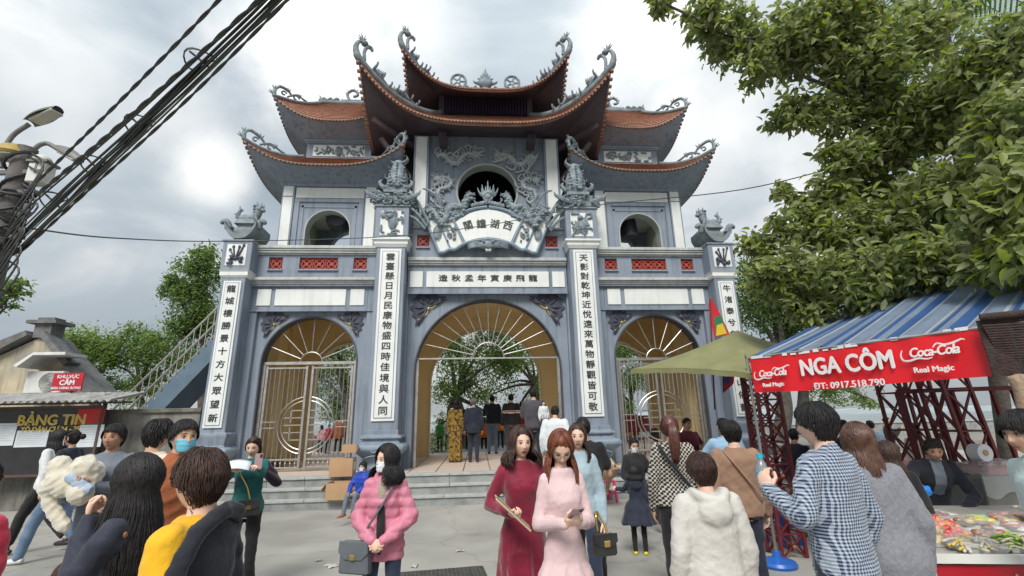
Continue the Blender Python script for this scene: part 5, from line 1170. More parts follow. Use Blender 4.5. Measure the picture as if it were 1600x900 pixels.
HAIRB = mat('black_hair', (.010, .009, .010), (.024, .021, .021), rough=.55, ns=40, spec=.3); HAIRD = mat('dark_brown_hair', (.03, .017, .014), (.065, .035, .026), rough=.55, ns=30, spec=.3)
HAIRR = mat('auburn_hair', (.10, .028, .016), (.20, .065, .032), rough=.5, ns=30, spec=.35); HAIRG = mat('greying_hair', (.10, .10, .10), (.2, .2, .2), rough=.6, ns=30)
def head_mesh(mb, C, R3, k, lod, female, lip, masks=False):
    """face with sockets, nose, lips, chin and ears; C centre, R3 3x3 rotation, k scale; materials 0 skin 1 lips 2 eye white 3 iris 4 brow"""
    nu, nv = (56, 44) if lod == 0 else (32, 24) if lod == 1 else (18, 14)
    T0 = mb.T; M = Matrix.Translation(C) @ R3.to_4x4() @ Matrix.Scale(k, 4); mb.T = M
    jw = .34 if female else .26
    def g(x, s): return math.exp(-(x/s)**2)
    def f(u, v):
        ph = 2*pi*u; ph = ph-.45*sin(ph)      # samples gather at the front (ph=0)
        th = -pi/2+pi*v; dx, dy, dz = sin(ph)*cos(th), -cos(ph)*cos(th), sin(th)
        x, y, z = .073*dx, .092*dy, .113*dz; t = max(0, -z/.113)
        x *= 1-jw*t**1.7; y *= (1-.10*t**2) if y < 0 else (1-.38*t**1.3)
        y = y+.012 if y > 0 and z > .03 else y
        if y < 0:
            fr = min(1, (-y/.05))**2; ax = abs(x)
            y = max(y, -.086+.0) if False else y*(1-.03*fr)
            d = 0
            d -= .017*g(x, .0105)*g(z+.030, .013)+.009*g(x, .008)*g(z+.008, .022)      # nose
            d -= .006*g(ax-.011, .007)*g(z+.034, .008)
            d += .0105*g(ax-.031, .015)*g(z-.004, .012)+.003*g(x, .01)*g(z-.012, .012)        # sockets, nasion
            d -= .0035*g(ax-.030, .018)*g(z-.024, .008)                               # brow
            d -= .004*g(ax-.038, .018)*g(z+.024, .018)                                # cheeks
            d -= .0065*g(x, .019)*g(z+.057, .0055)+.0065*g(x, .016)*g(z+.069, .006)   # lips
            d += .003*g(x, .017)*g(z+.0628, .0025)+.003*g(x, .02)*g(z+.080, .006)
            d -= .009*g(x, .016)*g(z+.098, .012)                                      # chin
            y += d*fr
        return (x, y, z)
    mb.m = 0; i0 = len(mb.f); mb.grid(f, nu, nv)
    if lod < 2 and not masks:
        for i in range(i0, len(mb.f)):
            c = sum((Vector(mb.v[j]) for j in mb.f[i]), Vector())/len(mb.f[i]); q = M.inverted() @ c
            if q.y < -.06 and (q.x/.021)**2+((q.z+.0625)/.0105)**2 < 1 and lip is not None: mb.mi[i] = 1
    mb.m = 0
    for s in (-1, 1):
        mb.ball((s*.073, .012, -.006), (.008, .018, .029), 8, 6); mb.ball((s*.079, .010, .006), (.006, .013, .017), 8, 5)
        if lod < 2:
            mb.m = 2; mb.ball((s*.031, -.0745, .005), (.0118, .008, .0048), 10, 6); mb.m = 3; mb.ball((s*.030, -.0795, .005), (.0056, .0045, .0054), 8, 6)
            mb.m = 4; mb.tube([(s*.0175, -.083, .006), (s*.024, -.0845, .0105), (s*.033, -.083, .0115), (s*.044, -.0745, .006)], [.0012, .0018, .0018, .001], 5)
            mb.tube([(s*.014, -.0865, .024), (s*.026, -.0862, .0295), (s*.038, -.079, .0285), (s*.048, -.068, .022)], [.0022, .0032 if not female else .0022, .0028 if not female else .002, .001], 5, flat=.6)
            mb.m = 0; mb.tube([(s*.018, -.0805, -.0025), (s*.031, -.0815, -.0055), (s*.043, -.073, -.001)], [.001, .0022, .001], 5)
    if lod < 2 and not masks: mb.m = 3; mb.tube([(-.019, -.0835, -.0615), (-.008, -.0905, -.0632), (0, -.0915, -.0626), (.008, -.0905, -.0632), (.019, -.0835, -.0615)], .0011, 4)
    mb.m = 0; mb.T = T0
_hand = {}
def hand_mesh(curl, lod):
    key = (round(curl, 2), lod)
    if key in _hand: return _hand[key]
    m = MB()
    m.tube([(-.03, 0, 0), (0, 0, 0), (.03, .002, 0)], [.026, .024, .026], 10, flat=.75)
    m.ball((.047, 0, .001), (.052, .041, .0155), 12, 8); m.ball((.03, .022, .008), (.030, .018, .015), 8, 6)
    for b, L, r, a0 in ((.031, .070, .0090, .086), (.0105, .078, .0093, .090), (-.0115, .073, .0090, .087), (-.031, .057, .0080, .078)):
        p = Vector((a0-.012, b, 0)); ang = curl*.35; pts = [p.copy()]; sp = b*1.6
        for j, f in enumerate((.46, .30, .24)):
            ang += curl*(.55, .85, .6)[j]*(1+.12*(b < 0)); p = p+Vector((cos(ang), sp*(.5 if j == 0 else 0), sin(ang)))*L*f; pts.append(p.copy())
        m.tube(cr(pts, 3), [r*(1.05-.035*i) for i in range(10)], 7); m.ball(pts[-1], r*.74, 7, 5)
    p = Vector((.018, .026, .008)); q = p+Vector((.034, .026, .012+.012*curl)); s_ = q+Vector((.030, .004-.012*curl, .004+.012*curl))
    m.tube([p, q, s_], [.0145, .0115, .0095], 8); m.ball(s_, .0093, 7, 5)
    me = union(m, .0042 if lod == 0 else .007, 2); v = [tuple(x.co) for x in me.vertices]; f = [tuple(p_.vertices) for p_ in me.polygons]; bpy.data.meshes.remove(me)
    _hand[key] = (v, f); return _hand[key]
def add_hand(mb, W_, d, pn, left, curl, k, lod):
    d = Vector(d).normalized(); pn = Vector(pn); pn = (pn-d*pn.dot(d)).normalized(); s = pn.cross(d)*(1 if left else -1)
    v, f = hand_mesh(curl, lod); M = Matrix(((d.x*k, s.x*k, pn.x*k, W_.x), (d.y*k, s.y*k, pn.y*k, W_.y), (d.z*k, s.z*k, pn.z*k, W_.z), (0, 0, 0, 1)))
    T0 = mb.T; mb.T = M; mb.add(v, f); mb.T = T0
def hair(style, C, R3, k, lod, rd, length=.3, seed=0, flow=0, thick=1.0, part=0.0, lift=0.0):
    """cap plus strand clumps; C, R3 as for the head. Long hair falls from the part to `length` below the head centre"""
    m = MB(); M = Matrix.Translation(C) @ R3.to_4x4() @ Matrix.Scale(k, 4); Mi = R3.to_4x4()
    def edge(ph):
        a = abs((ph+pi) % (2*pi)-pi)
        f = 34 if style != 'bowl' else 20
        pts = ((0, f+4), (.55, f), (.9, f-8), (1.2, 8), (1.45, 3), (1.7, -4), (1.9, -24), (2.4, -40), (pi, -45)) if style in ('short', 'crop') else ((0, f+6), (.55, f), (.95, f-12), (1.25, -4), (1.55, -14 if style == 'bowl' else -25), (1.9, -30), (2.4, -42), (pi, -46))
        for (a0, e0), (a1, e1) in zip(pts, pts[1:]):
            if a <= a1: return radians(lerp(e0, e1, (a-a0)/(a1-a0)))
        return radians(-46)
    def surf(ph, el, off):
        dx, dy, dz = sin(ph)*cos(el), -cos(ph)*cos(el), sin(el); t = max(0, -dz)
        x, y, z = (.073+off)*dx*(1-.28*t**1.7), (.092+off)*dy, (.113+off*1.05)*dz
        if y > 0: y = y*(1-.30*t**1.3)+.012*max(0, min(1, (z-.0)/.03))
        return Vector((x, y, z))
    th = {'short': .013, 'crop': .006, 'bowl': .017, 'long': .014, 'bob': .018, 'tail': .009, 'bun': .009}[style]*thick
    m.T = M; nu, nv = (32, 12) if lod < 2 else (16, 7)
    def f(u, v):
        ph = 2*pi*u; e = edge(ph)+(.045*sin(ph*13+seed)+.035*sin(ph*29)); el = lerp(pi/2, e, v); o = th*(1 if v < .7 else (1-v)/.3*.9+.05)
        return surf(ph, el, o)
    m.grid(f, nu, nv)
    n = {0: 800, 1: 200, 2: 30}[lod]; segs = {0: 7, 1: 5, 2: 4}[lod]
    if style in ('short', 'crop', 'bowl'):
        for i in range(int(n*1.5)):
            ph = rd.uniform(0, 2*pi); e = edge(ph); el = lerp(radians(82), e, rd.random()**.8); L = (.62 if style == 'short' else .8 if style == 'bowl' else .3)*rd.uniform(.7, 1.2)
            pts = []; rr0 = rd.uniform(-.002, .003); ej = rd.uniform(.0, .22)
            for j in range(segs):
                t = j/(segs-1); q = surf(ph+rd.choice((-1, 1))*.0+flow*t*L+rd.uniform(-.05, .05)*t, max(el-L*t, e-ej), th*(.80+.34*sin(pi*min(1, t*.9+.1)))+rr0+lift*(t*1.2)*(1 if abs((ph+pi) % (2*pi)-pi) < 1.2 else .1)); pts.append(q)
            m.tube(pts, [(.0032 if lod == 0 else .0046)*(.25+.75*sin(pi*min(.97, .12+.8*j/(segs-1))))*(1.6 if lod else 1) for j in range(segs)], 4, flat=.5)
    elif style in ('long', 'bob'):
        m.T = None; down = Vector((0, 0, -1))
        for i in range(int(n*1.25)):
            a = rd.choice((-1, 1))*lerp(.95, pi, rd.random()**.75)
            ph0 = a*.6 if rd.random() < .5 else a; el0 = radians(rd.uniform(60, 88)); e = radians(-18)
            pts = []
            for j in range(5): t = j/4; pts.append(M @ surf(lerp(ph0, a, t), lerp(el0, e, t), th*(1.05+rd.uniform(-.1, .35))))
            q = pts[-1]; fr = M.inverted() @ q; Ln = length*rd.uniform(.82, 1.0)-.02
            ox = Mi @ Vector((fr.x, fr.y, 0)); ox.z = 0; ox = ox.normalized() if ox.length > 1e-4 else Vector((0, 1, 0)); nb = 6 if lod < 2 else 3; ph_ = rd.uniform(0, 6)
            for j in range(1, nb+1):
                t = j/nb; w = (.012*sin(t*7+ph_)*(2.0 if style == 'bob' else 1))
                pts.append(q+down*Ln*t*k+ox*k*(.030*sin(pi*min(1, t*.8))*thick+w*.5)+Vector((-ox.y, ox.x, 0))*w*k+(ox*k*.03*t if style == 'bob' else Vector()))
            npt = len(pts); r0 = (.0052 if lod == 0 else .012 if lod == 1 else .022)*k
            m.tube(cr(pts, 2), [r0*(1-.75*max(0, (j/(2*npt-2))-.35)/.65) for j in range(2*npt-1)], 5, flat=.6)
    elif style in ('tail', 'bun'):
        for i in range(n//2):
            ph = rd.uniform(0, 2*pi); e = edge(ph); pts = []
            tgt_ph, tgt_el = pi, radians(8)
            a0 = (ph+pi) % (2*pi)-pi; sgn = 1 if a0 >= 0 else -1
            for j in range(segs): t = j/(segs-1); pts.append(surf(lerp(a0, sgn*pi, t*.9), lerp(e, tgt_el, t)+.55*sin(pi*t), th*1.15))
            m.tube(pts, [.0048]*(segs-1)+[.003], 4, flat=.5)
        kn = surf(pi, radians(8), .02)
        if style == 'bun': m.ball(kn+Vector((0, .03, .0)), (.04, .035, .04), 10, 8)
        else:
            m.ball(kn+Vector((0, .012, 0)), .024, 8, 6)
            for i in range(n//3):
                a = rd.uniform(0, 6.28); r_ = .022*sqrt(rd.random()); o_ = Vector((r_*cos(a), 0, r_*sin(a)))
                m.tube(cr([kn+o_, kn+Vector((o_.x*1.6, .055+o_.z, -.02)), kn+Vector((o_.x*2, .062+r_*sin(a)*1.6, -length*.5)), kn+Vector((o_.x*1.2, .04+r_*sin(a), -length*rd.uniform(.85, 1)))], 3), [.008]*7+[.006, .004, .002], 5)
    m.T = None; return m
HALT = {}
def person(label, px, py, d, face, floor=0.0, k=None, female=False, skin=1, pose=None, hairdef=('short', HAIRB, {}), clothes=(), lod=0, hyaw=0, hpitch=0, lean=0, mask=None, lips=None, glasses=False, curl=(.35, .35), palm=None, handdir=None, shoe=(.03, .03, .035), group=None, seed=None, build=1.0, name='person', extra=None, bare_feet=False, at_=None, fixd=False):
    if d < 4.7 and name == 'person' and not fixd: d *= 1.22
    P_top = atd(px, py, d) if at_ is None else Vector(at_)
    seed = seed if seed is not None else int(px*7+py); rd = random.Random(seed)
    b = build; sw = (.146 if female else .172)*b
    J = dict(pel=(0, 0, .93), hip_l=(.09, 0, .89), hip_r=(-.09, 0, .89), kn_l=(.10, -.015, .49), kn_r=(-.10, -.015, .49), an_l=(.105, .03, .08), an_r=(-.105, .03, .08),
             sh_l=(sw, .01, 1.375), sh_r=(-sw, .01, 1.375), el_l=(sw+.06, .04, 1.09), el_r=(-sw-.06, .04, 1.09), wr_l=(sw+.07, -.04, .84), wr_r=(-sw-.07, -.04, .84), neck=(0, .012, 1.43), head=(0, -.012, 1.578))
    def bend(p):
        p = Vector(p); 
        if not lean or p.z < .9: return p
        w_ = min(1, (p.z-.9)/.3); a = radians(lean)*w_; q = p-Vector((0, 0, .93)); return Vector((q.x, q.y*cos(a)-q.z*sin(a), q.y*sin(a)+q.z*cos(a)))+Vector((0, 0, .93))
    up_ = {'sh_l', 'sh_r', 'neck', 'head', 'el_l', 'el_r', 'wr_l', 'wr_r'}
    J = {a: (bend(v) if a in up_ else Vector(v)) for a, v in J.items()}
    pose = pose or {}
    dz = 0
    for a, v in pose.items():
        if a == 'drop': dz = v
        else: J[a] = Vector(v)
    for a in J:
        if a not in ('kn_l', 'kn_r', 'an_l', 'an_r') or a not in pose: J[a] = J[a]-Vector((0, 0, dz)) if a not in ('kn_l', 'kn_r', 'an_l', 'an_r') else J[a]
    R3 = (Matrix.Rotation(radians(hyaw), 3, 'Z') @ Matrix.Rotation(radians(hpitch+lean*.5), 3, 'X'))
    top_local = J['head']+R3 @ Vector((0, .01, .127))
    if k is None: k = (P_top.z-floor)/top_local.z
    M = Matrix.Rotation(radians(face), 3, 'Z')
    off = M @ (top_local*k); root = P_top-off
    t = thing(name, label, 'person', loc=root, rz=radians(face), group=group); t.scale = (k, k, k)
    sk = SKIN[skin]; lipm = {None: LIP, 'red': LIPR, 'rose': LIP}[lips]
    vox = {0: .015, 1: .02, 2: .03}[lod]
    def S(z): return bend((0, 0, z))-Vector((0, 0, dz))
    def torso(mb, st, infl, z0=None):
        """st: (z, halfwidth, halfdepth, yoff)"""
        vs = []; nn = 20
        for z, w_, dd, yo in st:
            for i in range(nn):
                a = 2*pi*i/nn; x, y = (w_+infl)*cos(a), (dd+infl)*sin(a)+yo
                ca = cos(a); x = (w_+infl)*math.copysign(abs(ca)**.85, ca)
                q = bend((x, y, z)) if z > .9 else Vector((x, y, z)); vs.append(q-Vector((0, 0, dz)))
        K = len(st); fs = [(i*nn+j, i*nn+(j+1) % nn, (i+1)*nn+(j+1) % nn, (i+1)*nn+j) for i in range(K-1) for j in range(nn)]+[tuple(range(nn-1, -1, -1)), tuple((K-1)*nn+j for j in range(nn))]
        mb.add(vs, fs)
    if female: ST = [(.80, .145*b, .10*b, .01), (.88, .166*b, .112*b, .012), (.95, .160*b, .106*b, .01), (1.06, .120*b, .085*b, .0), (1.15, .128*b, .09*b, -.005), (1.25, .142*b, .112*b, -.018), (1.32, .145*b, .100*b, -.008), (1.385, .128*b, .070*b, .005), (1.43, .085, .06, .01), (1.46, .052, .052, .01)]
    else: ST = [(.80, .145*b, .10*b, .01), (.88, .158*b, .112*b, .01), (.95, .155*b, .108*b, .005), (1.06, .148*b, .102*b, 0), (1.15, .158*b, .108*b, 0), (1.25, .172*b, .118*b, -.005), (1.33, .18*b, .112*b, 0), (1.385, .168*b, .085*b, .008), (1.43, .10, .066, .012), (1.465, .06, .058, .01)]
    # body
    m = MB(); torso(m, [(z, w_*.94, d_*.92, y) for z, w_, d_, y in ST], -.012)
    def limb(mb, pts, rr, n=10): mb.tube(pts, rr, n); mb.ball(pts[0], rr[0], 10, 6); mb.ball(pts[-1], rr[-1], 10, 6); [mb.ball(pts[i], rr[i], 10, 6) for i in range(1, len(pts)-1)]
    lg = .80 if any(g['k'] in ('dress', 'skirt') for g in clothes) else 1.0
    for s in 'lr':
        limb(m, [J['sh_'+s]+Vector((-.012 if s == 'l' else .012, 0, -.01)), lerp(J['sh_'+s], J['el_'+s], .5), J['el_'+s]], [.040*b, .036*b, .032]); limb(m, [J['el_'+s], lerp(J['el_'+s], J['wr_'+s], .35), J['wr_'+s]], [.034, .035, .0235])
        limb(m, [J['hip_'+s], lerp(J['hip_'+s], J['kn_'+s], .5), J['kn_'+s]], [.076*b*lg, .065*b*lg, .046*lg]); limb(m, [J['kn_'+s], lerp(J['kn_'+s], J['an_'+s], .35), J['an_'+s]], [.046, .048, .034])
    m.tube([J['neck']+Vector((0, .01, -.04)), J['neck']+Vector((0, .004, .05)), J['head']+R3 @ Vector((0, .02, -.05))], [.058 if not female else .05, .052 if not female else .043, .05 if not female else .042], 12)
    bm_ = union(m, vox*.9 if lod == 0 else vox, 3)
    mb = MB(); mb.v = [tuple(v.co) for v in bm_.vertices]; mb.f = [tuple(p.vertices) for p in bm_.polygons]; mb.mi = [0]*len(mb.f); bpy.data.meshes.remove(bm_)
    head_mesh(mb, J['head'], R3, 1.0, lod, female, lipm, masks=bool(mask))
    for i, s in enumerate('lr'):
        dr = (handdir or {}).get(s) or (J['wr_'+s]-J['el_'+s]).normalized(); pn = (palm or {}).get(s) or ((-1 if s == 'l' else 1), 0, 0)
        if lod < 2: add_hand(mb, J['wr_'+s], dr, pn, s == 'l', curl[i], 1.0, lod)
        else:
            q = J['wr_'+s]; q2 = q+Vector(dr).normalized()*.15; mb.tube([q, lerp(q, q2, .5), q2], [.022, .034, .016], 6, flat=.5)
    me = mb.mesh('body', [sk, lipm, EYEW, IRIS, BROW]); sm(me, True); link('body', me, t)
    # clothes
    for gi, g in enumerate(clothes):
        kind = g['k']; infl = g.get('t', .014); infl = infl*.62 if infl > .013 else infl; m = MB(); mt = g['m']; v = g.get('v', vox)
        if kind == 'top':
            hem = g.get('hem', .86); st = [q for q in ST if q[0] > hem+.02 and q[0] < 1.45-g.get('low', 0)]
            fl = g.get('flare', 0.0)
            zz = sorted(set([hem, hem+.05]+[q[0] for q in st]))
            def si(z):
                z = max(z, ST[0][0]); 
                for a_, b_ in zip(ST, ST[1:]):
                    if z <= b_[0]: u = (z-a_[0])/(b_[0]-a_[0]); return tuple(lerp(a_[i], b_[i], u) for i in (1, 2, 3))
                return ST[-1][1:]
            stt_ = []
            for z in zz:
                w_, d_, y_ = si(z); e = max(0, (1.06-z)/.4)*fl
                stt_.append((z, w_*(1+(.10 if z < 1.2 and g.get('boxy', 1) else 0))+e, d_*(1+(.06 if g.get('boxy', 1) else 0))+e, y_))
            stt_.append((1.452, .062, .06, .012)); torso(m, stt_, infl)
            sl = g.get('sleeve', 1.0)
            for s in 'lr':
                a, e_, w_ = J['sh_'+s], J['el_'+s], J['wr_'+s]; r0 = .054*b+infl; 
                if sl > .55:
                    en = lerp(e_, w_, min(1, (sl-.5)*2)*.97); limb(m, [a+Vector((-.008 if s == 'l' else .008, 0, .0)), lerp(a, e_, .5), e_], [r0, .049*b+infl, .044+infl]); limb(m, [e_, lerp(e_, en, .5), en], [.043+infl, .040+infl*1.05, .031+infl*.9])
                    if g.get('cuff'): m.tube([en, en+(en-e_).normalized()*.012], .034+infl*.8, 10)
                elif sl > 0: en = lerp(a, e_, min(1, sl*2)); limb(m, [a+Vector((-.008 if s == 'l' else .008, 0, .0)), en], [r0, .050*b+infl])
            if g.get('collar'): cz = J['neck']; m.tube([cz+Vector((0, .005, -.02)), cz+Vector((0, 0, .025)), cz+Vector((0, -.003, g['collar']))], [.075+infl, .068+infl*.5, .062+infl*.5], 14)
            if g.get('hood'):
                c = J['neck']; m.tube(cr([c+Vector((-.085, -.05, -.01)), c+Vector((-.11, .03, .02)), c+Vector((-.07, .10, .0)), c+Vector((0, .12, -.02)), c+Vector((.07, .10, .0)), c+Vector((.11, .03, .02)), c+Vector((.085, -.05, -.01))], 4), .038, 9)
                m.ball(c+Vector((0, .115, -.085)), (.12, .055, .10), 12, 8)
        elif kind == 'trousers':
            L = g.get('len', 1.0); torso(m, [(.82, .14*b, .10*b, .01), (.88, ST[1][1], ST[1][2], .01), (g.get('waist', .99), ST[2][1]*.96, ST[2][2]*.95, .005)], infl)
            for s in 'lr':
                h_, k_, a_ = J['hip_'+s], J['kn_'+s], J['an_'+s]; en = lerp(k_, a_, L); w_ = g.get('w', 1.0)
                limb(m, [h_, lerp(h_, k_, .5), k_], [.086*b+infl, .072*b*w_+infl, .054*w_+infl]); limb(m, [k_, lerp(k_, en, .4), en], [.054*w_+infl, .052*w_+infl, .045*w_*(g.get('bell', 1))+infl])
        elif kind == 'dress':
            hem = g.get('hem', .12); st = [q for q in ST if q[0] >= .88 and q[0] < 1.45]; fl = g.get('flare', .06)
            bq = max(b, .98); low = [(hem, .17+fl*b, .13+fl*b, .01), (lerp(hem, .8, .5), .172*bq+fl*.5, .125*bq+fl*.5, .01), (.80, .176*bq, .125*bq, .01)]
            torso(m, [(z, w_*(1.03), d_*1.03, y_) for z, w_, d_, y_ in low+st]+[(1.452, .062, .06, .012)], infl)
            for s in 'lr':
                a, e_, w_ = J['sh_'+s], J['el_'+s], lerp(J['el_'+s], J['wr_'+s], .96); limb(m, [a+Vector((-.005 if s == 'l' else .005, 0, .0)), lerp(a, e_, .5), e_], [.050*b+infl, .044*b+infl, .039+infl]); limb(m, [e_, lerp(e_, w_, .5), w_], [.039+infl, .036+infl, .029+infl])
            if g.get('collar'): cz = J['neck']; m.tube([cz+Vector((0, .005, -.02)), cz+Vector((0, -.003, g['collar']))], [.07+infl, .056+infl*.5], 14)
        elif kind == 'skirt':
            hem = g.get('hem', .45); torso(m, [(hem, .19+g.get('flare', .04), .15+g.get('flare', .04), .01), (.8, .175*b, .125*b, .01), (.9, .17*b, .118*b, .01), (1.0, .14*b, .10*b, 0)], infl)
        me = union(m, v, g.get('sm', 3 if lod else 4)); fn = None
        if g.get('puff'):
            zq = g['puff']; 
            def fn(co, zq=zq): return .011*np.abs(np.sin((co[:, 2]+.05*np.abs(co[:, 0]))*pi/zq))-.004
        if kind in ('dress', 'skirt') or g.get('drape'):
            def fn(co, b0=.92-dz): w_ = np.clip((b0-co[:, 2])/.5, 0, 1); a = np.arctan2(co[:, 1], co[:, 0]); return .022*w_*(np.sin(a*7+seed)+.5*np.sin(a*13+1))
        wrinkle(me, g.get('wr', .010 if lod == 0 else .008), seed+gi, g.get('wf', 22), fn)
        me.materials.append(mt)
        if g.get('m2'):   # second colour by region
            me.materials.append(g['m2']); fn2 = g['sel']
            for p in me.polygons:
                if fn2(p.center): p.material_index = 1
        sm(me, True); link(g.get('n', kind), me, t)
    # shoes
    for s in 'lr':
        if bare_feet: break
        a = J['an_'+s]; dr = Vector((0.15 if s == 'l' else -.15, -1, 0)).normalized(); kn = J['kn_'+s]
        hz = min(0, 0); m = MB(); q = a-Vector((0, 0, .045)); m.tube(cr([q-dr*.065, q-dr*.02, q+dr*.08-Vector((0, 0, .008)), q+dr*.17-Vector((0, 0, .018))], 3), [.030, .036, .040, .042, .043, .043, .042, .040, .036, .024], 9, flat=.85, up=(0, 0, 1)); m.tube([a+Vector((0, 0, .02)), q], [.038, .04], 9)
        m.build('shoe', mat('shoe_%d_%d_%d' % tuple(int(c*100) for c in shoe), shoe, rough=.5), t, smooth=True) if False else m.build('shoe', mat('shoe_leather_'+('dark' if sum(shoe) < .2 else 'pale' if min(shoe) > .3 else 'coloured_%d' % int(sum(shoe)*10)), shoe, rough=.5), t, smooth=True)
    if hairdef:
        hm = hair(hairdef[0], J['head'], R3, 1.0, lod, rd, **hairdef[2]); o = hm.build('hair', hairdef[1], t, smooth=True)
    if mask is not None:
        m = MB(); TM = Matrix.Translation(J['head']) @ R3.to_4x4(); m.T = TM
        def mf(u, v): x = lerp(-.062, .062, u); z = lerp(-.098, -.012, v); y = -.1035+.95*x*x*11+.35*abs(z+.05)*.5+(.004*sin(v*3*pi*2))*.35+.004; return (x*(1-.12*(1-v)), y, z)
        m.sheetsolid(mf, 12, 9, lambda u, v: (0, .003, 0)); 
        for s in (-1, 1):
            for z0_ in (-.025, -.085): m.tube([(s*.058, -.068, z0_), (s*.076, -.01, -.02+.2*(z0_+.05)), (s*.08, .018, -.004)], .0018, 4)
        m.build('face_mask', mask, t, smooth=True)
    if glasses:
        m = MB(); m.T = Matrix.Translation(J['head']) @ R3.to_4x4()
        for s in (-1, 1):
            m.tube([(s*.032+.023*cos(a), -.094+.008*abs(cos(a)) if False else -.093+.25*(abs(s*.032+.023*cos(a))-.03)*.3, .002+.017*sin(a)) for a in np.linspace(0, 2*pi, 16)], .0014, 5, cap=False); m.tube([(s*.055, -.089, .008), (s*.077, -.03, .008), (s*.08, .01, .004)], .0014, 4)
        m.tube([(-.01, -.096, .006), (0, -.098, .009), (.01, -.096, .006)], .0014, 4); m.build('glasses', mat('dark_glasses_frame', (.03, .02, .02), rough=.3), t, smooth=True)
    if extra: extra(t, J, R3)
    W = lambda p: root+M @ (Vector(p)*k)
    return t, J, W, k, M
def patt(name, kind, c1, c2, sc_=40, rough=.85):
    m = fabric(name, c1)
    def bld(N_, L_, tcn, base):
        sp = N_.new('ShaderNodeSeparateXYZ'); L_.new(tcn.outputs['Object'], sp.inputs[0])
        def M_(op, a, b=None):
            n = N_.new('ShaderNodeMath'); n.operation = op
            for i, x in enumerate((a, b)):
                if x is None: continue
                if isinstance(x, (int, float)): n.inputs[i].default_value = x
                else: L_.new(x, n.inputs[i])
            return n.outputs[0]
        def st(s, ph=0, w_=.5): return M_('LESS_THAN', M_('FRACT', M_('ADD', M_('MULTIPLY', s, sc_), ph)), w_)
        X = M_('ADD', sp.outputs['X'], M_('MULTIPLY', sp.outputs['Y'], .25))
        if kind == 'gingham': fac = M_('MULTIPLY', M_('ADD', st(X), st(sp.outputs['Z'])), .5)
        elif kind == 'check':
            a, b = st(X), st(sp.outputs['Z']); x = M_('ABSOLUTE', M_('SUBTRACT', a, b)); d1 = st(M_('ADD', X, sp.outputs['Z']), 0, .35); fac = M_('MAXIMUM', M_('MULTIPLY', x, 1), M_('MULTIPLY', d1, M_('MULTIPLY', a, .8)))
        elif kind == 'lace': fac = M_('MULTIPLY', st(X, 0, .4), st(sp.outputs['Z'], 0, .4))
        else:
            v = N_.new('ShaderNodeTexNoise'); v.inputs['Scale'].default_value = sc_; v.inputs['Detail'].default_value = 3; L_.new(tcn.outputs['Object'], v.inputs['Vector']); fac = M_('GREATER_THAN', v.outputs[0], .52)
        mx_ = N_.new('ShaderNodeMix'); mx_.data_type = 'RGBA'; L_.new(fac, mx_.inputs['Factor']); L_.new(base, mx_.inputs['A']); mx_.inputs['B'].default_value = tuple(c2)+(1,); return mx_.outputs['Result']
    return tint(m, bld)
F = fabric
f_pink = F('pink_quilted_nylon', (.60, .22, .30), (.53, .18, .25), rough=.5, sheen=.1); f_navy = F('dark_navy_cotton', (.018, .022, .038), (.028, .032, .05)); f_black = F('black_cotton', (.014, .014, .016), (.024, .024, .027))
f_jean = F('blue_denim', (.11, .17, .27), (.16, .23, .33)); f_djean = F('dark_denim', (.025, .04, .075), (.04, .055, .09)); f_grey = F('charcoal_cloth', (.055, .052, .062), (.075, .072, .08))
f_white = F('white_cloth', (.66, .68, .69), (.56, .58, .60)); f_hood = F('oatmeal_fleece', (.56, .54, .50), (.50, .48, .44)); f_brown = F('tan_brown_knit', (.30, .185, .12), (.25, .15, .10)); f_yel = F('yellow_jersey', (.75, .42, .02), (.68, .36, .015))
f_rust = F('rust_orange_jacket', (.34, .11, .045), (.26, .08, .03)); f_lgrey = F('blue_grey_cloth', (.17, .19, .23), (.13, .15, .18)); f_dk = F('ink_blue_denim_jacket', (.022, .026, .042), (.035, .04, .06), rough=.7)
f_teal = F('teal_striped_knit', (.015, .09, .10), (.02, .13, .12)); f_red = F('red_velvet', (.22, .004, .03), (.15, .003, .02), rough=.6, sheen=.5); f_pdress = F('pale_pink_knit', (.66, .49, .49), (.60, .44, .45)); f_lden = F('pale_washed_denim', (.35, .45, .50), (.30, .40, .46))
f_blue = F('bright_blue_nylon', (.02, .06, .42), (.02, .05, .33), rough=.5); f_coat = F('speckled_grey_wool', (.17, .175, .20), (.22, .225, .25), ns=60); f_lblue = F('light_blue_cotton', (.30, .46, .62), (.26, .42, .58)); f_maroon = F('maroon_wool', (.14, .02, .03), (.10, .015, .025))
f_mint = F('pale_mint_cotton', (.62, .74, .72), (.56, .69, .67)); f_orange = F('bright_orange_cloth', (.72, .17, .01)); f_redc = F('bright_red_cloth', (.52, .02, .03)); f_rpuff = F('crimson_nylon', (.60, .03, .08), rough=.45); f_pinkc = F('soft_pink_cloth', (.60, .30, .34)); f_cream = F('cream_cloth', (.60, .52, .42)); f_sky = F('pale_blue_cotton', (.32, .42, .55))
f_ging = patt('navy_white_gingham', 'gingham', (.42, .48, .56), (.012, .025, .07), 62); f_hound = patt('black_cream_checked_knit', 'check', (.50, .46, .40), (.012, .012, .014), 26); f_gold = patt('gold_floral_brocade', 'noise', (.30, .19, .04), (.07, .04, .012), 16); f_lace = patt('beige_lace', 'lace', (.35, .28, .22), (.60, .54, .46), 90)
MASKW = mat('white_mask', (.74, .78, .82), rough=.8); MASKB = mat('blue_mask', (.16, .52, .66), rough=.8)
TR = lambda m, **k: dict(k='trousers', m=m, **k)
TP = lambda m, **k: dict(k='top', m=m, **k)
SAND = mat('matte_black_leather', (.015, .015, .016), (.03, .03, .03), rough=.35, ns=12)
BRASS = mat('gold_metal', (.75, .52, .18), rough=.25, metal=1)
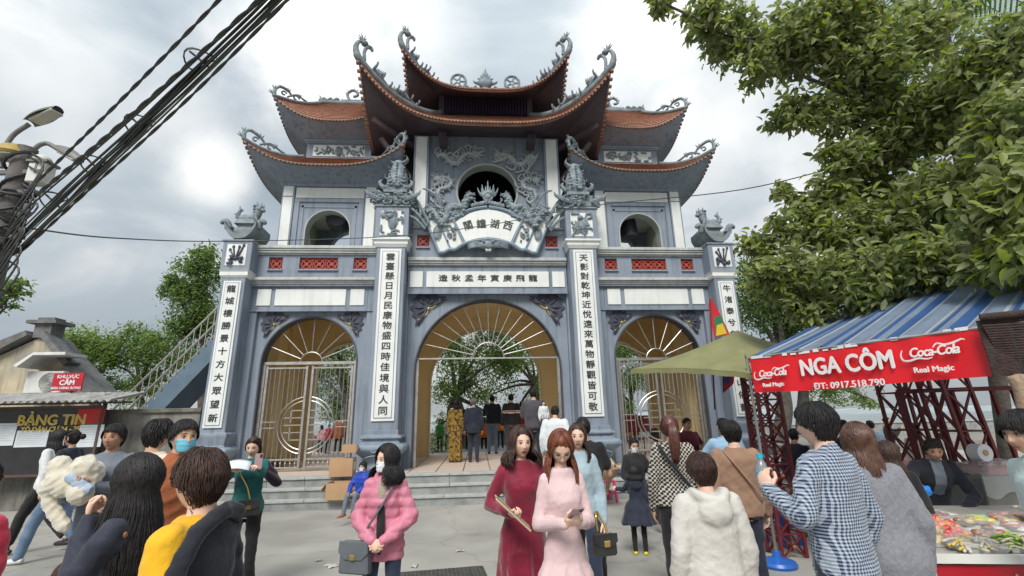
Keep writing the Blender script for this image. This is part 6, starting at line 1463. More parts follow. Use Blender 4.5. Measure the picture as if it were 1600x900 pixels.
def bagthing(name, label, cat, fn, loc=(0, 0, 0), **k):
    t = thing(name, label, cat, loc=loc, **k); fn(t); return t
# ---- nearest row
J_ = person
def ex_jacket(t, J, R3):
    m = MB(); c = J['neck']
    m.tube(cr([c+Vector((-.20, .0, -.05)), c+Vector((-.12, .07, .01)), c+Vector((0, .095, .035)), c+Vector((.08, .085, .0)), c+Vector((.14, .085, -.05)), c+Vector((.19, .08, -.12)), c+Vector((.225, .075, -.24)), c+Vector((.235, .07, -.42))], 5), .036, 10)
    me = union(m, .014, 3); wrinkle(me, .014, 4, 30); me.materials.append(f_bjk); sm(me, True); link('jacket_collar', me, t)
    m = MB(); T_ = J['head']
    for i, dz in enumerate(np.linspace(-.095, -.165, 12)): m.tube([T_+Vector((.052-.0*i, .012+.004*i, dz)), T_+Vector((.056, .018+.004*i+.003*(i % 3), dz-.003))], .0014, 4)
    m.build('neck_tattoo', INK, t)
f_bjk = F('black_padded_cotton', (.012, .014, .022), (.022, .024, .032))
J_('man with short brown hair, yellow shirt and bulky black jacket at the lower left', 322, 700, 1.62, -98, hyaw=-17, lod=0, skin=0, hairdef=('short', HAIRD, dict(thick=1.4, lift=.008, flow=.3)), clothes=[TR(f_black), TP(f_yel, t=.014, v=.013), TP(f_bjk, t=.038, low=.02, hem=.72, wr=.012, wf=18, m2=f_yel, sel=lambda c: c.y < .085+(c.z-1.45)*.02 and c.x > -.03)], extra=ex_jacket, build=.92)
def ex_btn(t, J, R3):
    m = MB(); c = J['sh_l']+Vector((.0, .065, -.01)); m.T = Matrix.Translation(c) @ Matrix.Rotation(-pi/2, 4, 'X'); m.lathe([(.012, 0), (.013, .003), (.009, .006)], (0, 0, 0), 12); m.build('copper_button', mat('copper_button', (.6, .28, .12), metal=.6, rough=.4), t)
J_('girl with very long black hair and dark blue jacket raising her hand to her mouth', 224, 711, 1.95, -95, female=True, skin=0, hairdef=('long', HAIRB, dict(length=.52, thick=1.35)), pose=dict(el_l=(.17, -.10, 1.16), wr_l=(.05, -.17, 1.42), el_r=(-.18, -.05, 1.14), wr_r=(-.03, -.17, 1.36)), clothes=[TR(f_black), TP(f_dk, t=.03, hem=.80, wr=.018)], curl=(1.2, 1.2), extra=ex_btn, palm=dict(l=(0, 1, 0), r=(0, 1, 0)), build=.86)
J_('small child whose brown hair just shows at the bottom edge', 116, 869, 1.9, 175, female=True, skin=0, hairdef=('bun', HAIRD, {}), clothes=[TR(f_navy), TP(f_maroon)], lod=1)
J_('person at the left edge in a glossy crimson padded jacket', -34, 715, 1.95, 170, skin=1, clothes=[TR(f_black), TP(f_rpuff, t=.035, puff=.1, hem=.8)], lod=1, build=1.05)
J_('man with a blue face mask turned to the right in a rust jacket', 291, 654, 3.0, 50, skin=1, mask=MASKB, clothes=[TR(f_black), TP(f_rust, t=.022, collar=.05)], lod=0, hyaw=0)
J_('curly haired man seen from behind in a cream top over a rust jacket', 250, 655, 3.5, 165, skin=1, hairdef=('short', HAIRB, dict(thick=1.6, lift=.01)), clothes=[TR(f_black), TP(f_rust, t=.018), TP(f_cream, t=.024, hem=1.28, sleeve=.12)], lod=1)
t_, Jb, Wb, kb, Mb = J_('man in a blue grey sweater carrying a baby wrapped in a fluffy cream blanket', 183, 661, 3.9, 8, skin=2, hairdef=('short', HAIRB, dict(thick=1.05)), pose=dict(el_r=(-.27, -.04, 1.10), wr_r=(-.02, -.30, 1.10), el_l=(.25, -.05, 1.12), wr_l=(.05, -.32, 1.20)), clothes=[TR(f_jean), TP(f_lgrey, t=.022, hood=False, collar=.03)], curl=(.7, .7), palm=dict(l=(0, .5, 1), r=(0, .3, 1)), lod=0)
m = MB(); c = Wb((-.12, -.27, 1.22)); rd = random.Random(2)
for i in range(16): a = rd.uniform(0, 6.28); m.ball(c+Vector((rd.uniform(-.16, .16), rd.uniform(-.07, .07), rd.uniform(-.09, .13))), (rd.uniform(.08, .105),)*3, 8, 6)
for i in range(6): m.ball(c+Vector((-.12+.03*i, -.02, -.14-.045*i*.8)), (.07, .05, .06), 8, 6)
me = union(m, .014, 9); wrinkle(me, .020, 5, 34); me.materials.append(F('fluffy_cream_fleece', (.62, .58, .47), (.52, .48, .38), sheen=.8)); sm(me, True); bl_t = thing('blanket_bundle', 'fluffy cream blanket bundle in the arms of the standing man', 'blanket'); link('blanket', me, bl_t)
m = MB()
for i in range(6): m.ball(c+Vector((.06+.03*i, -.085, .05-.022*i+.02*(i % 2))), .05, 8, 6)
me = union(m, .012, 7); wrinkle(me, .012, 8, 50); me.materials.append(F('pale_blue_fleece', (.36, .44, .56))); sm(me, True); link('inner_wrap', me, bl_t)
walk = dict(kn_l=(.09, -.20, .50), an_l=(.09, -.30, .09), kn_r=(-.09, .05, .47), an_r=(-.09, .36, .16), el_l=(.20, .10, 1.10), wr_l=(.19, .10, .86), el_r=(-.2, -.06, 1.1), wr_r=(-.18, -.16, .88))
J_('woman in dark jacket, blue jeans and white sneakers striding left past the board', 117, 670, 7.2, -93, female=True, skin=1, hairdef=('bun', HAIRB, {}), mask=MASKW, pose=walk, clothes=[TR(f_jean, w=1.2), TP(f_navy, t=.018, hem=.78)], shoe=(.7, .7, .7), lod=1)
J_('woman in a white blouse and black trousers walking left beside the dark jacketed woman', 94, 671, 7.7, -93, female=True, skin=1, hairdef=('long', HAIRB, dict(length=.3)), pose=walk, clothes=[TR(f_black, w=1.15, len=.8), TP(f_white, t=.02, hem=.86)], shoe=(.02, .015, .015), lod=1)
t_, Jt, Wt, kt, Mt = J_('woman in a teal knitted sweater holding up a phone and some papers', 397, 681, 4.5, 18, female=True, skin=0, hpitch=14, hyaw=-10, hairdef=('tail', HAIRD, dict(length=.25)), pose=dict(el_l=(.30, -.04, 1.17), wr_l=(.12, -.25, 1.34), el_r=(-.30, -.02, 1.18), wr_r=(-.16, -.24, 1.33)), clothes=[TR(f_black, bell=1.5), TP(f_teal, t=.012, m2=F('plum_black_sleeve', (.02, .008, .02)), sel=lambda c: abs(c.x) > .185)], curl=(.8, .6), palm=dict(l=(-.5, -.4, 0), r=(0, 0, -1)))
def phone(t): m = MB(); m.box(-.036, .036, -.004, .004, -.075, .075); m.build('phone_case', mat('rose_phone', (.45, .30, .32), rough=.25), t, bevel=.004); m = MB(); m.box(-.032, .032, .004, .0055, -.07, .07); m.m = 1; m.box(.008, .028, -.007, -.004, .035, .068); m.build('screen', [mat('phone_glass', (.03, .03, .05), rough=.08), SAND], t)
o = thing('smartphone', 'rose coloured smartphone held up by the woman in teal', 'phone', loc=Wt((.10, -.30, 1.43)), rz=.4); phone(o)
m = MB(); m.sheetsolid(lambda u, v: (lerp(-.13, .13, u), lerp(-.10, .10, v), .03*sin(u*3)+.02*v), 8, 4, lambda u, v: (0, 0, .004)); m.build('papers', PAPER, None, loc=Wt((-.12, -.32, 1.37)), rot=(.25, 0, .3), smooth=True, label='loose white papers in the hand of the woman in teal', cat='papers')
def bag(name, label, loc, rz, w, h, d, m_, strap, metal=True, flap=.55):
    t = thing(name, label, 'handbag', loc=loc, rz=rz); m = MB(); m.prism([(-w/2, -h/2), (w/2, -h/2), (w/2*.92, h/2), (-w/2*.92, h/2)], -d/2, d/2); m.build('bag_body', m_, t, bevel=.012)
    m = MB(); m.prism([(-w/2*.96, h/2+.006), (w/2*.96, h/2+.006), (w/2, h/2-h*flap*.6), (w/2*.6, h/2-h*flap), (-w/2*.6, h/2-h*flap), (-w/2, h/2-h*flap*.6)], -d/2-.009, -d/2-.003); m.build('flap', m_, t, bevel=.003)
    m = MB(); m.lathe([(.018, 0), (.018, .006)], (0, 0, 0), 10); m.T = None; mm = MB(); mm.box(-.02, .02, -d/2-.018, -d/2-.008, h/2-h*flap+.0, h/2-h*flap+.035); mm.build('clasp', BRASS, t, bevel=.003)
    if strap: m = MB(); m.tube(cr([Vector(p)-Vector(loc) if False else Vector(p) for p in strap], 5), .008, 5); m.build('strap', BRASS if metal else m_, t, smooth=True)
    return t
def loc_(p, base, rz): return Matrix.Rotation(-rz, 3, 'Z') @ (Vector(p)-Vector(base))
B0 = Wt((.05, -.19, .93)); bag('handbag', 'small black handbag hanging on a chain at the hip of the woman in teal', B0, .3, .20, .15, .06, SAND, [loc_(Wt(p), B0, .3) for p in ((.05, -.17, 1.0), (.0, -.15, 1.15), (-.10, -.13, 1.32), (-.13, -.02, 1.44), (-.10, .10, 1.36))])
t_, Jc, Wc, kc, Mc = J_('child in a bright blue jacket and face mask sitting low in front of the steps', 568, 721, 9.0, -28, skin=1, k=.70, mask=MASKW, hairdef=('short', HAIRB, dict(thick=1.2)), pose=dict(drop=.48, kn_l=(.14, -.38, .50), an_l=(.12, -.42, .10), kn_r=(-.12, -.38, .48), an_r=(-.12, -.46, .10), hip_l=(.09, 0, .88), hip_r=(-.09, 0, .88), el_l=(.25, -.12, 1.14), wr_l=(.12, -.32, 1.02), el_r=(-.25, -.12, 1.14), wr_r=(-.12, -.32, 1.0)), clothes=[TR(f_lgrey), TP(f_blue, t=.03, puff=.1, hem=.86, hood=True)], lod=1, shoe=(.35, .15, .10))
sp = Wc((0, .02, 0)); m = MB(); m.lathe([(.15, 0), (.13, .22), (.14, .25)], (0, 0, 0), 4, rot=pi/4); m.build('plastic_stool', mat('maroon_plastic', (.25, .03, .05), rough=.4), None, loc=(sp.x, sp.y, 0), label='low maroon plastic stool under the child in blue', cat='stool')
t_, Jp, Wp, kp, Mp = J_('woman in a quilted pink jacket and white face mask looking left with joined hands', 607, 695, 3.25, -4, female=True, skin=0, hyaw=-42, hairdef=('bob', HAIRB, dict(length=.19, thick=1.2)), mask=MASKW, pose=dict(el_l=(.235, .0, 1.10), wr_l=(.045, -.20, .95), el_r=(-.235, .0, 1.10), wr_r=(-.045, -.20, .95)),
  clothes=[TR(f_djean), TP(f_lace, t=.008, hem=.9, collar=.035), TP(f_pink, t=.032, puff=.085, hem=.78, wr=.012, v=.012, sm=2, flare=.022)], curl=(1.0, 1.0), palm=dict(l=(-.3, 1, 0), r=(.3, 1, 0)), build=.86)
def ex_c(t): pass
m = MB(); m.ball((0, -.118, 1.06), (.036, .030, .23), 10, 12); m.build('open_front_shirt', f_black, t_, smooth=True)
m = MB(); m.ball((0, -.112, 1.33), (.045, .024, .10), 10, 8); m.build('lace_front', f_lace, t_, smooth=True)
m = MB(); c = Jp['neck']; m.tube(cr([c+Vector((-.055, -.07, -.08)), c+Vector((-.085, -.03, .0)), c+Vector((-.06, .05, .035)), c+Vector((.06, .05, .035)), c+Vector((.085, -.03, .0)), c+Vector((.055, -.07, -.08))], 4), .024, 8); me = union(m, .011, 2); me.materials.append(f_pink); sm(me, True); link('jacket_collar', me, t_)
GB = mat('grey_leather', (.13, .145, .16), (.10, .115, .13), rough=.45, ns=6)
B0 = Wp((-.185, -.15, .83)); bag('handbag', 'grey leather shoulder bag hanging against the hip of the woman in pink', B0, -.35, .24, .21, .07, GB, [loc_(Wp(p), B0, -.35) for p in ((-.15, -.16, .93), (-.10, -.165, 1.05), (.0, -.165, 1.2), (.09, -.13, 1.36))], metal=False)
t_, Jr, Wr, kr, Mr = J_('smiling woman in a long dark red velvet dress holding a rolled fan', 813, 667, 3.05, 6, female=True, skin=0, hyaw=8, lips='red', hairdef=('bob', HAIRD, dict(length=.15, thick=1.25)), pose=dict(el_r=(-.26, .02, 1.13), wr_r=(-.13, -.22, 1.10), el_l=(.23, .04, 1.1), wr_l=(.24, -.05, .86)), clothes=[dict(k='dress', m=f_red, hem=.05, t=.010, collar=.0, flare=.03, v=.013)], curl=(.4, 1.1), palm=dict(r=(0, 0, 1)))
m = MB(); 
for i in range(4): m.bar((-.14+.0*i, -.012*i, .07), (.14, -.012*i, -.08), .05, .01)
m.build('folded_fan', mat('pale_straw', (.58, .50, .33)), None, loc=Wr((-.13, -.30, 1.13)), rot=(.2, .25, .1), bevel=.003, label='folded straw coloured fan in the hand of the woman in red velvet', cat='fan')
t_, Jd, Wd, kd, Md = J_('auburn haired woman with glasses in a pale pink dress looking at her phone', 877, 675, 2.55, 4, female=True, skin=0, hpitch=36, hyaw=-6, glasses=True, hairdef=('long', HAIRR, dict(length=.27, thick=1.0)), pose=dict(el_l=(.175, .0, 1.10), wr_l=(.05, -.22, 1.14), el_r=(-.175, .0, 1.10), wr_r=(-.04, -.23, 1.14)),
  clothes=[dict(k='dress', m=f_pdress, hem=.15, t=.008, v=.011, flare=.02, wr=.007)], curl=(.95, .95), palm=dict(l=(-.6, 0, .8), r=(.6, 0, .8)), handdir=dict(l=(-.55, -.6, .25), r=(.55, -.6, .25)), build=.80)
o = thing('smartphone', 'dark smartphone in the hands of the woman in pale pink', 'phone', loc=Wd((.0, -.32, 1.215)), rz=0); phone(o); o.rotation_euler = (1.05, 0, .15)
B0 = Wd((.235, -.12, .985)); bag('handbag', 'tiny black handbag with gold clasp hanging from the forearm of the woman in pale pink', B0, .2, .15, .12, .05, SAND, [loc_(Wd(p), B0, .2) for p in ((.20, -.12, 1.03), (.19, -.13, 1.10), (.18, -.15, 1.16), (.21, -.08, 1.17), (.25, -.10, 1.10), (.26, -.12, 1.03))])
J_('smiling woman in a pale denim shirt half hidden behind the woman in pale pink', 901, 661, 3.6, -14, female=True, skin=0, hyaw=4, lips='rose', hairdef=('long', HAIRD, dict(length=.24)), clothes=[TR(f_djean), TP(f_lden, t=.018, collar=.03)], lod=0, build=.85)
def ex_print(t, J, R3):
    for i, w_ in enumerate(('NEW', 'STAR', 'VIBE', 'CITY')): text_mesh('shirt_print', 'A%sW' % w_[:2] if False else w_, .075, mat('white_print', (.72, .72, .72)), t, ext=.002, pos=(-.02+.03*(i % 2), .150, 1.32-.085*i), basis=((-1, 0, 0), (0, 0, 1), (0, 1, 0)), shear=.2, bold=.003)
J_('young man in a black printed t-shirt seen from behind near the inner right pillar', 910, 650, 5.2, 172, skin=1, hairdef=('crop', HAIRB, {}), clothes=[TR(f_black), TP(f_black, t=.02, sleeve=.32, hem=.82)], lod=1, pose=dict(el_r=(-.26, -.04, 1.10), wr_r=(-.24, -.22, .92)))
t_, *_r = J_('small girl in a flared navy coat and yellow shoes seen from behind', 990, 728, 6.4, 165, female=True, skin=0, hairdef=('bob', HAIRB, dict(length=.14, thick=1.5)), pose=dict(el_l=(.24, -.10, 1.22), wr_l=(.40, -.20, 1.22)), clothes=[TR(f_black), TP(f_navy, t=.022, hem=.58, flare=.16, drape=1, hood=True)], shoe=(.75, .68, .02), lod=1)
t_, Jm, Wm, km, Mm = J_('seated vendor in a black jacket and face mask beside the plastic stools', 990, 684, 7.8, 4, female=True, skin=1, k=.95, hpitch=15, mask=MASKW, hairdef=('bun', HAIRB, {}), pose=dict(drop=.45, kn_l=(.13, -.42, .52), an_l=(.12, -.42, .08), kn_r=(-.13, -.42, .52), an_r=(-.12, -.42, .08), hip_l=(.09, 0, .88), hip_r=(-.09, 0, .88), el_l=(.25, -.1, 1.12), wr_l=(.12, -.32, 1.0), el_r=(-.25, -.1, 1.12), wr_r=(-.12, -.32, .98)), clothes=[TR(f_black), TP(f_black, t=.03)], lod=1)
def ex_strap(t, J, R3, c=f_black, side=1, w_=.016):
    m = MB(); pts = [(-side*.13, .06, 1.42), (-side*.09, .145, 1.33), (.0, .155, 1.2), (side*.09, .150, 1.08), (side*.15, .11, .98), (side*.17, .0, .94)]
    m.tube(cr([Vector(p) for p in pts], 5), w_, 6, flat=.35, up=(0, 1, 0)); m.build('bag_strap', c, t, smooth=True)
J_('woman with a long ponytail in a black and cream checked sweater, from behind', 1044, 647, 3.75, 168, female=True, skin=1, hairdef=('tail', HAIRR if False else mat('brown_red_hair', (.075, .028, .022), (.12, .045, .035), rough=.38, ns=30), dict(length=.34)), clothes=[TR(f_black), TP(f_hound, t=.022, hem=.88, boxy=1, v=.014)], extra=lambda t, J, R: ex_strap(t, J, R, f_black, -1), lod=0, build=1.0)
J_('boy with tousled brown hair in an oatmeal hooded sweatshirt seen from behind', 1094, 707, 2.35, 181, skin=0, hairdef=('short', HAIRD, dict(thick=1.45, lift=.010, flow=.5)), clothes=[TR(f_navy), TP(f_hood, t=.034, hem=.80, hood=True, v=.013, wr=.008)], lod=0, build=1.02)
J_('man in a tan brown sweater with a thin shoulder strap, back to the camera', 1140, 656, 3.6, 176, skin=0, hairdef=('short', HAIRB, dict(thick=1.2, lift=.006)), clothes=[TR(f_navy), TP(f_brown, t=.024, hem=.84, v=.014)], extra=lambda t, J, R: ex_strap(t, J, R, f_brown, -1, .010), lod=0, build=1.05)
J_('man in a light blue shirt with a towel beyond the man in brown', 1128, 652, 6.2, 170, skin=1, hairdef=('crop', HAIRB, {}), pose=dict(el_l=(.30, -.15, 1.15), wr_l=(.36, -.38, 1.1)), clothes=[TR(f_navy), TP(f_lblue, t=.02)], lod=1)
t_, Jf, Wf, kf, Mf = J_('vendor in a maroon jacket with a scarf standing before the right gate leaf', 1072, 652, 8.8, 14, skin=2, hairdef=('crop', HAIRB, {}), pose=dict(el_l=(.27, -.06, 1.14), wr_l=(.06, -.28, 1.15), el_r=(-.27, -.06, 1.14), wr_r=(-.04, -.30, 1.06)), clothes=[TR(f_black), TP(f_maroon, t=.022, collar=.03)], lod=1)
m = MB(); m.tube([(0, 0, -.18), (0, 0, .18)], .014, 6); m.build('flute', mat('pale_straw', ()), None, loc=Wf((.02, -.36, 1.12)), rot=(.5, .1, 0), label='pale bamboo flute held by the vendor in maroon', cat='flute')
t_, Jq, Wq, kq, Mq = J_('tall man in a blue and white gingham shirt seen from behind holding a bottle', 1271, 627, 2.12, -158, skin=0, hairdef=('short', HAIRB, dict(thick=1.2, lift=.004)), hyaw=8, pose=dict(el_l=(.26, .0, 1.13), wr_l=(.20, -.22, 1.24), el_r=(-.25, .04, 1.1), wr_r=(-.24, -.06, .86)), handdir=dict(l=(-.1, -.3, .9)), palm=dict(l=(-1, -.2, 0)), clothes=[TR(f_navy), TP(f_ging, t=.026, hem=.78, collar=.03, v=.012, wr=.012)], curl=(.7, .5), lod=0, build=.93)
bt_ = thing('water_bottle', 'clear plastic bottle with bright blue cap held by the gingham shirted man', 'bottle', loc=Wq((.16, -.27, 1.24)))
m = MB(); m.lathe([(.030, 0), (.033, .02), (.033, .10), (.026, .13), (.013, .15), (.013, .16)], (0, 0, 0), 14); m.build('bottle_body', mat('clear_plastic', (.75, .85, .88), rough=.05, trans=.8), bt_, smooth=.8)
m = MB(); m.lathe([(.017, .158), (.017, .182)], (0, 0, 0), 12); m.m = 0; m.lathe([(.0338, .04), (.0338, .085)], (0, 0, 0), 14); m.build('cap_and_label', mat('cyan_plastic', (.02, .45, .68), rough=.35), bt_, smooth=.8)
J_('woman with very long brown hair in a speckled grey coat beside the gingham shirted man', 1335, 661, 2.45, 168, female=True, skin=0, lean=8, hairdef=('long', mat('chestnut_hair', (.055, .026, .020), (.13, .06, .035), rough=.36, ns=18), dict(length=.50, thick=1.35)), clothes=[TR(f_black), TP(f_coat, t=.034, hem=.55, flare=.04, v=.015)], lod=0, build=1.0)
J_('person in black standing at the stall beyond the grey coated woman', 1383, 690, 3.1, 165, female=True, skin=1, hairdef=('long', HAIRD, dict(length=.35, thick=1.2)), clothes=[TR(f_black), TP(f_black, t=.025, hem=.6)], lod=1)
t_, Js, Ws, ks, Ms = J_(fixd=True, label='food seller in a black jacket over a blue grey shirt leaning behind the counter', px=1456, py=685, d=4.35, face=-18, skin=2, lean=24, hyaw=-14, hpitch=6, hairdef=('crop', HAIRB, dict(thick=1.8)), pose=dict(el_r=(-.38, -.30, 1.12), wr_r=(-.52, -.44, 1.02), el_l=(.26, -.30, 1.05), wr_l=(.05, -.42, .92)), clothes=[TR(f_navy), TP(f_lgrey, t=.014), TP(f_bjk, t=.030, hem=.84, collar=.02, m2=f_lgrey, sel=lambda c: c.y < -.16 and abs(c.x) < .055 and c.z > .95)], lod=0)
J_('boy with black bowl haircut and pale mint t-shirt at the right edge', 1586, 639, 2.0, -88, lean=13, skin=1, hairdef=('bowl', HAIRB, dict(thick=.95)), clothes=[TR(f_black), TP(f_mint, t=.018, sleeve=.4)], lod=0, build=.78)
# ---- beyond the stall, by the lake
J_('man in a pale blue shirt and beige trousers by the lake, from behind', 1358, 656, 9.5, 172, skin=1, hairdef=('crop', HAIRB, {}), clothes=[TR(f_cream), TP(f_sky)], lod=2, pose=dict(el_l=(.28, -.1, 1.12), wr_l=(.22, -.3, 1.05)))
J_('man in black taking a photo by the lake wall', 1383, 651, 12.5, 60, floor=.0, skin=1, hairdef=('crop', HAIRB, {}), clothes=[TR(f_black), TP(f_black)], lod=2, pose=dict(el_l=(.28, -.1, 1.15), wr_l=(.1, -.3, 1.35), el_r=(-.28, -.1, 1.15), wr_r=(-.1, -.3, 1.35)))
J_('woman in a long pale pink dress with a red bow by the lake', 1424, 663, 8.4, 120, female=True, skin=0, hairdef=('long', HAIRD, dict(length=.2)), clothes=[dict(k='dress', m=f_cream, hem=.2), ], lod=2)
J_('child in a soft pink hooded coat by the lake', 1396, 692, 7.6, 165, female=True, skin=0, hairdef=('bun', HAIRD, {}), clothes=[TR(f_pinkc), TP(f_pinkc, t=.03, hem=.5, flare=.1, hood=True)], lod=2)
J_('person with cropped brown hair just visible past the gingham shirted man', 1314, 655, 6.5, 90, skin=2, hairdef=('crop', HAIRD, {}), clothes=[TR(f_navy), TP(f_navy)], lod=2)
J_('person in a navy sleeve beside the dark red lattice post', 1238, 668, 6.8, 120, skin=2, hairdef=('crop', HAIRB, {}), clothes=[TR(f_black), TP(f_navy)], lod=2)
# ---- in the central passage, on the platform
def onp(lb, px, py, feet, face, **k):
    g_ = gnd(px, feet, k.get('floor', PZ)); k.setdefault('floor', PZ); return J_(lb, px, py, g_.y-CAM.y, face, lod=k.pop('lod', 1), **k)
onp('woman in a long gold brocade dress walking through the central arch', 712, 624, 722, 178, female=True, skin=1, hairdef=('bob', HAIRB, dict(length=.1)), clothes=[dict(k='dress', m=f_gold, hem=.04, flare=.0, t=.012)])
onp('grey haired man in a dark navy suit walking through the central arch', 740, 622, 722, 178, skin=1, hairdef=('crop', HAIRG, {}), clothes=[TR(f_navy, w=1.1), TP(f_navy, t=.026, hem=.76)], pose=dict(kn_l=(.09, -.1, .5), an_l=(.09, .02, .08), an_r=(-.1, .12, .1)))
onp('man in dark navy sweater and blue jeans at the far side of the arch', 769, 617, 709, 176, skin=1, hairdef=('crop', HAIRB, {}), clothes=[TR(f_jean), TP(f_navy, t=.024)], pose=dict(el_l=(.26, -.1, 1.12), wr_l=(.12, -.3, 1.2)), build=1.1)
onp('man in a black sweater with pink and white chest stripes, back to the camera', 798, 615, 713, 178, skin=1, hairdef=('crop', HAIRB, {}), clothes=[TR(f_grey), TP(f_black, t=.024, m2=F('pink_white_stripe', (.62, .30, .26), (.7, .6, .55)), sel=lambda c: 1.16 < c.z < 1.185 or 1.205 < c.z < 1.23)], build=1.05)
onp('woman in a red dress mostly hidden behind the man in charcoal', 815, 626, 706, 175, female=True, skin=1, hairdef=('bun', HAIRB, {}), clothes=[dict(k='dress', m=f_redc, hem=.3)])
t_, Jg, Wg, kg, Mg = onp('tall man in a charcoal sweater carrying a baby up the steps', 833, 606, 738, 176, skin=1, hairdef=('crop', HAIRB, dict(thick=1.5)), clothes=[TR(f_navy), TP(f_grey, t=.026)], pose=dict(el_r=(-.27, -.05, 1.12), wr_r=(-.18, -.26, 1.22), el_l=(.24, -.06, 1.12), wr_l=(.0, -.30, 1.15)), build=1.1)
J_('baby looking back over the shoulder of the man in charcoal', 849, 626, 10.0, 10, skin=0, k=.42, hairdef=('crop', HAIRB, {}), pose=dict(drop=.45, kn_l=(.14, -.25, .62), an_l=(.12, -.2, .4), kn_r=(-.14, -.25, .62), an_r=(-.12, -.2, .4)), clothes=[TR(f_white), TP(f_white, t=.03)], lod=1)
J_('man in a white shirt climbing the steps on the right of the central arch', 867, 633, 9.4, 160, floor=.19, skin=1, lean=8, hairdef=('crop', HAIRB, {}), clothes=[TR(f_navy), TP(f_white, t=.03)], lod=1, build=1.1)
for i, (px, py, Y, f_, lb, mt, fem) in enumerate(((688, 655, 6.5, 20, 'person in green sitting left of the gold dress beyond the arch', F('green_cloth', (.05, .30, .08)), 1), (700, 652, 7.5, 40, 'person in white sitting beyond the left side of the arch', f_white, 1), (726, 640, 7.0, 170, 'person in maroon beyond the suited man', f_maroon, 1), (781, 640, 7.5, 175, 'person in a bright orange robe beyond the arch', f_orange, 0), (756, 652, 8.0, 175, 'person in orange and red beyond the jeans wearing man', f_orange, 1), (822, 650, 8, 170, 'person in navy beyond the steps at the right of the arch', f_navy, 0),
      (487, 672, 6.5, 200, 'child in pink behind the left gate', f_pinkc, 1), (503, 664, 7.5, 190, 'woman in soft pink beyond the left gate bars', f_pinkc, 1), (515, 662, 6.8, 160, 'person in a bright red vest over white behind the left gate', f_redc, 0), (531, 650, 8.2, 200, 'person in rust brown beyond the left gate', f_rust, 0), (545, 664, 7.2, 150, 'person in maroon close to the right jamb of the left gate', f_maroon, 1),
      (1022, 662, 3.0, 10, 'person in black and white behind the right gate bars', f_black, 0), (1046, 655, 5.5, 170, 'person in white deep behind the right gate', f_white, 1))):
    p = at(px, py, Y); lo = .35
    J_(lb, px, py, Y-CAM.y, f_, floor=PZ if Y < 8 else .35, female=bool(fem), skin=1, hairdef=('crop' if not fem else 'bob', HAIRB, {} if not fem else dict(length=.12)), clothes=[TR(f_black), TP(mt, t=.024, hem=.75)], lod=2, seed=500+i)
# ================================================================== stall on the right
REDB = mat('red_banner_vinyl', (.74, .012, .02), (.66, .01, .018), rough=.4, ns=3, bump=.12, bs=9)
Pl, Pr = atd(1172, 563, 5.4), atd(1527, 507, 3.55); Pr.z = Pl.z = (Pl.z+Pr.z)/2
bd = (Pr-Pl); BLn = bd.length; bd.normalize(); bn = bd.cross(Vector((0, 0, 1))).normalized(); BH = .405   # bn points to the camera side
bn = -bn if bn.dot(CAM-Pl) < 0 else bn
def uv_b(px, py):
    d = ray(px, py); t = (Pl-CAM).dot(bn)/d.dot(bn); q = CAM+d*t-Pl; return q.dot(bd), q.z
ban = thing('stall_banner', 'long red banner with white NGA CÔM lettering hung under the striped awning', 'banner', loc=Pl)
def bw(u, v): x = u*BLn; return bd*x+Vector((0, 0, -BH*v-.012*sin(u*5)))+bn*(.010*sin(u*17+v*3)*v+.006*sin(u*41))
m = MB(); m.sheetsolid(bw, 60, 8, lambda u, v: -bn*.003); m.build('banner_cloth', REDB, ban, smooth=.9)
rd = random.Random(4); m = MB()
for k in range(26):
    u = rd.random(); q = bw(u, 0); m.sheetsolid(lambda a, b: tuple(q+bd*(a*.05*(1+rd.random()*.2))+Vector((0, 0, .012-.03*b))+bn*.006), 1, 1, lambda a, b: bn*.002)
m.build('white_hem_tatters', WL, ban, kind='stuff')
def btext(body, px, py, h, **k):
    x, z = uv_b(px, py); p = bd*x+Vector((0, 0, z))+bn*.034; R_ = bd if bd.cross(Vector((0, 0, 1))).dot(bn) > 0 else bd
    nm = R_.cross(Vector((0, 0, 1))); return text_mesh('lettering', body, h, WL, ban, ext=.003, pos=p, basis=(R_, (0, 0, 1), nm), **k)
btext('NGA CÔM', 1321, 570, .235, bold=.009, sx=.77)
btext('ĐT: 0917.518.790', 1327, 601, .088, bold=.002, sx=1.0)
def script_logo(px, py, h):
    """white flowing script word mark with its two ribbons"""
    btext('Coca-Cola', px, py, h, shear=.28, bold=.0035, sx=.80, sp=.88)
    x, z = uv_b(px, py); c = bd*x+Vector((0, 0, z))+bn*.035; P3 = lambda a, b: c+bd*a*h+Vector((0, 0, b*h))
    m = MB()
    m.tube(cr([P3(-1.9, .30), P3(-2.05, -.1), P3(-1.95, -.48), P3(-1.55, -.55), P3(-1.0, -.42), P3(-.45, -.52), P3(-.1, -.44)], 5), [.004+.010*h*5*sin(pi*i/30) for i in range(31)], 5, flat=.3, up=bn)
    m.tube(cr([P3(.05, .28), P3(.35, .55), P3(.8, .40), P3(1.3, .48), P3(1.8, .66), P3(2.0, .58)], 5), [.004+.009*h*5*sin(pi*i/25) for i in range(26)], 5, flat=.3, up=bn)
    m.build('logo_ribbon', WL, ban, smooth=.9)
script_logo(1209, 583, .105); btext('Real Magic', 1211, 601, .058, bold=.002)
script_logo(1460, 549, .115); btext('Real Magic', 1461, 577, .066, bold=.002)
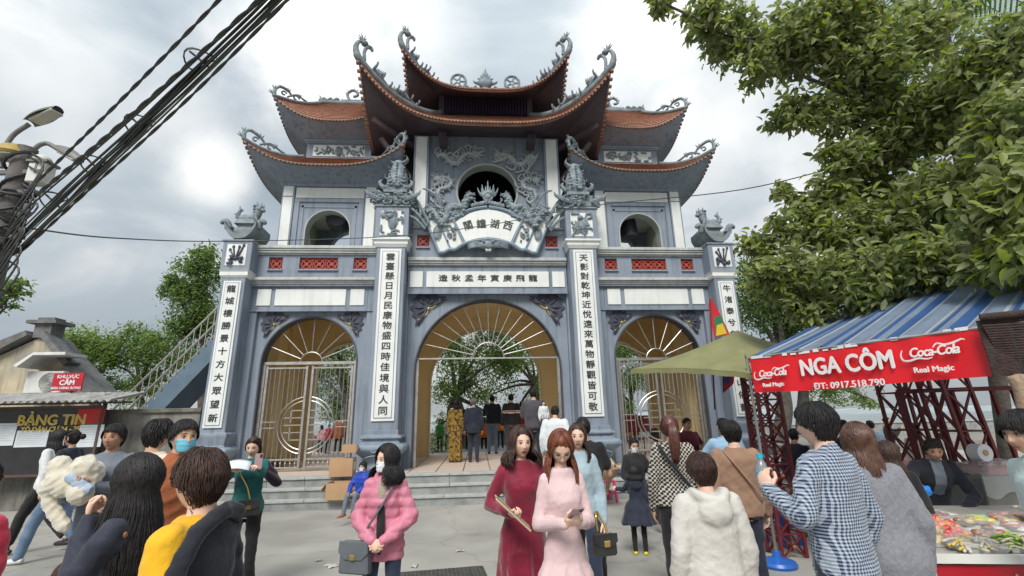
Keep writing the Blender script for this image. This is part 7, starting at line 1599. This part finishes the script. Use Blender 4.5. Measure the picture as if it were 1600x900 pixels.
# striped tarpaulin awning
Ql, Qr = atd(1392, 432, 6.6), atd(1760, 300, 4.6)
aw = thing('striped_awning', 'blue and grey striped tarpaulin awning sloping up behind the red banner', 'awning', loc=Pl)
TAB = [mat('tarp_blue', (.035, .09, .25), (.03, .08, .21), rough=.45, ns=4), mat('tarp_white', (.34, .38, .44), rough=.5), mat('tarp_slate', (.17, .21, .28), (.13, .17, .23), rough=.5, ns=4), mat('tarp_pale', (.16, .21, .30), rough=.5)]
ns_ = 96; m = MB()
def aw_(u, v): 
    a = lerp(Vector((0, 0, .01)), Pr-Pl+Vector((0, 0, .01)), u*1.35); b = lerp(Ql-Pl, Qr-Pl, u); q = lerp(a, b, v); return q+Vector((0, 0, -.10*sin(pi*v)*(.7+.3*sin(u*12))+.012*sin(u*70)))
for i in range(ns_):
    m.m = (0, 0, 0, 0, 1, 2, 2, 3, 2, 2, 1, 2, 0, 0, 3, 2)[i % 16]; m.sheetsolid(lambda u, v, i=i: aw_((i+u)/ns_, v), 1, 10, lambda u, v: (0, 0, .004))
m.build('tarpaulin', TAB, aw, smooth=.6)
m = MB(); m.tube([(0, 0, 0), (Pr-Pl)*1.35], .012, 6); m.tube([Ql-Pl, Qr-Pl], .02, 6); m.build('ridge_pole', STEEL, aw)
bb = thing('blue_tarpaulin', 'plain deep blue tarpaulin strip glimpsed between leaves above the awning', 'tarpaulin', loc=atd(1440, 425, 6.0)); B0 = bb.location.copy()
c4 = [atd(1440, 430, 6.2)-B0, atd(1640, 392, 4.8)-B0, atd(1640, 380, 5.4)-B0, atd(1450, 412, 7.0)-B0]; m = MB(); m.sheetsolid(lambda u, v: tuple(lerp(lerp(c4[0], c4[1], u), lerp(c4[3], c4[2], u), v)), 8, 3, lambda u, v: (0, 0, .004)); m.build('sheet', mat('navy_tarp', (.02, .045, .16), rough=.45), bb, smooth=.8)
# steel pole in its blue foot
g_ = gnd(1216, 882, .02); pp_ = thing('awning_pole', 'thin steel pole standing in a blue plastic foot behind the gingham shirted man', 'pole', loc=(g_.x, g_.y, 0))
m = MB(); m.tube([(0, 0, .05), (0, 0, Pl.z+.02)], .017, 8); m.build('pole_tube', STEEL, pp_, smooth=.8)
BLP = mat('blue_plastic', (.02, .13, .50), (.02, .11, .42), rough=.35); PKP = mat('pink_plastic', (.62, .07, .17), rough=.35); WHP = mat('white_plastic', (.7, .72, .74), rough=.35)
m = MB(); m.lathe([(.19, 0), (.20, .03), (.18, .06), (.05, .09), (.04, .16)], (0, 0, 0), 20); m.build('foot', BLP, pp_, smooth=.7)
def stool(px, py, h, w, mt, lb, z=0, rz=.3):
    g_ = gnd(px, py, z); t = thing('plastic_stool', lb, 'stool', loc=(g_.x, g_.y, z), rz=rz, group='small plastic stools at the foot of the gate'); m = MB(); m.sqloft([(w/2*.86, w/2*.86, h-.03), (w/2*.9, w/2*.9, h), (w/2*.84, w/2*.84, h+.008)], 0, 0); m.build('seat', mt, t, bevel=.01)
    lm = None
    for a in (-1, 1):
        for b in (-1, 1): m = MB(); m.bar((a*w/2*.95, b*w/2*.95, 0), (a*w/2*.78, b*w/2*.78, h-.02), .045, .045); m.build('leg', mt, t)
    m = MB()
    for a in (-1, 1): m.bar((-w/2*.86, a*w/2*.86, h*.45), (w/2*.86, a*w/2*.86, h*.45), .02, .04); m.bar((a*w/2*.86, -w/2*.86, h*.45), (a*w/2*.86, w/2*.86, h*.45), .02, .04)
    m.build('stretcher', mt, t); return t
stool(948, 785, .42, .32, PKP, 'pink plastic stool right of the woman in pale pink'); stool(962, 775, .50, .34, BLP, 'bright blue plastic stool beside the pink one', rz=.1); stool(978, 768, .44, .32, BLP, 'blue plastic stool partly behind the girl in the navy coat', rz=.5); stool(1226, 850, .52, .3, BLP, 'tall blue plastic stool behind the foot of the awning pole', rz=.2)
# basket of parcels on the stool
g_ = gnd(945, 740, .62); bk = thing('straw_basket', 'round straw basket with a paper parcel on the blue stool by the gate', 'basket', loc=(g_.x, g_.y, .52)); m = MB(); m.lathe([(.14, 0), (.26, .12), (.30, .2), (.28, .2), (.22, .08), (.05, .03)], (0, 0, 0), 18); m.build('woven_bowl', mat('woven_straw', (.50, .36, .20), (.38, .27, .15), ns=40, bump=.5), bk, smooth=.8)
m = MB(); m.ball((.02, 0, .22), (.22, .16, .16), 10, 8); m.T = None; me = union(m, .03, 2); wrinkle(me, .05, 3, 20); me.materials.append(mat('brown_paper', (.52, .40, .26), rough=.8)); link('paper_parcel', me, bk)
# cardboard boxes by the left inner pillar
CARD = mat('corrugated_cardboard', (.47, .30, .16), (.42, .26, .14), rough=.85, ns=3, bump=.08)
def carton(px0, py0, px1, py1, Y, dpt, rz, lb, open_=False, z0=None):
    a, b = at(px0, py1, Y), at(px1, py0, Y); t = thing('cardboard_box', lb, 'box', loc=((a.x+b.x)/2, Y+dpt/2, a.z if z0 is None else z0), rz=rz); w_, h = (b.x-a.x), b.z-a.z
    m = MB(); T_ = .008
    m.box(-w_/2, w_/2, -dpt/2, -dpt/2+T_, 0, h); m.box(-w_/2, w_/2, dpt/2-T_, dpt/2, 0, h); m.box(-w_/2, -w_/2+T_, -dpt/2+T_, dpt/2-T_, 0, h); m.box(w_/2-T_, w_/2, -dpt/2+T_, dpt/2-T_, 0, h); m.box(-w_/2+T_, w_/2-T_, -dpt/2+T_, dpt/2-T_, 0, T_)
    if not open_: m.box(-w_/2+.002, w_/2-.002, -dpt/2+.002, dpt/2-.002, h, h+T_)
    m.build('carton_walls', CARD, t)
    if open_:
        for s in (-1, 1): m = MB(); m.bar((s*w_/2, -dpt/2, h), (s*(w_/2), dpt/2, h), .01, .01); m.T = Matrix.Translation((s*w_/2, 0, h)) @ Matrix.Rotation(s*.9, 4, 'Y'); m.box(0, s*w_*.4, -dpt/2, dpt/2, -.004, .004); m.build('flap', CARD, t)
    else: m = MB(); m.box(w_/2, w_/2+.002, -.08, .10, h*.35, h*.8); m.build('paper_label', PAPER, t); m = MB(); m.box(-w_/2, w_/2, -.025, .025, h+T_, h+T_+.002); m.build('tape', mat('brown_tape', (.36, .24, .12), rough=.3), t)
    return t
carton(510, 733, 548, 760, -1.66, .42, -.08, 'open cardboard box standing on the steps, lowest of three', True, z0=PZ-.193-.193)
carton(513, 707, 551, 735, -1.25, .42, .06, 'cardboard box on top of the platform edge, middle of three', z0=PZ-.0)
carton(533, 695, 556, 707, -1.15, .30, .1, 'small cardboard box on top, highest of the three', z0=at(533, 708, -1.2).z)
rd = random.Random(9)
m = MB()
for k in range(9): m.T = Matrix.Translation((rd.uniform(-.7, .5), rd.uniform(-.3, .3), .02+.025*k)) @ Matrix.Rotation(rd.uniform(-.5, .5), 4, 'Z') @ Matrix.Rotation(rd.uniform(-.05, .05), 4, 'Y'); m.box(-.4, .4, -.28, .28, 0, .006)
a = at(450, 705, 2.0); m.build('cardboard_pile', CARD, None, loc=(a.x, 1.4, PZ), label='pile of flattened cardboard on the floor behind the left gate', cat='cardboard', kind='stuff')
# lattice posts
TRM = mat('dark_red_steel', (.16, .018, .022), (.11, .015, .02), rough=.5, ns=12, bump=.2)
def truss(lb, base, top, w, dpt, bays, x_=True, flowers=False):
    t = thing('lattice_post', lb, 'post', loc=base); d = Vector(top)-Vector(base); m = MB(); rx = Vector((1, 0, 0)); ry = Vector((0, 1, 0))
    cs = [rx*a*w/2+ry*b*dpt/2 for a in (-1, 1) for b in (-1, 1)]
    for c in cs: m.bar(c, c+d, .035, .035)
    m.build('chord', TRM, t) if False else None
    for c in cs: mm = MB(); mm.bar(c, c+d, .035, .035); mm.build('chord', TRM, t)
    m = MB()
    for i in range(bays):
        a, b = d*(i/bays), d*((i+1)/bays)
        for p, q in ((0, 2), (1, 3), (0, 1), (2, 3)): m.bar(cs[p]+a, cs[q]+b, .018); m.bar(cs[q]+a, cs[p]+b, .018); m.bar(cs[p]+b, cs[q]+b, .018)
    m.build('lacing', TRM, t, kind='stuff')
    if flowers:
        mm = MB()
        for i in range(bays): q = cs[0]+d*((i+.5)/bays); mm.ball((q.x+w/2, q.y-.03, q.z), .022, 6, 4)
        mm.build('rivet_rosette', mat('copper_button', ()), t, kind='stuff')
    return t
g_ = atd(1203, 700, 6.1); truss('dark red steel lattice post behind the awning pole', (g_.x, g_.y, 0), (g_.x, g_.y, 2.35), .30, .30, 9, flowers=True)
g_ = atd(1460, 700, 6.0); truss('dark red lattice tower, left of the two behind the food seller', (g_.x-.15, g_.y, 0), (g_.x-.25, g_.y, 2.35), .42, .35, 5)
g_ = atd(1530, 700, 5.4); truss('dark red lattice tower, right of the two behind the food seller', (g_.x, g_.y, 0), (g_.x-.3, g_.y, 2.35), .34, .3, 5)
m = MB(); a, b = atd(1400, 612, 5.8), atd(1580, 606, 5.2); fr = thing('steel_rack', 'dark red steel bars and crossed braces between the lattice towers', 'rack', loc=a); 
for q in np.linspace(0, 1, 7): p0 = lerp(a, b, q)-a; mm = MB(); mm.bar(p0, p0+Vector((.12, 0, -1.35)), .035); mm.build('upright', TRM, fr)
mm = MB(); mm.bar((0, 0, 0), b-a, .05); mm.build('top_bar', TRM, fr)
# dark woven roll and sacking at the right edge
c0, c1 = atd(1532, 500, 3.45), atd(1690, 485, 3.1)
rl = thing('woven_blind', 'dark brown woven blind hanging at the right edge beside the banner', 'blind', loc=c0)
WV = mat('dark_woven_bamboo', (.060, .035, .030), (.035, .022, .02), rough=.85, ns=14, bump=.8, bs=60)
rdx = (c1-c0); nl = 20
for i in range(nl): m = MB(); z = -.05-.02*i; m.tube([Vector((0+.02*i*.3, 0, z)), rdx*.5+Vector((0, .01, z-.01)), rdx+Vector((0, 0, z))], .011, 6); m.build('slat', WV, rl, smooth=.8)
m = MB(); m.sheetsolid(lambda u, v: tuple(rdx*u+Vector((.012*v*10*.1, .03, -.45*v))), 10, 6, lambda u, v: (0, .01, 0)); m.build('backing_mat', WV, rl)
m = MB(); m.tube([Vector((.0, 0, .02)), rdx+Vector((0, 0, .02))], .03, 8); m.tube([Vector((.16, .02, -.5)), rdx+Vector((0, .02, -.52))], .06, 8); m.build('blind_roll', WV, rl, smooth=.8)
c = atd(1608, 612, 3.3); m = MB(); 
for i in range(6): m.tube(cr([(-.10+.06*i, .03*(i % 2), .12), (-.09+.055*i, -.02, 0), (-.10+.06*i, .02*(i % 3), -.24)], 4), .045, 8)
me = union(m, .014, 3); me.materials.append(mat('sacking', (.33, .24, .16), (.25, .18, .12), ns=20, bump=.5)); sm(me, True); t = thing('cloth_sack', 'tan folded cloth hanging below the woven blind', 'sack', loc=c); link('sack_cloth', me, t)
m = MB(); m.tube([(0, 0, .05), (0, 0, .5)], .006, 5); m.build('cord', CAB, t)
# counter
ZC = .82; FL, BL = gnd(1443, 868, ZC), gnd(1428, 790, ZC)
ct_ = thing('food_counter', 'food counter with a red printed front and white metal edge at the lower right', 'counter', loc=(FL.x, FL.y, 0))
D_ = BL-FL; W_ = Vector((1.9, -.35, 0))
m = MB(); m.add([Vector((0, 0, ZC-.03)), W_+Vector((0, 0, ZC-.03)), W_+D_+Vector((0, 0, ZC-.03)), D_+Vector((0, 0, ZC-.03)), Vector((0, 0, ZC)), W_+Vector((0, 0, ZC)), W_+D_+Vector((0, 0, ZC)), D_+Vector((0, 0, ZC))], [(0, 3, 2, 1), (4, 5, 6, 7), (0, 1, 5, 4), (1, 2, 6, 5), (2, 3, 7, 6), (3, 0, 4, 7)]); m.build('counter_top', mat('pale_counter', (.40, .38, .34), (.3, .28, .25), ns=6, rough=.5), ct_)
nrm = Vector((W_.y, -W_.x, 0)).normalized(); wd = W_.normalized()
m = MB(); m.bar(Vector((-.01, 0, ZC-.01))+nrm*.02, W_+Vector((0, 0, ZC-.01))+nrm*.02, .03, .045); m.bar(Vector((.0, 0, 0)), Vector((0, 0, ZC-.03)), .06); m.build('metal_edge', ACM, ct_)
m = MB(); m.sheetsolid(lambda u, v: tuple(wd*.04+W_*u*.97+nrm*.012+Vector((0, 0, lerp(.06, ZC-.045, v)))), 1, 1, lambda u, v: -nrm*.01); m.build('front_panel', mat('deep_red_print', (.42, .012, .025), (.36, .01, .02), rough=.35, ns=3), ct_)
for i, (w2, h2) in enumerate((('MANG KỲ DIỆU', .070), ('VỀ NHÀ', .06))): text_mesh('lettering', w2, h2, mat('pale_pink_print', (.72, .50, .50)), ct_, ext=.001, pos=wd*.42+nrm*.016+Vector((0, 0, ZC-.135-.095*i)), basis=(wd, (0, 0, 1), nrm), bold=.003)
FILM = mat('cling_film', (.85, .87, .88), rough=.12, alpha=.22, spec=.8)
TRAYW = mat('white_foam_tray', (.74, .73, .70), rough=.5); TRAYB = mat('dark_tray', (.05, .04, .04), rough=.4)
def fm(n, c): return mat(n, c, tuple(x*.7 for x in c), rough=.3, ns=25, coat=.3)
FOOD = dict(tom=fm('ripe_red_fruit', (.68, .04, .015)), org=fm('orange_fruit', (.80, .26, .02)), noo=fm('pale_noodles', (.60, .58, .42)), lime=fm('lime_green_leaves', (.35, .55, .06)), meat=fm('cured_pink_meat', (.45, .15, .10)), brn=fm('brown_dried_food', (.30, .15, .07)), dk=fm('dark_red_paste', (.30, .04, .02)), wht=fm('white_rolls', (.62, .58, .52)), yel=fm('yellow_fruit', (.68, .50, .08)))
def tray(lb, s_, d_, w_, l_, mats_, n, shape, rz=0, trm=TRAYW, film=True, lift=0, hh=.05, r=.022):
    p = FL+wd*s_+D_.normalized()*d_; t = thing('food_tray', lb, 'food tray', loc=(p.x, p.y, ZC+lift), rz=atan2(wd.y, wd.x)+rz, group='trays of food laid out on the counter')
    m = MB(); prof = [(w_/2*.86, l_/2*.86, .0), (w_/2, l_/2, .03), (w_/2*1.02, l_/2*1.02, .033), (w_/2*.93, l_/2*.93, .026), (w_/2*.82, l_/2*.82, .008)]; m.sqloft(prof, 0, 0); m.build('tray', trm, t, bevel=.004)
    rd = random.Random(len(lb)*7); m = MB()
    for i in range(n):
        m.m = rd.randrange(len(mats_)); a, b = rd.uniform(-1, 1), rd.uniform(-1, 1); z = .02+hh*(1-.5*(a*a+b*b))*rd.random(); c = (a*w_*.38, b*l_*.38, z)
        if shape == 'ball': m.ball(c, (r, r, r*.9), 8, 6)
        elif shape == 'strip': q = rd.uniform(0, 3.1); L = r*2.6; m.tube(cr([Vector(c)-Vector((cos(q), sin(q), 0))*L, Vector(c)+Vector((0, 0, r*.5)), Vector(c)+Vector((cos(q), sin(q), -.2))*L], 3), r*.28, 5)
        else: q = rd.uniform(0, 3.1); m.ball(c, (r*1.5, r, r*.6), 7, 5)
    m.build('food', [FOOD[x] for x in mats_], t, smooth=True, kind='stuff')
    if film: m = MB(); m.grid(lambda u, v: (lerp(-w_/2, w_/2, u), lerp(-l_/2, l_/2, v), .034+(hh*.9)*sin(pi*u)**.6*sin(pi*v)**.6+.004*sin(u*31)*sin(v*27)), 14, 12); m.build('cling_film', FILM, t, smooth=True)
    return t
tray('white tray heaped with red and orange fruit slices at the left of the counter', .10, .62, .34, .30, ['tom', 'tom', 'org'], 60, 'ball', .15, r=.026, hh=.09)
tray('tray of red tomatoes and yellow fruit nearer the front left corner', .12, .32, .26, .22, ['tom', 'yel', 'tom'], 30, 'ball', -.1, r=.024, hh=.06)
tray('tray of dark red paste in a white foam box at the back left', .08, 1.12, .34, .22, ['dk'], 26, 'slab', .3, hh=.02, lift=.03)
tray('tray of pale rolled snacks at the front left edge', .30, .14, .26, .2, ['wht', 'yel', 'noo'], 30, 'strip', .1, r=.03)
tray('film wrapped tray of brown dried snacks behind the noodles', .44, .50, .24, .22, ['brn', 'wht', 'meat'], 34, 'slab', 0, r=.026)
tray('film wrapped tray of pink and white snacks in the middle of the counter', .62, .66, .26, .22, ['meat', 'wht', 'brn'], 36, 'slab', -.1, r=.026)
tray('tray of green and brown packets in the middle back', .40, .95, .26, .22, ['lime', 'brn', 'yel'], 30, 'slab', .2, r=.03)
tray('tray of orange pink dried shrimp near the right edge', .90, .42, .36, .34, ['meat', 'org', 'wht'], 60, 'slab', .05, trm=TRAYB, hh=.09, r=.03)
tray('mound of white noodles on green leaves at the front of the counter', .56, .16, .26, .18, ['noo', 'noo', 'lime'], 60, 'strip', 0, r=.028, hh=.07, film=False)
tray('heap of lime green shredded leaves at the front right', .80, .14, .26, .18, ['lime', 'noo'], 60, 'strip', 0, r=.028, hh=.08, film=False)
tray('second mound of pale noodles at the front right edge', 1.0, .13, .24, .18, ['noo', 'wht'], 50, 'strip', 0, r=.028, hh=.06, film=False)
tray('stacked white tray of cured meat slices on the right of the counter', .92, .82, .34, .24, ['meat', 'wht'], 36, 'slab', -.15, lift=.10, r=.03)
tray('round dish of orange shredded food cut by the right edge', 1.12, .0, .2, .2, ['org', 'meat'], 40, 'strip', .2, r=.03)
tray('small tray of mixed snacks far back in the middle', .66, 1.08, .28, .22, ['brn', 'meat', 'yel'], 28, 'slab', 0, r=.028)
p = FL+wd*.08+D_*.9; m = MB()
for i in range(9): m.ball((rd.uniform(-.12, .12), rd.uniform(-.06, .06), rd.uniform(0, .09)), rd.uniform(.04, .07), 8, 6)
me = union(m, .014, 3); wrinkle(me, .025, 3, 40); me.materials.append(mat('blue_plastic_bag', (.02, .24, .72), rough=.25)); sm(me, True); t = thing('plastic_bag', 'bright blue plastic bag under the hands of the food seller', 'plastic bag', loc=(p.x+.02, p.y+.12, ZC+.10)); link('bag_film', me, t)
p = FL+wd*.9+D_*1.12; m = MB(); m.box(-.05, .9, -.02, .5, -.9, .0); cb_ = thing('display_cabinet', 'grey cabinet covered in clear plastic behind the right end of the counter', 'cabinet', loc=(p.x+.0, p.y+.25, 1.0)); m.build('cabinet_body', mat('dull_grey_panel', (.17, .17, .155), (.13, .13, .12), ns=5), cb_, bevel=.01)
m = MB(); m.box(.15, .75, .08, .42, .005, .10); m.build('red_packets', FOOD['dk'], cb_)
m = MB(); m.grid(lambda u, v: (lerp(-.09, .95, u), lerp(-.06, .52, v), .03+.11*(sin(pi*u)*sin(pi*v))**.4+.012*sin(u*23+v*9)*sin(v*31)), 30, 20); m.grid(lambda u, v: (lerp(-.09, .95, u), -.06-.01*sin(u*20), lerp(.03, -.16-.03*sin(u*17), v)), 30, 6); m.build('plastic_cover', mat('clear_plastic_sheet', (.8, .83, .85), rough=.1, alpha=.28, spec=.8), cb_, smooth=True)
t = thing('tissue_roll', 'white tissue roll lying on the plastic covered cabinet', 'tissue roll', loc=(p.x+.18, p.y+.40, 1.22)); m = MB(); m.T = Matrix.Rotation(pi/2, 4, 'X'); m.lathe([(.03, -.06), (.085, -.06), (.085, .06), (.03, .06)], (0, 0, 0), 18); m.build('roll', WHP, t, smooth=.7); m = MB(); m.T = Matrix.Rotation(pi/2, 4, 'X'); m.lathe([(.03, -.065), (.03, .065)], (0, 0, 0), 12); m.build('core', CARD, t)
# olive parasol canopy
OLV = mat('olive_canvas', (.22, .22, .10), (.18, .18, .08), rough=.8, ns=4, bump=.1)
A_, B_, C_, D2, AP = atd(985, 577, 7.0), atd(1174, 583, 5.6), atd(1262, 545, 7.4), atd(1085, 560, 9.2), atd(1152, 516, 7.0)
um = thing('olive_parasol', 'square olive green canvas parasol left of the red banner', 'parasol', loc=(AP.x, AP.y, 0)); O_ = Vector((AP.x, AP.y, 0))
def panel(P, Q):
    def f(u, v): e = lerp(P, Q, u)-Vector((0, 0, .04*sin(pi*u)*-1)); q = lerp(e, AP, v); return tuple(q-O_-Vector((0, 0, .05*sin(pi*v)*(1-.3*sin(pi*u)))))
    m = MB(); m.sheetsolid(f, 10, 8, lambda u, v: (0, 0, -.004)); m.build('canvas_panel', OLV, um, smooth=.9)
    m = MB(); m.sheetsolid(lambda u, v: tuple(lerp(P, Q, u)-O_+Vector((0, 0, .04*sin(pi*u)-.07*v+.006*sin(u*30)))), 16, 2, lambda u, v: (.003, .003, 0)); m.build('valance', OLV, um, smooth=.9)
for P, Q in ((A_, B_), (B_, C_), (C_, D2), (D2, A_)): panel(P, Q)
m = MB()
for P in (A_, B_, C_, D2): m.tube([P-O_+Vector((0, 0, -.01)), AP-O_+Vector((0, 0, -.12))], .012, 5)
m.build('rib', CAB, um); m = MB(); m.tube([(0, 0, 0), (0, 0, AP.z-.02)], .025, 8); m.build('pole_tube', TRM, um)
# festival flags
def flag(lb, pts, d, cols, pole):
    O_ = atd(*pts[0], d); t = thing('festival_flag', lb, 'flag', loc=O_)
    for i, (poly, c) in enumerate(cols): m = MB(); v = [atd(x, y, d-.004*i)-O_ for x, y in poly]; n = len(v); m.add(v+[q+Vector((0, .006, 0)) for q in v], [tuple(range(n)), tuple(range(2*n-1, n-1, -1))]+[(k, k+n, (k+1) % n+n, (k+1) % n) for k in range(n)]); m.build('flag_field', c, t)
    m = MB(); m.tube([atd(*pole[0], d)-O_, atd(*pole[1], d)-O_], .015, 6); m.build('flag_pole', TRM, t)
FR, FG, FY, FB_ = mat('flag_red', (.60, .02, .04)), mat('flag_green', (.02, .20, .09)), mat('flag_yellow', (.72, .50, .03)), mat('flag_blue', (.04, .06, .42))
flag('drooping red, green and yellow festival flag above the olive parasol', [(1110, 468)], 8.6, [([(1107, 475), (1111, 465), (1125, 490), (1137, 515), (1141, 524), (1116, 526), (1110, 500)], FR), ([(1116, 495), (1126, 493), (1136, 518), (1118, 522)], FG), ([(1120, 508), (1129, 505), (1136, 521), (1119, 525)], FY)], ((1109, 468), (1117, 640)))
flag('tail of a blue and red flag hanging below the olive parasol', [(1130, 584)], 7.6, [([(1128, 583), (1148, 583), (1146, 600), (1133, 612), (1131, 600)], FR), ([(1132, 583), (1142, 583), (1139, 602), (1133, 598)], FB_)], ((1130, 582), (1131, 613)))
# dark red furniture, warm lamp and parcels behind the right gate
def chair(px, Y, rz, lb):
    p = at(px, 650, Y); t = thing('wooden_chair', lb, 'chair', loc=(p.x, Y, PZ), rz=rz); m = MB(); m.box(-.25, .25, -.22, .22, .42, .46); m.build('seat', TRM, t)
    for a in (-1, 1):
        for b in (-1, 1): m = MB(); m.box(a*.25-.025*a, a*.25, b*.22-.02, b*.22, 0, .42 if b < 0 else 1.1); m.build('leg', TRM, t)
    m = MB(); m.box(-.22, .22, .20, .215, .62, 1.1); m.build('backrest', TRM, t, bevel=.01)
    for a in (-1, 1): m = MB(); m.box(a*.25-.02, a*.25+.02, -.22, .2, .64, .68); m.build('armrest', TRM, t)
chair(985, 2.2, .2, 'carved dark red wooden chair behind the right gate, nearer the pillar'); chair(1003, 2.6, -.1, 'dark red wooden chair beside the first one behind the right gate')
carton(968, 646, 996, 680, 3.2, .5, 0, 'tall brown carton behind the dark red chairs', z0=PZ+.5)
p = at(972, 636, 3.0); t = thing('oil_lamp', 'small glowing lamp among the goods behind the right gate', 'lamp', loc=p); em = bpy.data.materials.new('warm_flame'); em.use_nodes = True; em.node_tree.nodes['Principled BSDF'].inputs['Emission Color'].default_value = (1, .55, .15, 1); em.node_tree.nodes['Principled BSDF'].inputs['Emission Strength'].default_value = 3
m = MB(); m.ball((0, 0, 0), (.05, .05, .08), 8, 6); m.build('flame_globe', em, t); m = MB(); m.lathe([(.06, -.16), (.04, -.1), (.06, -.08)], (0, 0, 0), 10); m.build('lamp_base', BRASS, t)
# street details
g_ = gnd(690, 905); MHM = mat('dark_cast_iron', (.12, .12, .11), (.08, .08, .075), rough=.6, metal=.3, ns=9, bump=.3)
mh = thing('drain_cover', 'square cast iron drain cover with a diagonal grid in the street', 'drain cover', loc=(g_.x-.05, g_.y-.05, .006), rz=.12); m = MB(); m.box(-.55, .55, -.38, .38, -.004, .0); m.build('frame_plate', MHM, mh)
m = MB()
for i in range(-12, 13): m.bar((i*.045, -.36, .004), (i*.045, .36, .004), .014, .008)
for i in range(-8, 9): m.bar((-.53, i*.045, .005), (.53, i*.045, .005), .012, .008)
m.build('grid_ribs', MHM, mh, kind='stuff')
LIT = mat('litter_paper', (.52, .52, .48), (.42, .42, .39), rough=.7)
for i, (px, py, w_, lb) in enumerate(((519, 885, .10, 'crumpled white paper scrap on the street at the lower left of the drain cover'), (519, 795, .09, 'flat white paper scrap below the steps left of the blue child'), (467, 796, .08, 'small white paper scrap by the foot of the steps'), (718, 862, .05, 'tiny white scrap left of the red velvet dress'), (498, 877, .04, 'tiny white scrap beside the larger crumpled one'), (648, 886, .05, 'white scrap on the drain cover edge'), (532, 808, .07, 'white scrap at the feet of the blue child'))):
    g_ = gnd(px, py); rd = random.Random(i); m = MB(); a0 = rd.uniform(0, 3); m.sheetsolid(lambda u, v: ((u-.5)*w_*1.5+.02*sin(v*7+a0), (v-.5)*w_*1.3+.02*sin(u*6), .008+.010*sin(u*9+a0)*sin(v*8)), 7, 6, lambda u, v: (0, 0, .002)); m.build('paper_scrap', LIT, None, loc=(g_.x, g_.y, .004), rot=(0, 0, a0), smooth=True, label=lb, cat='litter')
g_ = gnd(762, 785); m = MB(); m.grid(lambda u, v: ((u-.5)*.85, (v-.5)*.22+.05*sin(u*6), .03+.035*abs(sin(u*14+v*4))*sin(pi*v)**.5), 30, 8); m.sheetsolid(lambda u, v: ((u-.5)*.8, (v-.5)*.2, .012), 4, 2, lambda u, v: (0, 0, .004)); m.build('crumpled_sheet', mat('pale_green_plastic', (.60, .66, .56), rough=.4), None, loc=(g_.x, g_.y, .0), smooth=True, label='crumpled pale plastic sheet lying along the bottom step', cat='plastic sheet')
# ================================================================== tidy: split loose pieces of structural parts
def split_loose(o):
    me = o.data; n = len(me.vertices); par = list(range(n))
    def fd(a):
        while par[a] != a: par[a] = par[par[a]]; a = par[a]
        return a
    for e in me.edges: a, b = fd(e.vertices[0]), fd(e.vertices[1]); par[a] = b
    gr = {}
    for p in me.polygons: gr.setdefault(fd(p.vertices[0]), []).append(p.index)
    if len(gr) < 2: return
    for gi, (r, ps) in enumerate(gr.items()):
        vm = {}; vs = []; fs = []; mi = []
        for pi_ in ps:
            p = me.polygons[pi_]; f = []
            for v in p.vertices:
                if v not in vm: vm[v] = len(vs); vs.append(tuple(me.vertices[v].co))
                f.append(vm[v])
            fs.append(f); mi.append(p.material_index)
        nm = bpy.data.meshes.new(o.name); nm.from_pydata(vs, [], fs)
        for mt in me.materials: nm.materials.append(mt)
        nm.polygons.foreach_set('material_index', mi); nm.polygons.foreach_set('use_smooth', [p_.use_smooth for p_ in (me.polygons[i] for i in ps)]); nm.update()
        if gi == 0: keep = nm
        else:
            c = o.copy(); c.data = nm; COL.objects.link(c)
    o.data = keep
for o in list(COL.objects):
    if o.type == 'MESH' and o.name.split('.')[0] in ('pier_wall', 'platform_top', 'tower_wall', 'tower_side_wall', 'passage_wall', 'board_frame', 'steel_bracket', 'rib', 'ridge_pole'): split_loose(o)
